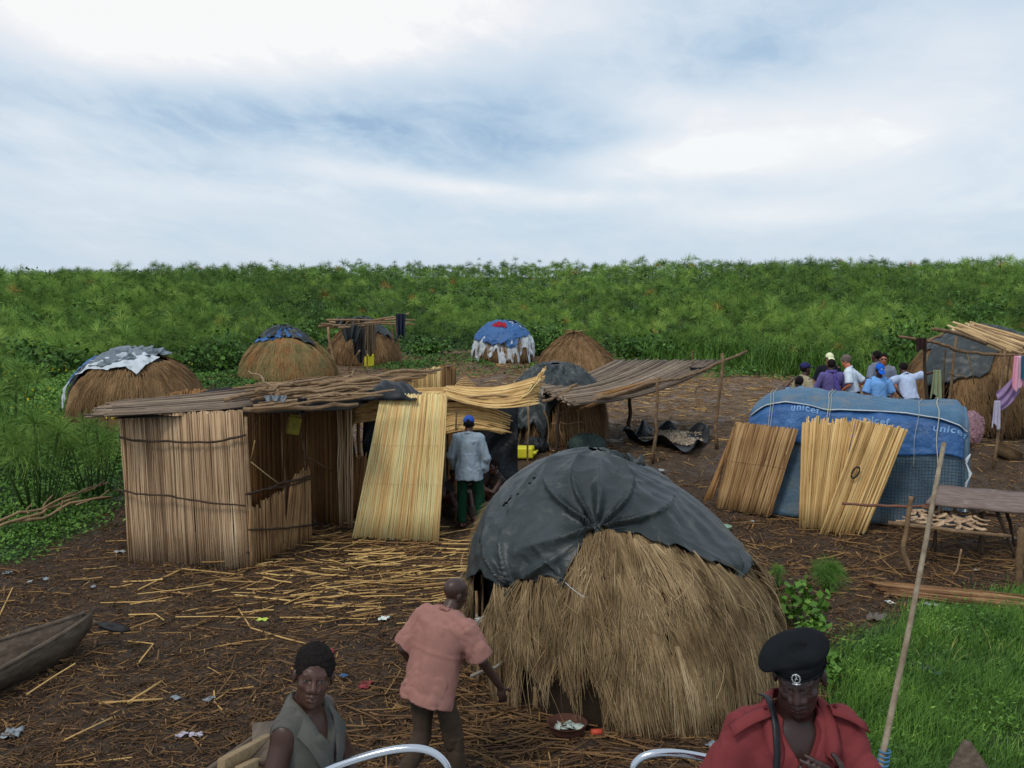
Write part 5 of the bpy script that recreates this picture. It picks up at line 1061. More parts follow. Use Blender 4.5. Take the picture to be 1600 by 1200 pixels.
# black plastic bundle on the roof join
mb = MB(); g = np.linspace(0, 1, 30); U, V_ = np.meshgrid(g, g, indexing='ij'); c = Gz(602, 618, 2.1); e = .16+.25*np.sin(U*np.pi)*np.sin(V_*np.pi)**.6
P = np.stack([c[0]-.40+U*.85, c[1]-.0+V_*.9, 2.03+.22*np.sin(U*np.pi)**.7*np.sin(V_*np.pi)**.5+.04*np.sin(U*19+V_*7)*np.sin(V_*9)], -1); grid(mb, P); tag(ob('plastic_sheet', mb, tarp_black, origin=P[0, 0], solid=.004), 'crumpled black plastic sheet on top where the two shelters meet', 'plastic sheet')
# upright reed wall behind
fe = thing('reed_fence', 'golden reed wall standing behind the stick roof', 'fence', G(675, 700)+[0, 3, 0])
Yf = 18.4; mb = MB(); a, b_ = W(636, 586, Yf), W(690, 574, Yf+.4); a0, b0 = a.copy(), b_.copy(); a0[2] = gz(a[0], a[1]); b0[2] = gz(b_[0], b_[1]); mat_panel(mb, a, b_, a0, b0, 34, .013, .04, .02); ob('reed_panel', mb, reed_mid, fe)
c = W(712, 571, Yf+1.2); c0 = c.copy(); c0[2] = gz(c[0], c[1]); mb = MB(); mat_panel(mb, b_, c, b0, c0, 24, .014, .05, .02); ob('reed_panel', mb, reed_brown, fe)
mb = MB()
for j in range(8): stick(mb, W(630+rng.uniform(-6, 6), 588+rng.uniform(-3, 3), Yf), W(705+rng.uniform(-5, 5), 572+rng.uniform(-3, 3), Yf+.8), .016, .02)
ob('top_rail', mb, pole_m, fe)
# woven conical basket with a white rag
bc = W(727, 622, 17.4); bt = thing('woven_basket', 'conical woven straw basket upside down behind the golden roof mats', 'basket', bc)
mb = MB(); nturn = 15; th = np.linspace(0, nturn*2*np.pi, nturn*26); u = th/th[-1]; zz = .44*(1-u); rr = .02+.36*u**.9; tubes(mb, np.stack([bc[0]+rr*np.cos(th), bc[1]+rr*np.sin(th)*.8, bc[2]-.05+zz], -1), .013, 6, .55, caps=False)
ob('coil', mb, M('woven_straw', [C(120, 92, 56), C(168, 136, 92), C(190, 160, 116)], ns=30, nmix=.8, bump=.6, bs=120), bt)
mb = MB()
for k in range(36): a = k/36*6.283; tubes(mb, np.array([[bc[0]+.37*math.cos(a), bc[1]+.3*math.sin(a), bc[2]-.05], [bc[0]+.03*math.cos(a), bc[1]+.02*math.sin(a), bc[2]+.40]]), .007, 4, .3)
ob('spoke', mb, pole_m, bt)
rag(712, 605, 22, 14, 16.8, cloth(190, 192, 190), 'rag', 'white rag beside the conical straw basket', 'rag', seed=5, taper=.1)
rag(838, 605, 24, 12, 18.5, cloth(150, 150, 146), 'cloth', 'pale grey cloth on the dark plastic behind the curled end of the golden mat', 'cloth', seed=8, taper=.2)
# ------------------------------------------------------------------ open canopy of greyed reeds on posts
cp_ = thing('reed_canopy', 'open sloping canopy of greyed reeds on crooked posts in the middle of the clearing', 'canopy', G(1000, 700))
cor = [W(845, 616, 18.3), W(1000, 578, 22.6), W(1012, 598, 19.3), W(1128, 566, 22.6)]   # TL,TR -> BL,BR ; reeds run from T (left) to B (right)
cor = [W(838, 612, 18.9), W(975, 566, 22.6), W(905, 634, 17.6), W(1125, 568, 22.0)]
rl_ = [W(842, 606, 19.6), W(900, 634, 17.7), W(958, 566, 23.4), W(1128, 566, 21.9)]
mb = MB(); mat_panel(mb, rl_[0], rl_[1], rl_[2], rl_[3], 80, .017, .10, .16, bow=0, K=9, cross=.012, sag=lambda u, t: np.stack([0*t*u, 0*t*u, -.20*np.sin(t*np.pi)*(.4+.6*u)+0*u], -1), layers=3); ob('roof', mb, reed_grey, cp_)
mb = MB(); mat_panel(mb, W(880, 622, 18.6)-[0, 0, .05], W(915, 640, 17.9), W(1000, 602, 20.4), W(1030, 596, 20.2), 20, .016, .15, .2, cross=.02); ob('sagging_edge', mb, reed_brown, cp_)
for (bx, by, tx, ty, r) in ((985, 682, 981, 606, .045), (1020, 724, 1028, 590, .036), (1120, 702, 1128, 552, .038), (1086, 640, 1091, 580, .024), (868, 712, 875, 622, .040), (862, 708, 852, 640, .022)):
    g0 = G(bx, by); mb = MB(); stick(mb, g0, W(tx, ty, g0[1]), r, .035, K=9, v=.35 if r > .03 else .6); ob('post', mb, pole_dark if bx in (985, 868) else pole_m, cp_)
for pts, Y0, Y1, r in (([(905, 632), (960, 618), (1010, 600), (1060, 592), (1100, 578), (1130, 566), (1165, 549)], 17.9, 22.0, .032), ([(850, 628), (872, 620), (900, 600)], 18.2, 19.0, .03), ([(1082, 548), (1082, 566)], 21.8, 21.8, .02)):
    pole_px(pts, Y0, Y1, r, pole_m, cp_, name='beam', wv=.03)
rag(1092, 574, 30, 9, 21.3, tarp_black, 'plastic_scrap', 'scrap of black plastic lying on the right end of the grey reed canopy', 'plastic scrap', taper=.3)
# ------------------------------------------------------------------ blue tent
PL, PR = G(1152, 800), G(1492, 832); Lx = nrm(np.array([PR[0]-PL[0], PR[1]-PL[1], 0])); Ny = np.array([-Lx[1], Lx[0], 0]); Lt = float(np.linalg.norm((PR-PL)[:2]))+.12
tn = thing('tarpaulin_tent', 'long low tent of blue lettered tarpaulin over dusty sheeting, with reed mats against it', 'tent', (PL+PR)/2)
prof = np.array([(0, 0), (.10, .5), (.19, 1.0), (.24, 1.3), (.31, 1.52), (.46, 1.65), (.72, 1.71), (1.0, 1.73), (1.4, 1.70), (1.75, 1.52), (1.9, 1.1), (1.98, .6), (2.02, 0)])
pl_ = np.concatenate([[0], np.cumsum(np.linalg.norm(np.diff(prof, axis=0), axis=1))]); pl_ /= pl_[-1]
def TP(u, t, off=0.0):
    """u along the tent 0..1, t along the profile 0 (front foot) .. 1 (back foot)"""
    u, t = np.broadcast_arrays(np.asarray(u, float), np.asarray(t, float)); d = np.interp(t, pl_, prof[:, 0]); z = np.interp(t, pl_, prof[:, 1])
    ph = t*np.pi; d = d-off*np.cos(ph); z = z+off*np.sin(ph)
    endl = np.clip(1-u/.10, 0, 1); endr = np.clip((u-.965)/.035, 0, 1); e = endl**2+endr**2*.6
    z = z*(1-.10*endl**1.5*(z > .9)-.05*endr**2)*(1-.022*np.sin(u*9+1)-.02*(np.exp(-((u-.40)/.05)**2))); d = 1.0+(d-1.0)*(1-.30*e)
    topf = np.interp(u, [0, .2, .5, .9, 1], [1.0, 1.05, 1.0, .99, .97]); z = z*topf
    x = u*Lt-.03-.0*z+.16*(z/1.9)*np.clip(1-u*4, 0, 1)-.0
    return PL[None]*1.0+Lx*x[..., None]+Ny*d[..., None]+np.array([0, 0, 1.])*z[..., None] if u.ndim else PL+Lx*x+Ny*d+np.array([0, 0, 1.])*z
def tsheet(name, u0, u1, t0, t1, m, off, fold, seed, nu=150, ntt=70, par=None, ragged=.01):
    U, Tt = np.meshgrid(np.linspace(u0, u1, nu), np.linspace(0, 1, ntt), indexing='ij'); a = t0(U) if callable(t0) else t0; b_ = t1(U) if callable(t1) else t1; tt = a+(b_-a)*Tt
    P = TP(U, tt, off); o = fold*(sn(P, 4.5, seed)+.6*sn(P*np.array([1.6, 1, .7]), 9, seed+1)+.35*sn(P, 19, seed+2)); P = TP(U, tt, np.maximum(off+o, off*.3)); mb = MB(); grid(mb, P, np.clip(.5+.3*sn(P, 2, seed), 0, 1)); return ob(name, mb, m, par or tn, solid=.004)
tz = lambda z: np.interp(z, prof[:8, 1], pl_[:8])
tsheet('lower_sheet', 0.0, 1.02, 0, 1, tarp_lowblue, .01, .018, 3, nu=160)
for uu in (0.0, 1.02):                      # closed ends
    Tt, Rr = np.meshgrid(np.linspace(0, 1, 40), np.linspace(0, 1, 16), indexing='ij'); P = TP(np.full_like(Tt, uu), Tt, .01); cc = TP(uu, .5, 0)*[1, 1, 0]+np.array([0, 0, .3]); P = P*(1-Rr[..., None])+cc*Rr[..., None]; P = P+Lx*((1 if uu > .5 else -1)*.07*np.sin(Rr*np.pi/2))[..., None]; mb = MB(); grid(mb, P, .4); ob('end_sheet', mb, tarp_lowblue if uu > .5 else tarp_blue, tn, solid=.004)
up_ = tsheet('blue_sheet', -.005, 1.0, lambda U: tz(1.03)+.01*np.sin(U*9), .93, tarp_blue, .085, .028, 5, nu=200, ntt=110)
fl_ = tsheet('blue_flap', .0, 1.012, lambda U: np.interp(U, [0, .35, .75, .88, 1.01], [tz(1.57), tz(1.56), tz(1.585), tz(1.56), tz(1.47)])+.008*np.sin(U*11), .9, tarp_blue_in, .135, .016, 8, nu=200, ntt=90)
U = np.linspace(.0, 1.012, 120); tt = np.interp(U, [0, .35, .75, .88, 1.01], [tz(1.57), tz(1.56), tz(1.585), tz(1.56), tz(1.47)])+.008*np.sin(U*11)
mb = MB(); P = TP(U, tt, .145); tubes(mb, P, .011, 5); ob('white_hem', mb, tarp_white, fl_)
# lettering printed on the blue sheet
def lettering(text, u0, zc, hgt_, ang=0.0, sz=1.0):
    cu_ = bpy.data.curves.new('lettering', 'FONT'); cu_.body = text; cu_.size = hgt_*1.45; cu_.offset = .0032; cu_.space_character = 1.12; o = bpy.data.objects.new('tmp', cu_); COL.objects.link(o); bpy.context.view_layer.update()
    me = bpy.data.meshes.new_from_object(o.evaluated_get(bpy.context.evaluated_depsgraph_get())); n = len(me.vertices); co = np.empty(n*3); me.vertices.foreach_get('co', co); co = co.reshape(-1, 3)
    import bmesh
    bm = bmesh.new(); bm.from_mesh(me); bmesh.ops.triangulate(bm, faces=bm.faces[:]); bmesh.ops.subdivide_edges(bm, edges=bm.edges[:], cuts=2); bmesh.ops.triangulate(bm, faces=bm.faces[:]); bm.verts.index_update(); co = np.array([v.co[:] for v in bm.verts]); F = np.array([[v.index for v in f.verts] for f in bm.faces]); bm.free(); bpy.data.objects.remove(o); bpy.data.meshes.remove(me)
    c, s_ = math.cos(ang), math.sin(ang); xx = co[:, 0]*c-co[:, 1]*s_; zz = co[:, 0]*s_+co[:, 1]*c
    u = u0+xx*1.12/Lt; z = zc+zz*.9; tt = tz(z); P0 = TP(u, tt, .085); sd_ = 5; o_ = .028*(sn(P0, 4.5, sd_)+.6*sn(P0*np.array([1.6, 1, .7]), 9, sd_+1)+.35*sn(P0, 19, sd_+2)); P = TP(u, tt, np.maximum(.085+o_, .0255)+.016)
    mb = MB(); mb.add(P, F, .5); return ob('lettering', mb, M('printed_letters', [C(84, 118, 160), C(120, 152, 186)], ns=20, nmix=.9, bump=0), up_, smooth=False)
lettering('unicef', .235, 1.49, .10, -.02); lettering('unicef', .545, 1.455, .10, -.05); lettering('unicef', .862, 1.41, .11, -.14)
# cords over the top
for (uu, w_, du) in ((.13, .004, .05), (.115, .004, .07), (.405, .006, .0), (.415, .004, -.01), (.885, .007, .0), (.80, .003, -.05)):
    t_ = np.linspace(tz(.85) if uu > .5 else tz(1.1), .62, 26); mb = MB(); P = TP(uu-du*(t_-.35)*2+.004*np.sin(t_*40), t_, .165+.004*np.sin(t_*60)); tubes(mb, P, w_, 5); ob('cord', mb, cloth(176, 172, 152), tn)
# wire netting over the right part of the lower sheet
mb = MB()
for k in range(26): z = np.linspace(.05, 1.02, 8); u = .66+k*.0138; tubes(mb, TP(np.full(8, u)+.002*np.sin(z*5+k), tz(z), .09), .0035, 4, caps=False)
for k in range(22): u = np.linspace(.66, 1.01, 18); tubes(mb, TP(u, np.full(18, tz(.05+k*.046))+.001*np.sin(u*40+k), .09), .0035, 4, caps=False)
ob('wire_netting', mb, M('rusty_wire', [C(48, 50, 48)], rough=.6, bump=0), tn)
# pale tattered edge at the right
mb = MB(); zz = np.linspace(.05, 1.15, 16); P = TP(np.full(16, 1.02)+.01*np.sin(zz*17), tz(zz), .06); ribbons(mb, P[None], .035*(1+.5*np.sin(zz*31))[None], np.repeat(Lx[None], 16, 0)[None]); ob('torn_edge', mb, tarp_white, tn, solid=.003)
gmA, gmB = G(1118, 794)[1]-.12, G(1204, 807)[1]-.12
# mats against the tent
mpx([(1150, 660), (1247, 671), (1118, 792), (1204, 806)], [gmA+.14, gmB+.0, gmA, gmB-.06], 60, reed_brown if False else M('amber_reed', [C(80, 56, 34), C(118, 88, 56), C(144, 114, 76), C(166, 138, 100)], ns=4, nmix=.25, bump=.2, stretch=(1, 1, .2)), r=.013, jt=.02, jb=.03, name='reed_mat', label='amber brown reed mat leaning on the left end of the blue tent', cat='mat', extra=mat_ties((.45,), .003))
mpx([(1148, 668), (1150, 664), (1100, 782), (1112, 782)], [16.3, 16.25, 15.9, 15.9], 6, reed_brown, r=.016, name='reed_bundle', label='narrow bundle of brown reeds leaning at the left edge of the amber mat', cat='reed bundle')
def fan(mb, q): pass
tops = [(1255, 661), (1275, 655), (1300, 652), (1322, 655), (1340, 660), (1365, 655), (1385, 660), (1400, 666), (1418, 670)]
g1_, g2_ = G(1249, 825)[1], G(1352, 833)[1]; q = [W(1254, 657, g1_+.18), W(1362, 660, g2_+.22), W(1249, 824, g1_-.05), W(1320, 828, g2_-.0)]; mb = MB(); mat_panel(mb, *q, 62, .0125, .06, .02, cross=.006, v0=.1, v1=.9)
q2 = [W(1345, 660, g2_+.14), W(1418, 670, g2_+.10), W(1283, 832, g2_-.12), W(1352, 833, g2_-.14)]; mat_panel(mb, *q2, 44, .0130, .03, .05, cross=.010, v0=-.05, v1=.8)
o = ob('reed_mat', mb, reed_mid, origin=(q[2]+q2[3])/2); tag(o, 'wide golden reed mat fanned against the middle of the blue tent with a dark loop', 'mat')
mb = MB(); c = W(1336, 738, g2_-.06); th = np.linspace(0, 2*np.pi, 18); tubes(mb, np.stack([c[0]+.05*np.cos(th)+.03*np.sin(th), c[1]-.02+0*th, c[2]+.085*np.sin(th)], -1), .013, 6); ob('loop', mb, tarp_black, o)
# ------------------------------------------------------------------ drying rack by the far hut
rk = thing('drying_rack', 'pole drying rack with rags in front of the dark thatched hut at the back', 'rack', G(570, 590))
for (bx, by, tx, ty, r) in ((522, 583, 513, 510, .055), (627, 574, 619, 500, .05), (616, 572, 611, 508, .045), (573, 585, 573, 512, .03)):
    g0 = G(bx, by); mb = MB(); stick(mb, g0, W(tx, ty, g0[1]), r, .05); ob('post', mb, pole_m, rk)
for (x0_, y0_, x1_, y1_) in ((498, 510, 625, 500), (502, 506, 590, 512), (510, 500, 648, 497), (520, 508, 650, 506), (560, 509, 640, 490), (505, 512, 560, 500), (530, 512, 640, 504), (515, 503, 575, 512)):
    mb = MB(); stick(mb, W(x0_, y0_, 34.5+rng.uniform(0, 3)), W(x1_, y1_, 34.5+rng.uniform(0, 3)), .042, .06, K=9, v=rng.uniform(.5, 1)); ob('rail', mb, pole_m, rk)
mb = MB(); stick(mb, W(562, 548, 34.5), G(545, 578), .03, .02, v=.95); ob('brace', mb, pole_m, rk)
rag(626, 490, 16, 36, 34.2, cloth(46, 50, 66), 'garment', 'dark blue garment hanging over the right end of the drying rack', 'garment', taper=.25, fold=.06, seed=3)
rag(578, 506, 16, 46, 34.2, cloth(96, 84, 66), 'cloth', 'brown cloth hanging from the middle of the drying rack', 'cloth', taper=-.1, fold=.06, seed=6)
rag(548, 508, 34, 24, 35, tarp_grey, 'plastic_sheet', 'dark plastic sheet hanging from the left of the drying rack', 'plastic sheet', taper=.5, fold=.06, seed=9)
rag(562, 512, 22, 50, 35.3, cloth(58, 56, 56), 'cloth', 'dark cloth hanging at the doorway behind the drying rack', 'cloth', taper=.1, fold=.06, seed=12)
rag(548, 496, 44, 14, 36, tarp_grey, 'plastic_sheet', 'dark plastic sheet heaped on top of the drying rack', 'plastic sheet', taper=-.2, fold=.15, seed=15)
c = G(577, 574); c[2] = c[2]+.26; jerrycan(c, rotz(.4), 1.3, 'yellow plastic jerrycan standing under the far drying rack', yellow_pl)
c = G(816, 716); c[2] = c[2]+.12; jerrycan(c, rotz(-.15)@roty(math.radians(88))@rotz(math.pi/2), 1.25, 'yellow plastic jerrycan lying on its side near the thin post', yellow_pl)
def basin(c, r, h, m, label, cat='basin', name='basin', tilt=0.0, group=None, th=.012):
    t_ = np.array([(r*.0, .006), (r*.75, .0), (r*.92, h*.5), (r, h), (r*1.06, h*1.02), (r*1.05, h*.96), (r*.95, h*.90), (r*.86, h*.5), (r*.7, .02), (0, .025)]); th_ = np.linspace(0, 2*np.pi, 28, endpoint=False)
    P = np.stack([t_[None, :, 0]*np.cos(th_)[:, None], t_[None, :, 0]*np.sin(th_)[:, None], np.repeat(t_[None, :, 1], 28, 0)], -1)@roty(tilt).T+np.asarray(c, float)
    mb = MB(); grid(mb, P, .5, closed=True); return tag(ob(name, mb, m, origin=c), label, cat, group)
basin(G(585, 562), .35, .28, tarp_blue, 'blue plastic basin beside the yellow jerrycan under the far drying rack', tilt=.5)
basin(G(1130, 830)+[0, 0, .01], .12, .07, M('mint_plastic', [C(96, 126, 108), C(120, 148, 128)], rough=.4), 'faded green bowl on the ground behind the large thatched hut')
rim = basin(G(886, 1148), .16, .11, M('rusty_metal', [C(56, 38, 32), C(84, 52, 40)], ns=12, nmix=.8, rough=.8, bump=.5), 'rusty metal basin holding shells in front of the big thatched hut')
mb = MB(); c = G(886, 1148)
for j in range(9): a = rng.uniform(0, 6.28); p = c+np.array([.11*rng.random()*math.cos(a), .11*rng.random()*math.sin(a), .07+.02*rng.random()]); leaves(mb, p[None], .09, .5, up=.8, asp=1.0)
tag(ob('shell', mb, cloth(170, 180, 170), origin=c, solid=.004), 'pale shells lying in the rusty basin', 'shells', kind=None)
box_m = M('red_label_tin', [C(150, 50, 36), C(178, 80, 58)], rough=.4, bump=0)
c = G(932, 1150); mb = MB(); tubes(mb, np.array([[-.045, 0, .03], [-.045, 0, .03], [.045, .01, .03], [.045, .01, .03]])+c, np.array([.001, .028, .028, .001]), 14); mb2 = mb; tag(ob('tin', mb, box_m, origin=c), 'small red tin lying beside the rusty basin', 'tin')
# sacks and bundle under the black plastic hut
def lumpy(c, r, m, label, cat, name, seed=1, group=None, h=.02, amp=.03, Rm=None):
    c = np.asarray(c, float); r = np.asarray(r, float); F = Field(*[axis(c[i]-r[i]*1.35-.05, c[i]+r[i]*1.35+.05, h) for i in range(3)])
    F.ell(c+[0, 0, 0], r, Rm, .0); F.disp(foldfn(seed, amp, 6/max(r)*.6)); F.plane(c-[0, 0, r[2]*.85], (0, 0, -1)); V, Fa = F.mesh(); return tag(sd_ob(name, V, Fa, m, None, origin=c-[0, 0, r[2]*.85]), label, cat, group)
c = G(918, 716); lumpy(c+[0, .2, .22], (.36, .30, .22), M('green_sack', [C(34, 44, 42), C(56, 70, 64)], ns=8, nmix=.8, bump=.6), 'dusty green sack lying under the open grey canopy', 'sack', 'sack', 2, amp=.02)
c = G(898, 668); lumpy(c+[0, .0, .30], (.20, .2, .34), M('teal_cloth', [C(48, 92, 88), C(72, 124, 116)], ns=8, nmix=.8, bump=.5), 'small teal bundle under the open grey canopy', 'bundle', 'bundle', 3, amp=.02)
c = G(840, 708); lumpy(c+[0, .1, .14], (.26, .2, .15), tarp_black, 'black plastic bundle on the ground right of the lying yellow jerrycan', 'bundle', 'bundle', 4, amp=.02)
# black tarpaulin on the ground with ash-grey grain drying on it
g = np.linspace(0, 1, 70); U, V_ = np.meshgrid(g, g, indexing='ij'); q = [G(972, 690), G(1082, 716), G(1010, 676), G(1112, 684)]
P = (q[0]*(1-U[..., None])+q[1]*U[..., None])*(1-V_[..., None])+(q[2]*(1-U[..., None])+q[3]*U[..., None])*V_[..., None]; e = np.minimum(np.minimum(U, 1-U), np.minimum(V_, 1-V_)); P[..., 2] = hgt(P[..., 0], P[..., 1])+.03+.26*np.exp(-(e/.09)**2)*(.55+.45*np.sin(U*13+V_*9))+.05*sn(P, 3, 4)**2
P[..., :2] += .12*np.stack([sn(P, 2.2, 1), sn(P, 2.5, 7)], -1); gt = thing('ground_sheet', 'rumpled black tarpaulin spread on the ground with pale grain drying on it', 'tarpaulin', q[0]); mb = MB(); grid(mb, P); ob('sheet', mb, tarp_black, gt, solid=.006)
mb = MB(); n = 9000; u = rng.uniform(.2, .92, n); v = rng.uniform(.3, .9, n); k = (np.sin(u*9+v*5)+np.sin(v*11-u*4)+rng.normal(0, .5, n)) > -.5; u, v = u[k], v[k]
iu, iv = (u*69).astype(int), (v*69).astype(int); leaves(mb, P[iu, iv]+np.stack([rng.normal(0, .02, len(u)), rng.normal(0, .02, len(u)), .015+rng.uniform(0, .02, len(u))], -1), .05, rng.random(len(u)), up=.8); o = ob('drying_grain', mb, M('pale_grain', [C(112, 98, 82), C(150, 136, 118), C(176, 164, 146)], bump=0), gt, smooth=False); o['kind'] = 'stuff'
# ------------------------------------------------------------------ frame in front of the far right hut
fr = thing('pole_frame', 'tall frame of crooked poles with a scrap of mat roof at the far right', 'frame', G(1480, 690))
for (x0_, y0_, x1_, y1_, Y, r) in ((1448, 700, 1448, 530, 17.9, .038), (1480, 640, 1495, 526, 18.6, .03), (1468, 690, 1478, 545, 19.0, .022), (1553, 712, 1568, 545, 18.2, .030), (1564, 690, 1580, 556, 20.0, .025)):
    a = W(x0_, y0_, Y); a[2] = gz(a[0], a[1]); mb = MB(); stick(mb, a, W(x1_, y1_, Y), r, .03); ob('post', mb, pole_m if Y > 18 else pole_dark, fr)
for pts, Y0, Y1, r in (([(1404, 526), (1440, 531), (1470, 537), (1500, 549), (1540, 552), (1600, 556), (1640, 562)], 17.9, 18.3, .030), ([(1456, 513), (1500, 522), (1540, 538), (1600, 552)], 17.4, 19.0, .032), ([(1440, 536), (1468, 524), (1500, 512)], 17.8, 19.5, .026), ([(1482, 584), (1510, 590)], 17.8, 18.0, .014), ([(1556, 568), (1568, 545)], 18.1, 18.3, .014)):
    pole_px(pts, Y0, Y1, r, pole_m, fr, name='rail', wv=.02)
mpx([(1492, 512), (1525, 506), (1585, 552), (1640, 538)], [18.6, 20.6, 18.2, 20.0], 26, M('pale_split_reed', [C(128, 100, 66), C(170, 142, 102), C(196, 172, 134)], ns=4, nmix=.3, bump=.3), r=.022, jt=.12, jb=.12, name='mat_roof', parent=fr, K=8, cross=.014)
mb = MB()
for j in range(5): stick(mb, W(1494+j*7, 512-j*1.0, 18.6+.3*j), W(1590+j*9, 552-j*3, 18.2+.3*j), .03, .02, v=.75)
ob('roof_pole', mb, pole_m, fr)
rag(1440, 528, 16, 20, 17.7, cloth(52, 34, 34), 'rag', 'dark red-brown rag hanging on the left post of the far right frame', 'rag', taper=.1, seed=2)
rag(1464, 578, 12, 44, 18.3, cloth(146, 152, 118), 'cloth', 'narrow pale green cloth hanging between the poles of the far right frame', 'cloth', taper=-.6, seed=4, fold=.02)
CG = 'clothes hung on the far right frame'
top = np.array([W(1558, 612, 18.1), W(1556, 645, 18.1), W(1590, 575, 18.2), W(1592, 612, 18.2)]); g = np.linspace(0, 1, 24); U, V_ = np.meshgrid(g, g, indexing='ij')
P = (top[0]*(1-U[..., None])+top[2]*U[..., None])*(1-V_[..., None])+(top[1]*(1-U[..., None])+top[3]*U[..., None])*V_[..., None]; P[..., 2] -= .08*np.sin(U*np.pi); P[..., 1] += .03*np.sin(V_*14+U*4); mb = MB(); grid(mb, P); tag(ob('cloth', mb, cloth(140, 116, 150, 1.5), origin=top[0], solid=.004), 'pale purple cloth strung diagonally between the poles of the far right frame', 'cloth', CG)
rag(1558, 626, 10, 42, 18.05, cloth(178, 172, 190), 'cloth', 'pale lilac cloth end hanging down the pole at the far right', 'cloth', CG, taper=-.4, seed=4, fold=.015)
stripe = M('pink_striped_cloth', [C(190, 120, 140), C(206, 140, 158), C(222, 178, 190), C(190, 112, 136), C(216, 160, 176)], nmix=.02, bump=.3, bs=200)
rag(1594, 556, 17, 52, 18.0, stripe, 'cloth', 'pink striped cloth hanging from the rail at the right edge', 'cloth', CG, taper=-.15, seed=7, fold=.025)
rag(1604, 556, 14, 34, 17.9, cloth(46, 84, 102), 'cloth', 'dark teal cloth hanging at the right edge beside the pink striped one', 'cloth', CG, taper=0, seed=8, fold=.02)
c = G(1518, 692); lumpy(c+[0, .0, .30], (.22, .2, .36), M('patterned_pink_cloth', [C(96, 70, 74), C(150, 112, 118), C(176, 150, 152)], ns=22, nmix=1, bump=.5), 'pinkish patterned bundle of cloth on the ground behind the right end of the blue tent', 'bundle', 'bundle', 5, amp=.02)
for j, (px, py, r_) in enumerate(((1570, 716, .24), (1500, 704, .16))):
    c = G(px, py); basin(c, r_, .22, M('old_basket', [C(84, 66, 46), C(116, 94, 68)], ns=20, nmix=.9, bump=.6), ('round brown basket on the ground at the far right', 'small brown basket on the ground by the corner of the blue tent')[j], 'basket', 'basket', .5)
# ------------------------------------------------------------------ fish-drying rack and table at the right
ft = thing('fish_rack', 'low pole rack with blackened mesh carrying split fish, at the right', 'rack', G(1430, 900))
Yr = 12.35
for pts, Y0, Y1, r in (([(1388, 818), (1430, 822), (1480, 828), (1530, 834), (1580, 838)], Yr, Yr, .026), ([(1316, 787), (1350, 789), (1400, 791), (1450, 791), (1475, 789)], Yr+1.1, Yr+1.1, .020), ([(1440, 792), (1480, 800), (1560, 806)], Yr+1.0, Yr+1.0, .018)):
    pole_px(pts, Y0, Y1, r, pole_m if r > .022 else M('reddish_pole', [C(84, 56, 44), C(118, 82, 66)], ns=9, nmix=.6, bump=.4), ft, name='rail', wv=.006)
def post2(pts, Y, r, m, par, name='leg', v=.4): 
    P = np.array([W(px, py, Y) for px, py in pts]); P[0][2] = gz(P[0][0], Y)-.01; t = np.linspace(0, len(pts)-1, len(pts)*3); Q = np.stack([np.interp(t, range(len(pts)), P[:, k]) for k in range(3)], -1); mb = MB(); tubes(mb, Q, np.full(len(Q), r)*rng.uniform(.88, 1.12, len(Q)), 7, v); ob(name, mb, m, par)
post2([(1424, 918), (1410, 858), (1416, 830), (1420, 800), (1424, 776)], Yr-.02, .030, pole_m, ft, v=.5)
post2([(1452, 870), (1458, 848), (1464, 820), (1462, 795)], Yr+1.1, .014, pole_dark, ft); post2([(1524, 868), (1530, 848), (1536, 800)], Yr+1.1, .014, pole_dark, ft); post2([(1488, 915), (1496, 890), (1502, 858)], Yr-.1, .012, pole_m, ft, v=.9)
mb = MB(); fk = W(1420, 792, Yr+.0); stick(mb, fk, W(1431, 775, Yr), .014, .003); ob('fork', mb, pole_dark, ft)
mb = MB(); A_ = W(1415, 822, Yr+.05); B_ = W(1530, 836, Yr+.05); C_ = W(1430, 800, Yr+1.0); D_ = W(1535, 806, Yr+1.0)
zt = min(A_[2], C_[2]); 
for k in range(22): u = k/21; a, b_ = A_*(1-u)+B_*u, C_*(1-u)+D_*u; tubes(mb, np.array([a, b_]), .004, 4, .5, caps=False)
for k in range(16): u = k/15; a, b_ = A_*(1-u)+C_*u, B_*(1-u)+D_*u; tubes(mb, np.array([a, b_]), .004, 4, .5, caps=False)
ob('wire_mesh', mb, MATS['rusty_wire'], ft)
fish_m = M('dried_fish', [C(84, 60, 44), C(124, 96, 72), C(156, 130, 102), C(182, 160, 132)], ns=20, nmix=.75, bump=.6, bs=90, rough=.55)
def fish_mesh():
    F = Field(axis(-.15, .15, .008), axis(-.08, .08, .008), axis(-.05, .06, .007)); F.ell((0, 0, 0), (.10, .048, .014), None, 0); F.ell((.075, 0, .004), (.032, .026, .017), None, .015); F.cone((-.09, 0, .0), (-.135, 0, .008), (.014, .008), (.040, .006), (0, 1, 0), .01); F.cap((-.05, .0, .012), (.06, 0, .012), .006, .008, .008, 'sub')
    F.disp(lambda P: .003*sn(P, 60, 2)); V, Fa = F.mesh(); V[:, 2] += .25*V[:, 1]**2*8*.5+.9*V[:, 0]**2; mb = MB(); mb.add(V, Fa, np.clip(.5+3*V[:, 0]+.2*rng.normal(size=len(V)), 0, 1)); return mb
fme = fish_mesh().mesh('fish', (0, 0, 0)); fme.materials.append(fish_m); fme.shade_smooth()
spots = [(u, v) for u in np.linspace(.04, .95, 8) for v in (.12, .38, .62, .86)]
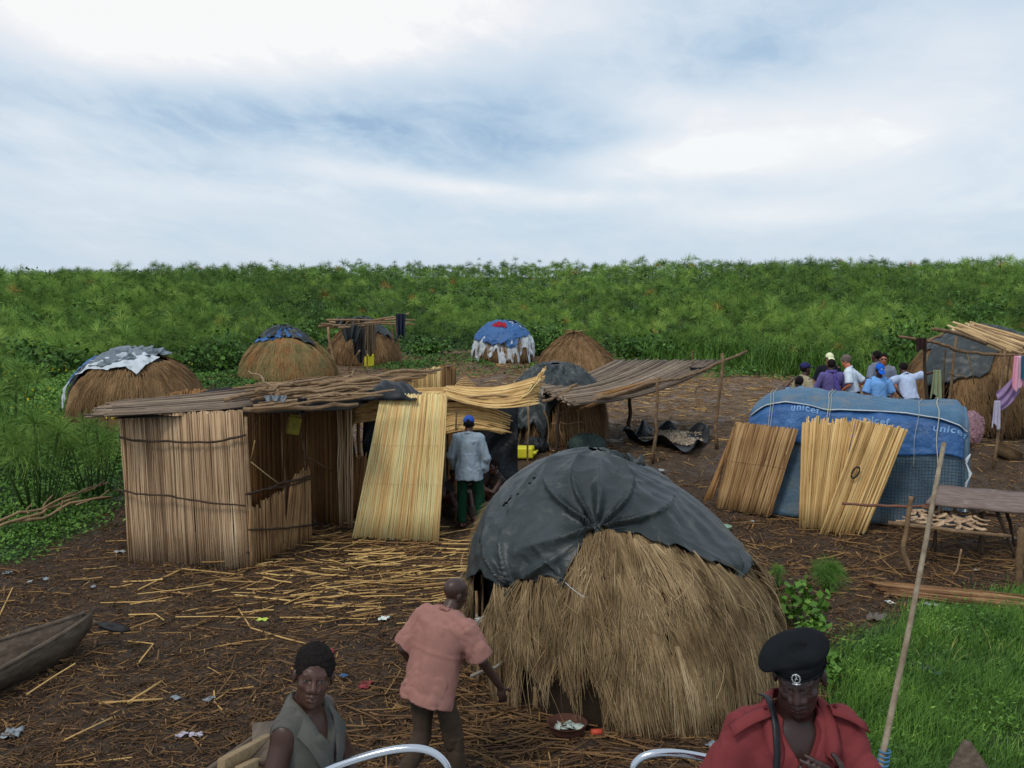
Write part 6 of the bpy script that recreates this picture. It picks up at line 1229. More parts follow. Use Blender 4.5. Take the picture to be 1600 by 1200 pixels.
for j, (u, v) in enumerate(spots):
    p = (A_*(1-u)+B_*u)*(1-v)+(C_*(1-u)+D_*u)*v+np.array([rng.uniform(-.04, .04), rng.uniform(-.04, .04), .028+.02*rng.random()]); o = bpy.data.objects.new('fish', fme); COL.objects.link(o); o.location = tuple(p); o.rotation_euler = (rng.uniform(-.35, .35), rng.uniform(-.35, .35), rng.uniform(0, 6.28)); s_ = rng.uniform(.85, 1.2); o.scale = (s_, s_, s_*1.3)
    tag(o, ['leftmost', 'second', 'third', 'fourth', 'fifth', 'sixth', 'seventh', 'rightmost'][j//4]+' pale split fish from the left in the '+['front', 'second', 'third', 'back'][j % 4]+' row on the rack', 'fish', 'fish drying on the rack')
tb = thing('plank_table', 'wide stained plank on thin dark legs behind the fish rack', 'table', G(1560, 880))
TLt, TRt, BLt, BRt = W(1468, 759, 13.9), W(1660, 776, 13.9), W(1446, 787, 13.0), W(1660, 808, 13.0)
ztb = (TLt[2]+BLt[2])/2; c = (TLt+TRt+BLt+BRt)/4; mb = MB(); g1 = np.linspace(0, 1, 30); g2 = np.linspace(0, 1, 8); U, V_ = np.meshgrid(g1, g2, indexing='ij')
P = (BLt*(1-U[..., None])+BRt*U[..., None])*(1-V_[..., None])+(TLt*(1-U[..., None])+TRt*U[..., None])*V_[..., None]; P[..., 2] += .004*np.sin(U*20); grid(mb, P, .5); ob('plank', mb, wood_table, tb, solid=.035)
for pts, Y in (([(1588, 880), (1574, 838), (1558, 800)], 13.1), ([(1586, 835), (1578, 815), (1572, 800)], 13.8), ([(1536, 850), (1534, 825), (1534, 800)], 13.2), ([(1462, 850), (1462, 820), (1463, 785)], 13.4), ([(1650, 890), (1650, 850), (1650, 800)], 13.1)): post2(pts, Y, .024, pole_dark, tb)
g0 = G(1593, 925); st = thing('wooden_post', 'stout brown post standing at the right edge below the plank table', 'post', g0); post2([(1593, 925), (1592, 880), (1598, 825)], g0[1], .045, pole_m, st, name='shaft', v=.25)
# bundle of long reeds on the ground at the right, and planks
rb = thing('reed_bundle', 'long bundle of reddish brown reeds lying on the ground in front of the fish rack', 'reed bundle', G(1500, 930)); mb = MB()
a0_, b0_ = G(1345, 912), G(1680, 950); a1_, b1_ = G(1375, 930), G(1680, 962)
for j in range(90): v = rng.random(); p = a0_*(1-v)+a1_*v; q_ = b0_*(1-v)+b1_*v; u0, u1 = rng.uniform(0, .15), rng.uniform(.7, 1); h_ = .02+.09*math.sin(v*math.pi)*rng.random(); tubes(mb, wob(p*(1-u0)+q_*u0+[0, 0, h_], p*(1-u1)+q_*u1+[0, 0, h_], 6, .012), .013, 5, rng.random())
ob('reeds', mb, M('reddish_reed', [C(62, 42, 28), C(94, 66, 44), C(120, 90, 62), C(146, 116, 82)], ns=4, nmix=.3, bump=.3), rb)
# ------------------------------------------------------------------ dugout canoe at the left, paddle blade
cn_ = thing('canoe', 'old grey wooden canoe with its bow drawn up on the mud at the left edge', 'canoe', G(60, 1040))
bow = W(142, 957, 10.45); bow_low = W(150, 985, 10.4); 
def hull(parent, bowpt, dirv, L, wd, dep, m, nose=.25, sheer=.25, zb=None):
    """plank hull: stations from the bow tip back along dirv"""
    bowpt = np.asarray(bowpt, float); d = nrm(np.array([dirv[0], dirv[1], 0])); s = np.array([-d[1], d[0], 0]); t = np.linspace(0, 1, 22)
    w = wd/2*np.minimum(1, (t*L/1.9+.06))**.8; topz = bowpt[2]-sheer*np.minimum(t*L/1.6, 1)**.8; bot = np.maximum(topz-dep*np.minimum(1, .25+t*L/.9), (zb if zb is not None else -1))
    c = bowpt[None]+d*(t*L)[:, None]
    R = lambda sg, k, z: np.stack([c[:, 0]+s[0]*w*k*sg, c[:, 1]+s[1]*w*k*sg, z], -1)
    out = np.stack([R(-1, 1, topz), R(-1, .86, topz*.5+bot*.5), R(-1, .62, bot), R(1, .62, bot), R(1, .86, topz*.5+bot*.5), R(1, 1, topz)], 1)
    mb = MB(); grid(mb, out, .4+.2*rng.random(out.shape[:2])); ob('hull', mb, m, parent, smooth=False, solid=.035)
    for sg in (-1, 1): mb = MB(); e = R(sg, 1.0, topz+.005); tubes(mb, e, .024, 6, .8); ob('gunwale', mb, m, parent)
    mb = MB(); p = R(0, 1, (topz+bot)/2)
    for k in (6, 12): tubes(mb, np.array([R(-1, .95, topz-.06)[k], R(1, .95, topz-.06)[k]]), .03, 6, .6)
    ob('thwart', mb, m, parent)
p_b = W(138, 960, 9.9); hull(cn_, p_b, np.array([-.5, -.87]), 5.5, .95, .46, wood_grey, zb=.0, sheer=.12)
pc = G(170, 983); pdl = thing('paddle', 'paddle with a black oval blade and pale bound neck lying at the canoe bow', 'paddle', pc)
mb = MB(); c1, c2 = W(150, 973, 9.95), W(194, 984, 9.75); c2[2] = max(c2[2], gz(c2[0], c2[1])+.04); th = np.linspace(0, 2*np.pi, 30, endpoint=False); d_ = nrm(c2-c1); s_ = nrm(np.cross(d_, [0, 0, 1])); cc = c1*.35+c2*.65; Lb = np.linalg.norm(c2-c1)*.5
P = np.stack([cc+d_*Lb*k_*np.cos(a)+s_*.085*k_*np.sin(a) for k_ in (1.0, .6, .02) for a in th]).reshape(3, 30, 3).transpose(1, 0, 2); grid(mb, P, .5, closed=True); ob('blade', mb, M('black_wood', [C(18, 16, 15)], rough=.5, bump=.1), pdl, solid=.02)
mb = MB(); a = W(128, 965, 10.1); tubes(mb, np.array([a, c1, cc-d_*Lb]), np.array([.016, .018, .014]), 8, .9); ob('shaft', mb, wood_grey, pdl)
# ------------------------------------------------------------------ boats at the shore in front
c2_ = thing('canoe', 'wooden canoe bow with a small deck beside the youth in the grey shirt', 'canoe', G(430, 1195))
bp = W(436, 1138, 6.4); zc = bp[2]; hull(c2_, bp, np.array([-.15, -1.0]), 4.2, 1.0, .5, wood_grey, zb=-.2, sheer=.05)
mb = MB(); dk = [W(398, 1166, 6.0), W(445, 1172, 5.7), W(424, 1143, 6.35), W(446, 1140, 6.4)]
for q_ in range(3): pass
box(mb, W(432, 1158, 6.05)+[0, 0, .0], (.30, .55, .03), rotz(.25)); ob('deck_board', mb, wood_grey, c2_)
for (x0_, y0_, x1_, y1_) in ((345, 1200, 440, 1148), (372, 1212, 445, 1175)): mb = MB(); a, b_ = W(x0_, y0_, 5.5), W(x1_, y1_, 6.3); box(mb, (a+b_)/2, (np.linalg.norm(b_-a), .05, .10), rotz(math.atan2(b_[1]-a[1], b_[0]-a[0]))@roty(-math.asin((b_[2]-a[2])/np.linalg.norm(b_-a))), v=.9); ob('plank', mb, M('tan_plank', [C(104, 86, 62), C(138, 118, 90)], ns=5, nmix=.8, bump=.5, stretch=(1, 6, 6)), c2_)
# pointed plank tip at the lower right
a = W(1512, 1158, 6.3); mb = MB(); zb_ = a[2]-.42
P = np.array([[[a[0]-.02, a[1], a[2]], [a[0]+.02, a[1], a[2]-.005]], [[a[0]-.16, a[1], a[2]-.30], [a[0]+.20, a[1], a[2]-.27]], [[a[0]-.24, a[1]-.1, a[2]-.9], [a[0]+.40, a[1]-.1, a[2]-.9]]]); grid(mb, P, .5)
tag(ob('canoe_prow', mb, wood_grey, origin=[a[0], a[1], gz(a[0], a[1])-.1], smooth=False, solid=.05), 'pointed grey plank of a canoe prow in the lower right corner', 'canoe prow')
# the long slanting pole
a, b_ = W(1476, 692, 6.1), W(1378, 1200, 5.2); d_ = b_-a; e_ = a+d_*1.75
P = wob(e_, a, 12, .006, seed=5); sp3 = thing('long_pole', 'long pale wooden pole slanting up beside the man in the beret', 'pole', e_); mb = MB(); tubes(mb, P, np.linspace(.021, .014, 12), 9, .6); ob('shaft', mb, M('bleached_pole', [C(84, 72, 56), C(116, 102, 84), C(142, 130, 112)], ns=14, nmix=.8, bump=.5, bs=50), sp3)
mb = MB(); f_ = b_+d_*-.05; 
for k in range(4): th = np.linspace(0, 2*np.pi, 12); cc = b_-d_*(.01+.012*k); tubes(mb, np.stack([cc[0]+.028*np.cos(th), cc[1]+.028*np.sin(th), cc[2]+0*th], -1), .006, 5)
ob('blue_binding', mb, cloth(70, 110, 140), sp3)
# our own boat: hull below the frame, with the rail the picture shows
bt_ = thing('boat', 'boat under the camera, of which only the polished bow rails show', 'boat', (0.1, 2.0, -.14))
mb = MB(); t = np.linspace(0, 1, 20); w = 1.25*np.minimum(1, ((1-t)*6/1.6)+.03)**.7; y = -1.8+t*6.0
out = np.stack([np.stack([sg*w*k, y, np.full(20, z)], -1) for sg, k, z in ((-1, 1, 1.0), (-1, .85, .4), (-1, .55, -.3), (1, .55, -.3), (1, .85, .4), (1, 1, 1.0))], 1); grid(mb, out); wh = M('white_boat_paint', [C(190, 194, 198, 1.1)], rough=.35, bump=0); ob('hull', mb, wh, bt_, smooth=False, solid=.03)
mb = MB(); grid(mb, np.stack([np.stack([-w*.98, y, np.full(20, .93)], -1), np.stack([w*.98, y, np.full(20, .93)], -1)], 1)); ob('deck', mb, wh, bt_, smooth=False, solid=.02)
def smooth_path(P, n=60):
    P = np.asarray(P, float); t = np.linspace(0, 1, len(P)); T = np.linspace(0, 1, n); Q = np.stack([np.interp(T, t, P[:, k]) for k in range(3)], -1)
    for _ in range(int(n/len(P)*3)): Q[1:-1] = (Q[:-2]+2*Q[1:-1]+Q[2:])/4
    return Q
Yk = 3.75
for pts in ([(330, 1320), (420, 1246), (505, 1204), (555, 1186), (605, 1172), (645, 1167), (675, 1172), (697, 1190), (708, 1215), (712, 1300), (716, 1500)], [(975, 1500), (978, 1300), (983, 1215), (990, 1192), (1008, 1178), (1045, 1174), (1090, 1181), (1140, 1192), (1200, 1206), (1280, 1230)]):
    P = [W(px, py, Yk) for px, py in pts]; mb = MB(); tubes(mb, smooth_path(P), .0155, 14); ob('bow_rail', mb, metal_m, bt_)
for px in (600, 1120):
    a = W(px, 1205, Yk); 
# ------------------------------------------------------------------ litter that can be told apart
def scrap(px, py, s, m, label, cat='wrapper', name='wrapper', seed=0, group=None, asp=.7):
    s = s*.8; c = G(px, py)+[0, 0, .03]; g = np.linspace(-.5, .5, 9); U, V_ = np.meshgrid(g, g, indexing='ij'); r_ = np.random.default_rng(seed+int(px)); a = r_.uniform(0, 6.28)
    z = .18*s*(np.sin(U*7+seed)*np.cos(V_*6)+.5*np.sin(V_*13+seed))*.5+.02*s; x, y = U*s, V_*s*asp; P = np.stack([c[0]+x*math.cos(a)-y*math.sin(a)+.06*s*np.sin(V_*9), c[1]+x*math.sin(a)+y*math.cos(a), c[2]+z], -1); mb = MB(); grid(mb, P, np.clip(.5+.5*np.sin(U*9), 0, 1)); tag(ob(name, mb, m, origin=c, solid=.003), label, cat, group)
wh_ = M('scrap_white', [C(110, 110, 108), C(156, 158, 156)], rough=.4, bump=.2); wg_ = M('crumpled_clear_plastic', [C(76, 80, 82), C(126, 132, 136)], rough=.2, bump=.5, bs=40, spec=.6)
red_s = M('scrap_red', [C(96, 38, 38), C(120, 52, 54)], bump=0); blu_s = M('scrap_blue', [C(44, 62, 88), C(58, 84, 112)], bump=0); tq_ = M('printed_wrapper', [C(70, 150, 150), C(190, 200, 190), C(180, 90, 60)], ns=30, nmix=.7, bump=0); yg_ = M('yellow_green_leaf', [C(140, 160, 60), C(180, 190, 90)], bump=0); pw_ = M('purple_white_wrapper', [C(90, 66, 90), C(150, 142, 150), C(176, 172, 176)], ns=24, nmix=.8, bump=0)
for (px, py, s, m, lb, cat, nm) in ((284, 1153, .12, pw_, 'left of two purple and white wrappers on the dark mud', 'wrapper', 'wrapper'), (306, 1153, .13, pw_, 'right of two purple and white wrappers on the dark mud', 'wrapper', 'wrapper'),
        (20, 1150, .22, wg_, 'flattened clear plastic bottle at the left edge of the mud', 'bottle', 'plastic_bottle'), (1112, 1168, .13, wg_, 'crumpled clear plastic bag between the big hut and the man in red', 'plastic bag', 'plastic_bag'),
        (600, 970, .15, tq_, 'small printed turquoise wrapper left of the man in pink', 'wrapper', 'wrapper'), (410, 972, .14, yg_, 'yellow green leaf scrap on the mud left of the man in pink', 'leaf', 'leaf'), (112, 1007, .11, yg_, 'yellow green leaf scrap beside the old canoe', 'leaf', 'leaf'),
        (571, 1075, .2, red_s, 'long dull red strip on the mud left of the man in pink', 'strip', 'plastic_strip'), (517, 1022, .14, red_s, 'short red rag on the mud above the youth', 'rag', 'rag'), (537, 1060, .10, blu_s, 'small blue scrap on the mud beside the youth', 'scrap', 'plastic_scrap'),
        (72, 908, .14, wg_, 'grey plastic scrap near the green ground cover at the left', 'scrap', 'plastic_scrap'), (47, 912, .10, wh_, 'small white scrap near the green ground cover at the left', 'scrap', 'paper_scrap'), (146, 920, .12, wg_, 'pale plastic scrap in front of the reed shelter corner', 'scrap', 'plastic_scrap'),
        (188, 865, .16, wh_, 'white scrap at the foot of the reed shelter corner', 'scrap', 'paper_scrap'), (12, 898, .14, wg_, 'grey plastic scrap at the left edge of the mud', 'scrap', 'plastic_scrap'), (1176, 817, .09, wh_, 'small white cup on the ground in front of the amber mat', 'cup', 'cup'),
        (1160, 800, .26, blu_s, 'blue rag at the foot of the amber mat', 'rag', 'rag'), (1033, 737, .2, wh_, 'white scrap on the ground behind the large hut', 'scrap', 'paper_scrap'), (1390, 945, .14, tq_, 'turquoise scrap between the reed bundle and the grass', 'scrap', 'plastic_scrap'),
        (1455, 948, .16, wh_, 'pale scrap in front of the reed bundle', 'scrap', 'paper_scrap'), (1524, 893, .12, wg_, 'clear plastic scrap under the fish rack', 'scrap', 'plastic_scrap'), (1440, 1048, .3, tarp_black, 'dark cloth lying in the grass at the lower right', 'cloth', 'cloth'), (1462, 1056, .14, blu_s, 'small dark blue scrap in the grass at the lower right', 'scrap', 'plastic_scrap'),
        (1580, 845, .22, wh_, 'white wedge of plastic under the plank table', 'scrap', 'plastic_scrap'), (275, 1095, .12, wg_, 'clear plastic scrap in the middle of the dark mud', 'scrap', 'plastic_scrap'), (327, 1097, .13, wg_, 'greyish plastic scrap right of the clear one on the mud', 'scrap', 'plastic_scrap'), (1370, 968, .3, wh_ if False else M('grey_ash', [C(90, 82, 74)], bump=.5), 'pale grey clod by the edge of the grass', 'clod', 'clod'),
        (395, 573, .8, tarp_black, 'black plastic on the ground left of the capped grass hut', 'plastic sheet', 'plastic_sheet')): scrap(px, py, s, m, lb, cat, nm)
# branches lying over the ground cover at the left
for (x0_, y0_, x1_, y1_, lb) in ((-10, 850, 168, 778, 'long bare branch lying on the ground cover, uppermost of three'), (-10, 842, 120, 805, 'bare branch lying on the ground cover between the two other branches'), (30, 838, 175, 800, 'bare forked branch lying on the ground cover nearest the reed shelter')):
    a, b_ = G(x0_, y0_)+[0, 0, .22], G(x1_, y1_)+[0, 0, .28]; bb = thing('branch', lb, 'branch', a); mb = MB(); stick(mb, a, b_, .026, .05, K=10, v=.9); m_ = a*.4+b_*.6; stick(mb, m_, m_+(b_-a)*.25+np.array([.1, .25, .08]), .014, .03, v=.9); stick(mb, a*.6+b_*.4, a*.6+b_*.4+(b_-a)*.2+np.array([-.1, -.2, .12]), .012, .03, v=.9); ob('stem', mb, pole_m, bb)
# cross of reed stubs and long single reeds near the front
for (pts, r, lb) in (([(155, 1104), (205, 1100), (255, 1097)], .016, 'golden reed stub lying level in a small cross of stubs'), ([(200, 1102), (228, 1085), (252, 1069)], .016, 'golden reed stub slanting in a small cross of stubs'), ([(373, 955), (392, 985), (440, 1000), (478, 1010)], .013, 'long bent golden reed left of the youth'), ([(216, 925), (285, 892), (380, 902)], .015, 'long bent golden reed in front of the reed shelter'), ([(-5, 975), (20, 922), (-8, 930)], .013, 'bent golden reed standing at the left edge'), ([(96, 1164), (176, 1126)], .012, 'straight golden reed lying near the lower left'), ([(200, 1006), (240, 1010), (215, 1042)], .014, 'bent golden reed in the middle of the dark mud')):
    P = np.array([G(*q) for q in pts])+[0, 0, .028]; mb = MB(); tubes(mb, P, r*.68, 6, .74); tag(ob('reed_stalk', mb, straw_m, origin=P[0]), lb, 'reed stalk')
# ------------------------------------------------------------------ the people
tan_c = cloth(150, 138, 112); lblue = cloth(118, 158, 200); navy = cloth(26, 28, 36); purple = cloth(92, 84, 132); white_c = cloth(196, 206, 222); lav = cloth(176, 190, 218)
grey_sh = cloth(112, 120, 136); dk_tr = cloth(34, 34, 38); capb = cloth(28, 92, 190, var=.1); capn = cloth(44, 42, 88); capw = cloth(226, 222, 176)
GR = 'men gathered behind the blue tent'
def stand(px, py_top, H=1.74, z0=.4):
    """a standing figure of height H whose head top shows at px, py_top, on ground of height z0"""
    r = ray(px, py_top)
    for _ in range(12): t = (z0+H-HC)/r[2]; x, y = r[0]*t, r[1]*t; z0 = gz(x, y)
    return np.array([x, y, gz(x, y)])
pi = math.pi
def logo_cap(d):
    mb = MB(); c = d['T']((.0, .093, .085)); box(mb, c, (.045, .006, .022), d['Rhw']); ob('emblem', mb, white_p, d['t'])
person('man in a dark blue cap and beige shirt, leftmost of the gathered men', stand(1257, 566), math.radians(-70), GR, shirt=tan_c, trousers=(dk_tr, 'long'), hat='cap', hatcol=capn, hair='dark', seed=1, headyaw=0)
person('low man in light blue raising one arm to his head behind the tent', np.array([W(1254, 588, 18.2)[0], 18.2, gz(5.3, 18.2)+.07]), math.radians(10), GR, shirt=lblue, trousers=(dk_tr, 'long'), seed=2,
       pose=dict(elR=(.22, -.05, 1.2), elL=(-.40, .02, 1.45), wrL=(-.22, .02, 1.62), wrR=(.27, .1, 1.0)), lean=12, headpitch=-10, hands=('relax', 'grip'), H=1.62)
person('man in a cream cap and black shirt behind the man in purple', stand(1296, 551), pi, GR, skin=(150, 104, 84), shirt=navy, trousers=(dk_tr, 'long'), hat='cap', hatcol=capw, hair='grey', seed=3, headpitch=15, build=1.08)
def towel(d):
    Fq = d['newF'](.012, d['hcw']-np.array([.3, .3, .62]), d['hcw']+np.array([.3, .3, -.02])); n0 = d['Jw']['neck0']
    th = np.linspace(.0, 2*pi, 15)
    for a, b_ in zip(th[:-1], th[1:]): Fq.cap(n0+d['Rt']@np.array([.085*math.cos(a), .08*math.sin(a), .045]), n0+d['Rt']@np.array([.085*math.cos(b_), .08*math.sin(b_), .045]), .02, .02, .02)
    c = d['Wd'](d['up']((.02, -.14, 1.40))); e = d['Wd'](d['up']((.09, -.15, 1.10))); Fq.cap(c, e, .035, .055, .04); Fq.disp(foldfn(4, .008, 20))
    sd_ob('towel', *Fq.mesh(), cloth(84, 74, 140), d['t'])
person('man with his back turned in a purple shirt with a towel round his neck', stand(1299, 580, 1.74), math.radians(4), GR, shirt=purple, trousers=(dk_tr, 'long'), sleeves='long', seed=4, build=1.12, extras=towel, shirtkw=dict(hem=.85),
       pose=dict(elR=(.30, .02, 1.14), elL=(-.30, .02, 1.14), wrR=(.24, .16, .98), wrL=(-.24, .16, .98)))
def tie(d):
    mb = MB(); a = d['Wd'](d['up']((0, .145, 1.42))); b_ = d['Wd'](d['up']((0, .175, 1.0))); tubes(mb, np.array([a, (a+b_)/2+d['Rt']@np.array([0, .02, 0]), b_]), np.array([.018, .026, .03]), 6, .5); ob('tie', mb, navy, d['t'])
person('grey-haired man in a white short-sleeved shirt looking down to the left', stand(1334, 553, 1.8), math.radians(62), GR, H=1.8, skin=(168, 112, 88), shirt=white_c, trousers=(dk_tr, 'long'), hair='grey', seed=5, lean=10, headpitch=32, extras=tie, shirtkw=dict(tuck=True),
       pose=dict(elR=(.30, -.16, 1.16), wrR=(.24, .04, .98), elL=(-.27, .02, 1.14), wrL=(-.2, .2, .98)))
person('dark-haired man in a grey shirt standing behind the man in the blue cap', stand(1371, 547, 1.78), math.radians(35), GR, H=1.78, shirt=grey_sh, trousers=(dk_tr, 'long'), seed=6, build=1.1)
def shades(d):
    mb = MB(); 
    for e in (-1, 1): box(mb, d['T']((e*.033, .084, .004)), (.05, .008, .03), d['Rhw'])
    box(mb, d['T']((0, .088, .012)), (.02, .006, .006), d['Rhw']); ob('sunglasses', mb, tarp_black, d['t'])
person('man in sunglasses half hidden behind the dark-haired man in grey', stand(1381, 551, 1.74), pi-.3, GR, skin=(150, 100, 78), shirt=grey_sh, trousers=(dk_tr, 'long'), hair='dark', seed=7, extras=shades)
person('man in a bright blue cap and light blue shirt looking down at his hands', stand(1374, 568, 1.70), pi, GR, H=1.70, shirt=cloth(112, 160, 216), trousers=(dk_tr, 'long'), hat='cap', hatcol=capb, seed=8, headpitch=28, extras=logo_cap,
       pose=dict(elR=(.28, .05, 1.12), wrR=(.10, .26, 1.06), elL=(-.30, .0, 1.12), wrL=(-.14, .26, 1.0)))
person('man in a lilac-white shirt with one hand on his hip and one arm stretched out', stand(1424, 563, 1.72), math.radians(12), GR, H=1.72, shirt=lav, trousers=(dk_tr, 'long'), seed=9, lean=22, headpitch=25, twist=-8, shirtkw=dict(hem=.92, flare=.95),
       pose=dict(elL=(-.46, .02, 1.30), wrL=(-.24, -.02, 1.05), elR=(.42, .20, 1.42), wrR=(.66, .22, 1.46)), hands=('grip', 'grip'))
# man with the blue cap and pale shirt, seen from behind
def capstrap(d): pass
p = W(733, 832, 14.75)
person('man seen from behind in a blue cap, faded pale shirt and green trousers', np.array([p[0], 14.75, gz(p[0], 14.75)]), math.radians(-3), None, H=1.72, shirt=cloth(134, 146, 156), trousers=(cloth(16, 52, 34), 'long'), sleeves='long', hat='cap', hatcol=cloth(48, 80, 156, var=.1),
       seed=12, res=.014, hres=.009, fold=.008, lean=2, shirtkw=dict(hem=.76, flare=1.1, inf=.026, collar=True), pose=dict(kneeL=(-.10, .02, .49), ankR=(.17, .0, .09), kneeR=(.16, .05, .50), elR=(.27, -.01, 1.10), wrR=(.24, .07, .84), wrL=(-.23, .14, .88), elL=(-.27, .0, 1.12)), headpitch=6)
# two people sitting on the ground under the mats
dkc = cloth(52, 46, 44)
sitp = dict(pelvis=(0, -.05, .13), hipR=(.1, 0, .12), hipL=(-.1, 0, .12), kneeR=(.16, .36, .46), kneeL=(-.16, .36, .46), ankR=(.12, .60, .08), ankL=(-.12, .60, .08), elR=(.24, .18, .38), elL=(-.24, .18, .38), wrR=(.12, .40, .46), wrL=(-.10, .38, .48), palmR=(0, -.3, -1), palmL=(0, -.3, -1))
x0 = W(779, 718, 15.9); person('bare-armed person in dark clothes sitting right of the man in green trousers', np.array([x0[0], 15.9, gz(x0[0], 15.9)+.02]), math.radians(110), None, shirt=dkc, sleeves='none', trousers=(dkc, 'long'), seed=14, pose=sitp, lean=10, seat=True, res=.013, hres=.009, shirtkw=dict(hem=.93), headyaw=25, H=1.68)
x0 = W(704, 738, 15.3); person('person sitting in deep shade right beside the tall pale reed mat', np.array([x0[0], 15.35, gz(x0[0], 15.3)+.02]), math.radians(-150), None, shirt=dkc, sleeves='none', trousers=(cloth(70, 60, 54), 'long'), seed=15, pose=sitp, lean=16, seat=True, res=.013, hres=.009, shirtkw=dict(hem=.93), H=1.6)
# the man in the pink shirt, walking to the right along the near side of the hut
def pinkx(d):
    Fq = d['newF'](.009, d['hcw']-.2, d['hcw']+.2)
p = W(672, 1240, 6.95)
person('bald man in a pink short-sleeved shirt and brown trousers walking towards the big thatched hut', np.array([p[0]+.02, 6.95, gz(p[0], 6.95)-.02]), math.radians(-38), None, H=1.68, skin=(58, 44, 40), hair=None, shirt=cloth(146, 104, 94, 1.5, var=.12), trousers=(cloth(66, 54, 44), 'long'), seed=21, res=.010, hres=.006, fold=.0065,
       lean=17, sidelean=5, twist=8, headyaw=-22, headpitch=16, headroll=8, build=1.08, detail=False, shoes=cloth(46, 34, 26), shirtkw=dict(hem=.77, flare=1.05, inf=.034, ff=8.5, collar=True),
       pose=dict(elR=(.33, .20, 1.10), wrR=(.37, .36, .86), handR=(.1, .2, -1), palmR=(-.7, .4, 0), elL=(-.27, -.02, 1.12), wrL=(-.22, .10, .90), kneeR=(.11, .12, .49), ankR=(.11, .16, .09), kneeL=(-.10, .0, .49), ankL=(-.11, -.26, .15), footL=(0, 1, -.35)))
# the boy in the torn sleeveless shirt
def boy_cut(Fs, Wd, up, Jw): 
    # the right armhole is torn far down the side
    for k_ in np.linspace(0, 1, 8): Fs.cap(Wd(up((.20, .02, 1.38-.32*k_))), Wd(up((.36, .04, 1.36-.32*k_))), (.062-.028*k_), (.07-.02*k_), .006, 'sub')
    Fs.cap(Jw['shL']+(Jw['shL']-Jw['shR'])*.10, Jw['elL']+(Jw['shL']-Jw['shR'])*.35, .075, .09, .01, 'sub')
def boy_x(d):
    # turned-back collar, down to the deep neckline
    T_ = lambda p: d['Wd'](d['up'](p)); mb = MB()
    for e in (-1, 1):
        pts = np.array([[e*.02, -.085, 1.47], [e*.075, -.05, 1.475], [e*.098, .02, 1.455], [e*.092, .085, 1.40], [e*.062, .128, 1.30], [e*.028, .148, 1.20]]); inn = np.array([[e*.0, -.080, 1.50], [e*.058, -.035, 1.505], [e*.070, .03, 1.48], [e*.060, .095, 1.415], [e*.034, .138, 1.30], [e*.014, .152, 1.20]])
        out = pts+np.array([[e*.01, -.02, -.05], [e*.03, -.02, -.05], [e*.04, .01, -.045], [e*.035, .03, -.05], [e*.02, .015, -.04], [e*.004, .006, -.01]])
        P = np.stack([[T_(a) for a in inn], [T_(a)+np.array([0, 0, .012]) for a in pts], [T_(a) for a in out]], 1); grid(mb, P, .5)
    ob('collar', mb, cloth(88, 86, 80), d['shirt'], solid=.006)
p = W(487, 1008, 3.95)
person('youth in a torn grey sleeveless shirt looking up at the camera', np.array([p[0]-.06, 3.98, p[2]-1.69]), pi+1.12, None, H=1.70, skin=(60, 41, 34), hair='dark', shirt=cloth(82, 80, 74), sleeves='none', hairr=.011, seed=31, res=.009, hres=.0042, detail=True, fold=.006, clip=1.0, collar=False,
       headyaw=-52, headpitch=-4, headroll=-8, lean=4, mouth='open', shirtkw=dict(hem=.80, inf=.020, neck='vee', cut=boy_cut, res=.0075, flare=1.05), extras=boy_x, trousers=(dkc, 'long'), build=.74,
       pose=dict(elR=(.27, .02, 1.12), wrR=(.22, .12, .88), elL=(-.27, .04, 1.12), wrL=(-.20, .16, .9)))
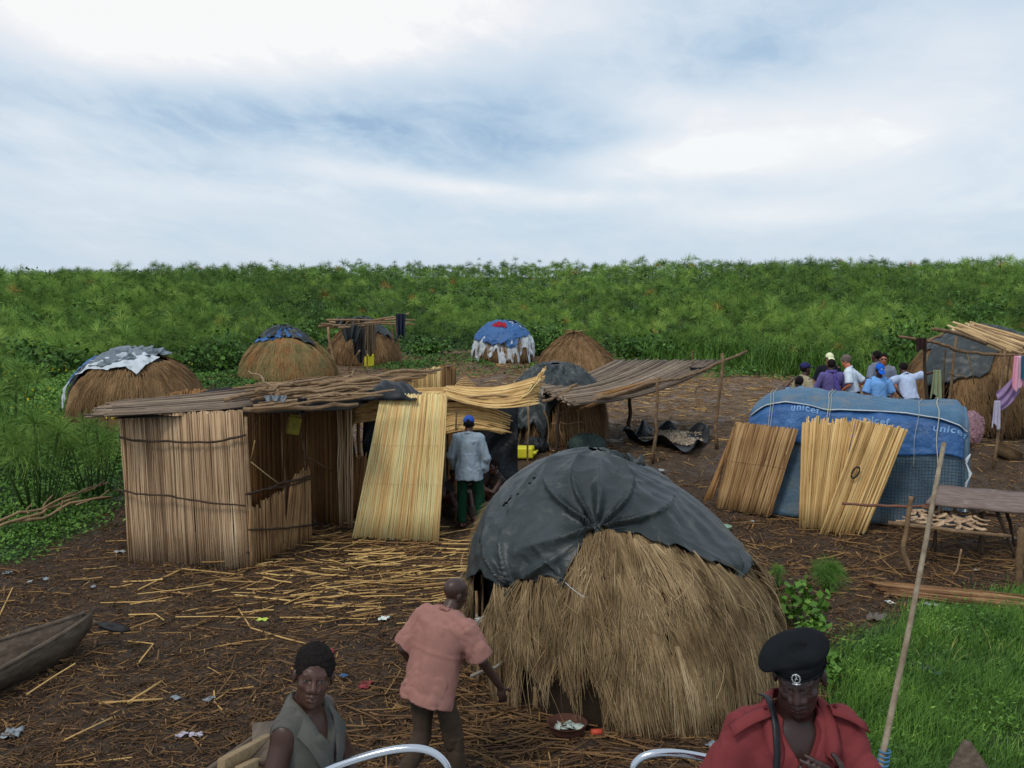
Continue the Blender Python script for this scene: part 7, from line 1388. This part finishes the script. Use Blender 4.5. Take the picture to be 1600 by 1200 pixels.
# the man in the black beret and dark red uniform shirt
red = cloth(114, 50, 51, 1.5, var=.12)
beret_m = M('black_wool_felt', [C(14, 15, 17), C(26, 28, 30)], ns=6, nmix=.8, bump=.5, bs=320, bdist=.002, rough=.95, spec=.1)
silver = M('silver_badge', [C(170, 172, 170)], rough=.35, metal=.9, bump=0)
def cop_x(d):
    T, Rh, Wd, up = d['T'], d['Rhw'], d['Wd'], d['up']
    F = Field(axis(d['hcw'][0]-.2, d['hcw'][0]+.2, .0045), axis(d['hcw'][1]-.2, d['hcw'][1]+.2, .0045), axis(d['hcw'][2]-.03, d['hcw'][2]+.22, .0045))
    F.cone(T((0, -.012, .046)), T((0, -.012, .082)), (.0865, .106), (.088, .107), Rh[:, 0], 0)
    F.ell(T((.020, -.012, .098)), (.095, .107, .029), Rh@roty(math.radians(12)), .02); F.ell(T((.082, .012, .080)), (.050, .082, .022), Rh@roty(math.radians(24)), .02)
    F.ell(T((-.030, -.01, .112)), (.075, .09, .030), Rh, .03); F.ell(T((.030, .045, .134)), (.07, .022, .012), Rh@rotz(.4), .015, 'sub')
    F.disp(lambda P: .0022*sn(P, 24, 5)); be = sd_ob('beret', *F.mesh(), beret_m, d['t'])
    mb = MB(); th = np.linspace(0, 2*pi, 33); tubes(mb, np.array([T((.088*math.sin(a), -.012+.108*math.cos(a), .050)) for a in th]), np.full(33, .0035), 6, .1); ob('beret_band', mb, beret_m, be)
    # silver crest: a wreathed oval ring with a long-necked bird and a scroll
    mb = MB(); bc = np.array([-.004, .100, .070]); n_ = rotz(math.radians(0))
    Tb = lambda x, z, y=0: T(bc+n_@np.array([x, y+.006, z]))
    tubes(mb, np.array([Tb(.0125*math.cos(a), .0165*math.sin(a)) for a in np.linspace(0, 2*pi, 25)]), np.full(25, .0024), 6)
    for a in np.linspace(.3, 2*pi+.3, 14)[:-1]: tubes(mb, np.array([Tb(.0125*math.cos(a), .0165*math.sin(a)), Tb(.016*math.cos(a), .020*math.sin(a))]), np.array([.002, .001]), 5)
    tubes(mb, np.array([Tb(.002, -.010), Tb(.003, -.003), Tb(-.001, .002), Tb(-.003, .006), Tb(0, .010), Tb(.004, .009)]), np.array([.0016, .003, .0034, .0018, .0014, .0008]), 6)
    tubes(mb, np.array([Tb(-.002, -.001), Tb(-.006, -.004)]), np.array([.002, .0008]), 5); tubes(mb, np.array([Tb(-.013, -.020), Tb(0, -.023), Tb(.013, -.020)]), np.array([.0025, .003, .0025]), 6)
    ob('badge', mb, silver, be)
    # wide open collar wings
    q = lambda p: Wd(up(p)); mb = MB()
    for e in (-1, 1):
        inn = np.array([[e*.0, -.085, 1.505], [e*.055, -.055, 1.515], [e*.078, .0, 1.500], [e*.078, .05, 1.465], [e*.074, .088, 1.415], [e*.060, .112, 1.365]])
        out = np.array([[e*.0, -.125, 1.455], [e*.085, -.085, 1.458], [e*.125, .0, 1.452], [e*.128, .070, 1.425], [e*.122, .118, 1.375], [e*.098, .146, 1.312]])
        m_ = (inn+out)/2+np.array([e*.006, .008, .016]); P = np.stack([[q(a) for a in inn], [q(a) for a in m_], [q(a) for a in out]], 1); grid(mb, P, .5)
    ob('collar', mb, red, d['shirt'], solid=.005)
    # shoulder straps with a button
    for e in (-1, 1):
        mb = MB(); P = []
        for k_, u in enumerate(np.linspace(0, 1, 6)):
            x = e*(.105+.125*u); z = 1.492-.030*u-.022*u*u*1.6; w = .030-.004*(u < .1); P.append([q((x, .045-w*1.0, z-.004)), q((x, .045, z+.006)), q((x, .045+w*1.1, z-.012))])
        grid(mb, np.array(P), .6); ep = ob('epaulette', mb, red, d['shirt'], solid=.006)
        mb = MB(); c = q((e*.118, .052, 1.502)); tubes(mb, np.array([c-[0, 0, .002], c+[0, -.002, .004]]), np.array([.0075, .006]), 10); ob('button', mb, cloth(90, 30, 36), ep)
    # studded strap over his right shoulder
    mb = MB(); pts = np.array([q(a) for a in ((.088, -.09, 1.48), (.090, -.02, 1.507), (.092, .04, 1.498), (.094, .092, 1.455), (.100, .135, 1.38), (.112, .158, 1.28), (.125, .165, 1.15), (.135, .17, 1.0))])
    side = np.repeat((d['Rt'][:, 0]*1.0)[None], 8, 0); ribbons(mb, pts[None], np.full((1, 8), .022), side[None]); sp2 = ob('strap', mb, M('black_leather', [C(22, 23, 26)], rough=.4, bump=.1), d['t'], solid=.005)
    # cord edging down the front placket
    mb = MB(); tubes(mb, np.array([q(a) for a in ((-.195, .02, 1.44), (-.222, .05, 1.37), (-.232, .07, 1.28), (-.238, .08, 1.15), (-.24, .08, 1.0))]), .006, 6)
    ob('shoulder_cord', mb, cloth(30, 31, 38), d['shirt'])
p = W(1246, 990, 3.30)
person('man in a black beret and dark red shirt looking down, hand on his chest', np.array([p[0], 3.33, p[2]-1.775]), pi+.06, None, H=1.78, skin=(48, 34, 32), hair='dark', shirt=red, sleeves='long', seed=41, res=.008, hres=.0040, detail=True, fold=.006, clip=1.35, collar=False,
       headyaw=-24, headpitch=17, headroll=4, lean=2, build=.90, eyes=False, shirtkw=dict(hem=.8, inf=.022, neck='vee', res=.0065), extras=cop_x, trousers=(dk_tr, 'long'),
       pose=dict(elR=(.31, .0, 1.12), wrR=(.25, .16, .95), elL=(-.27, .16, 1.12), wrL=(-.125, .185, 1.27), handL=(.80, -.02, .42), palmL=(.3, -.95, -.1)), hands=('relax', 'rest'))
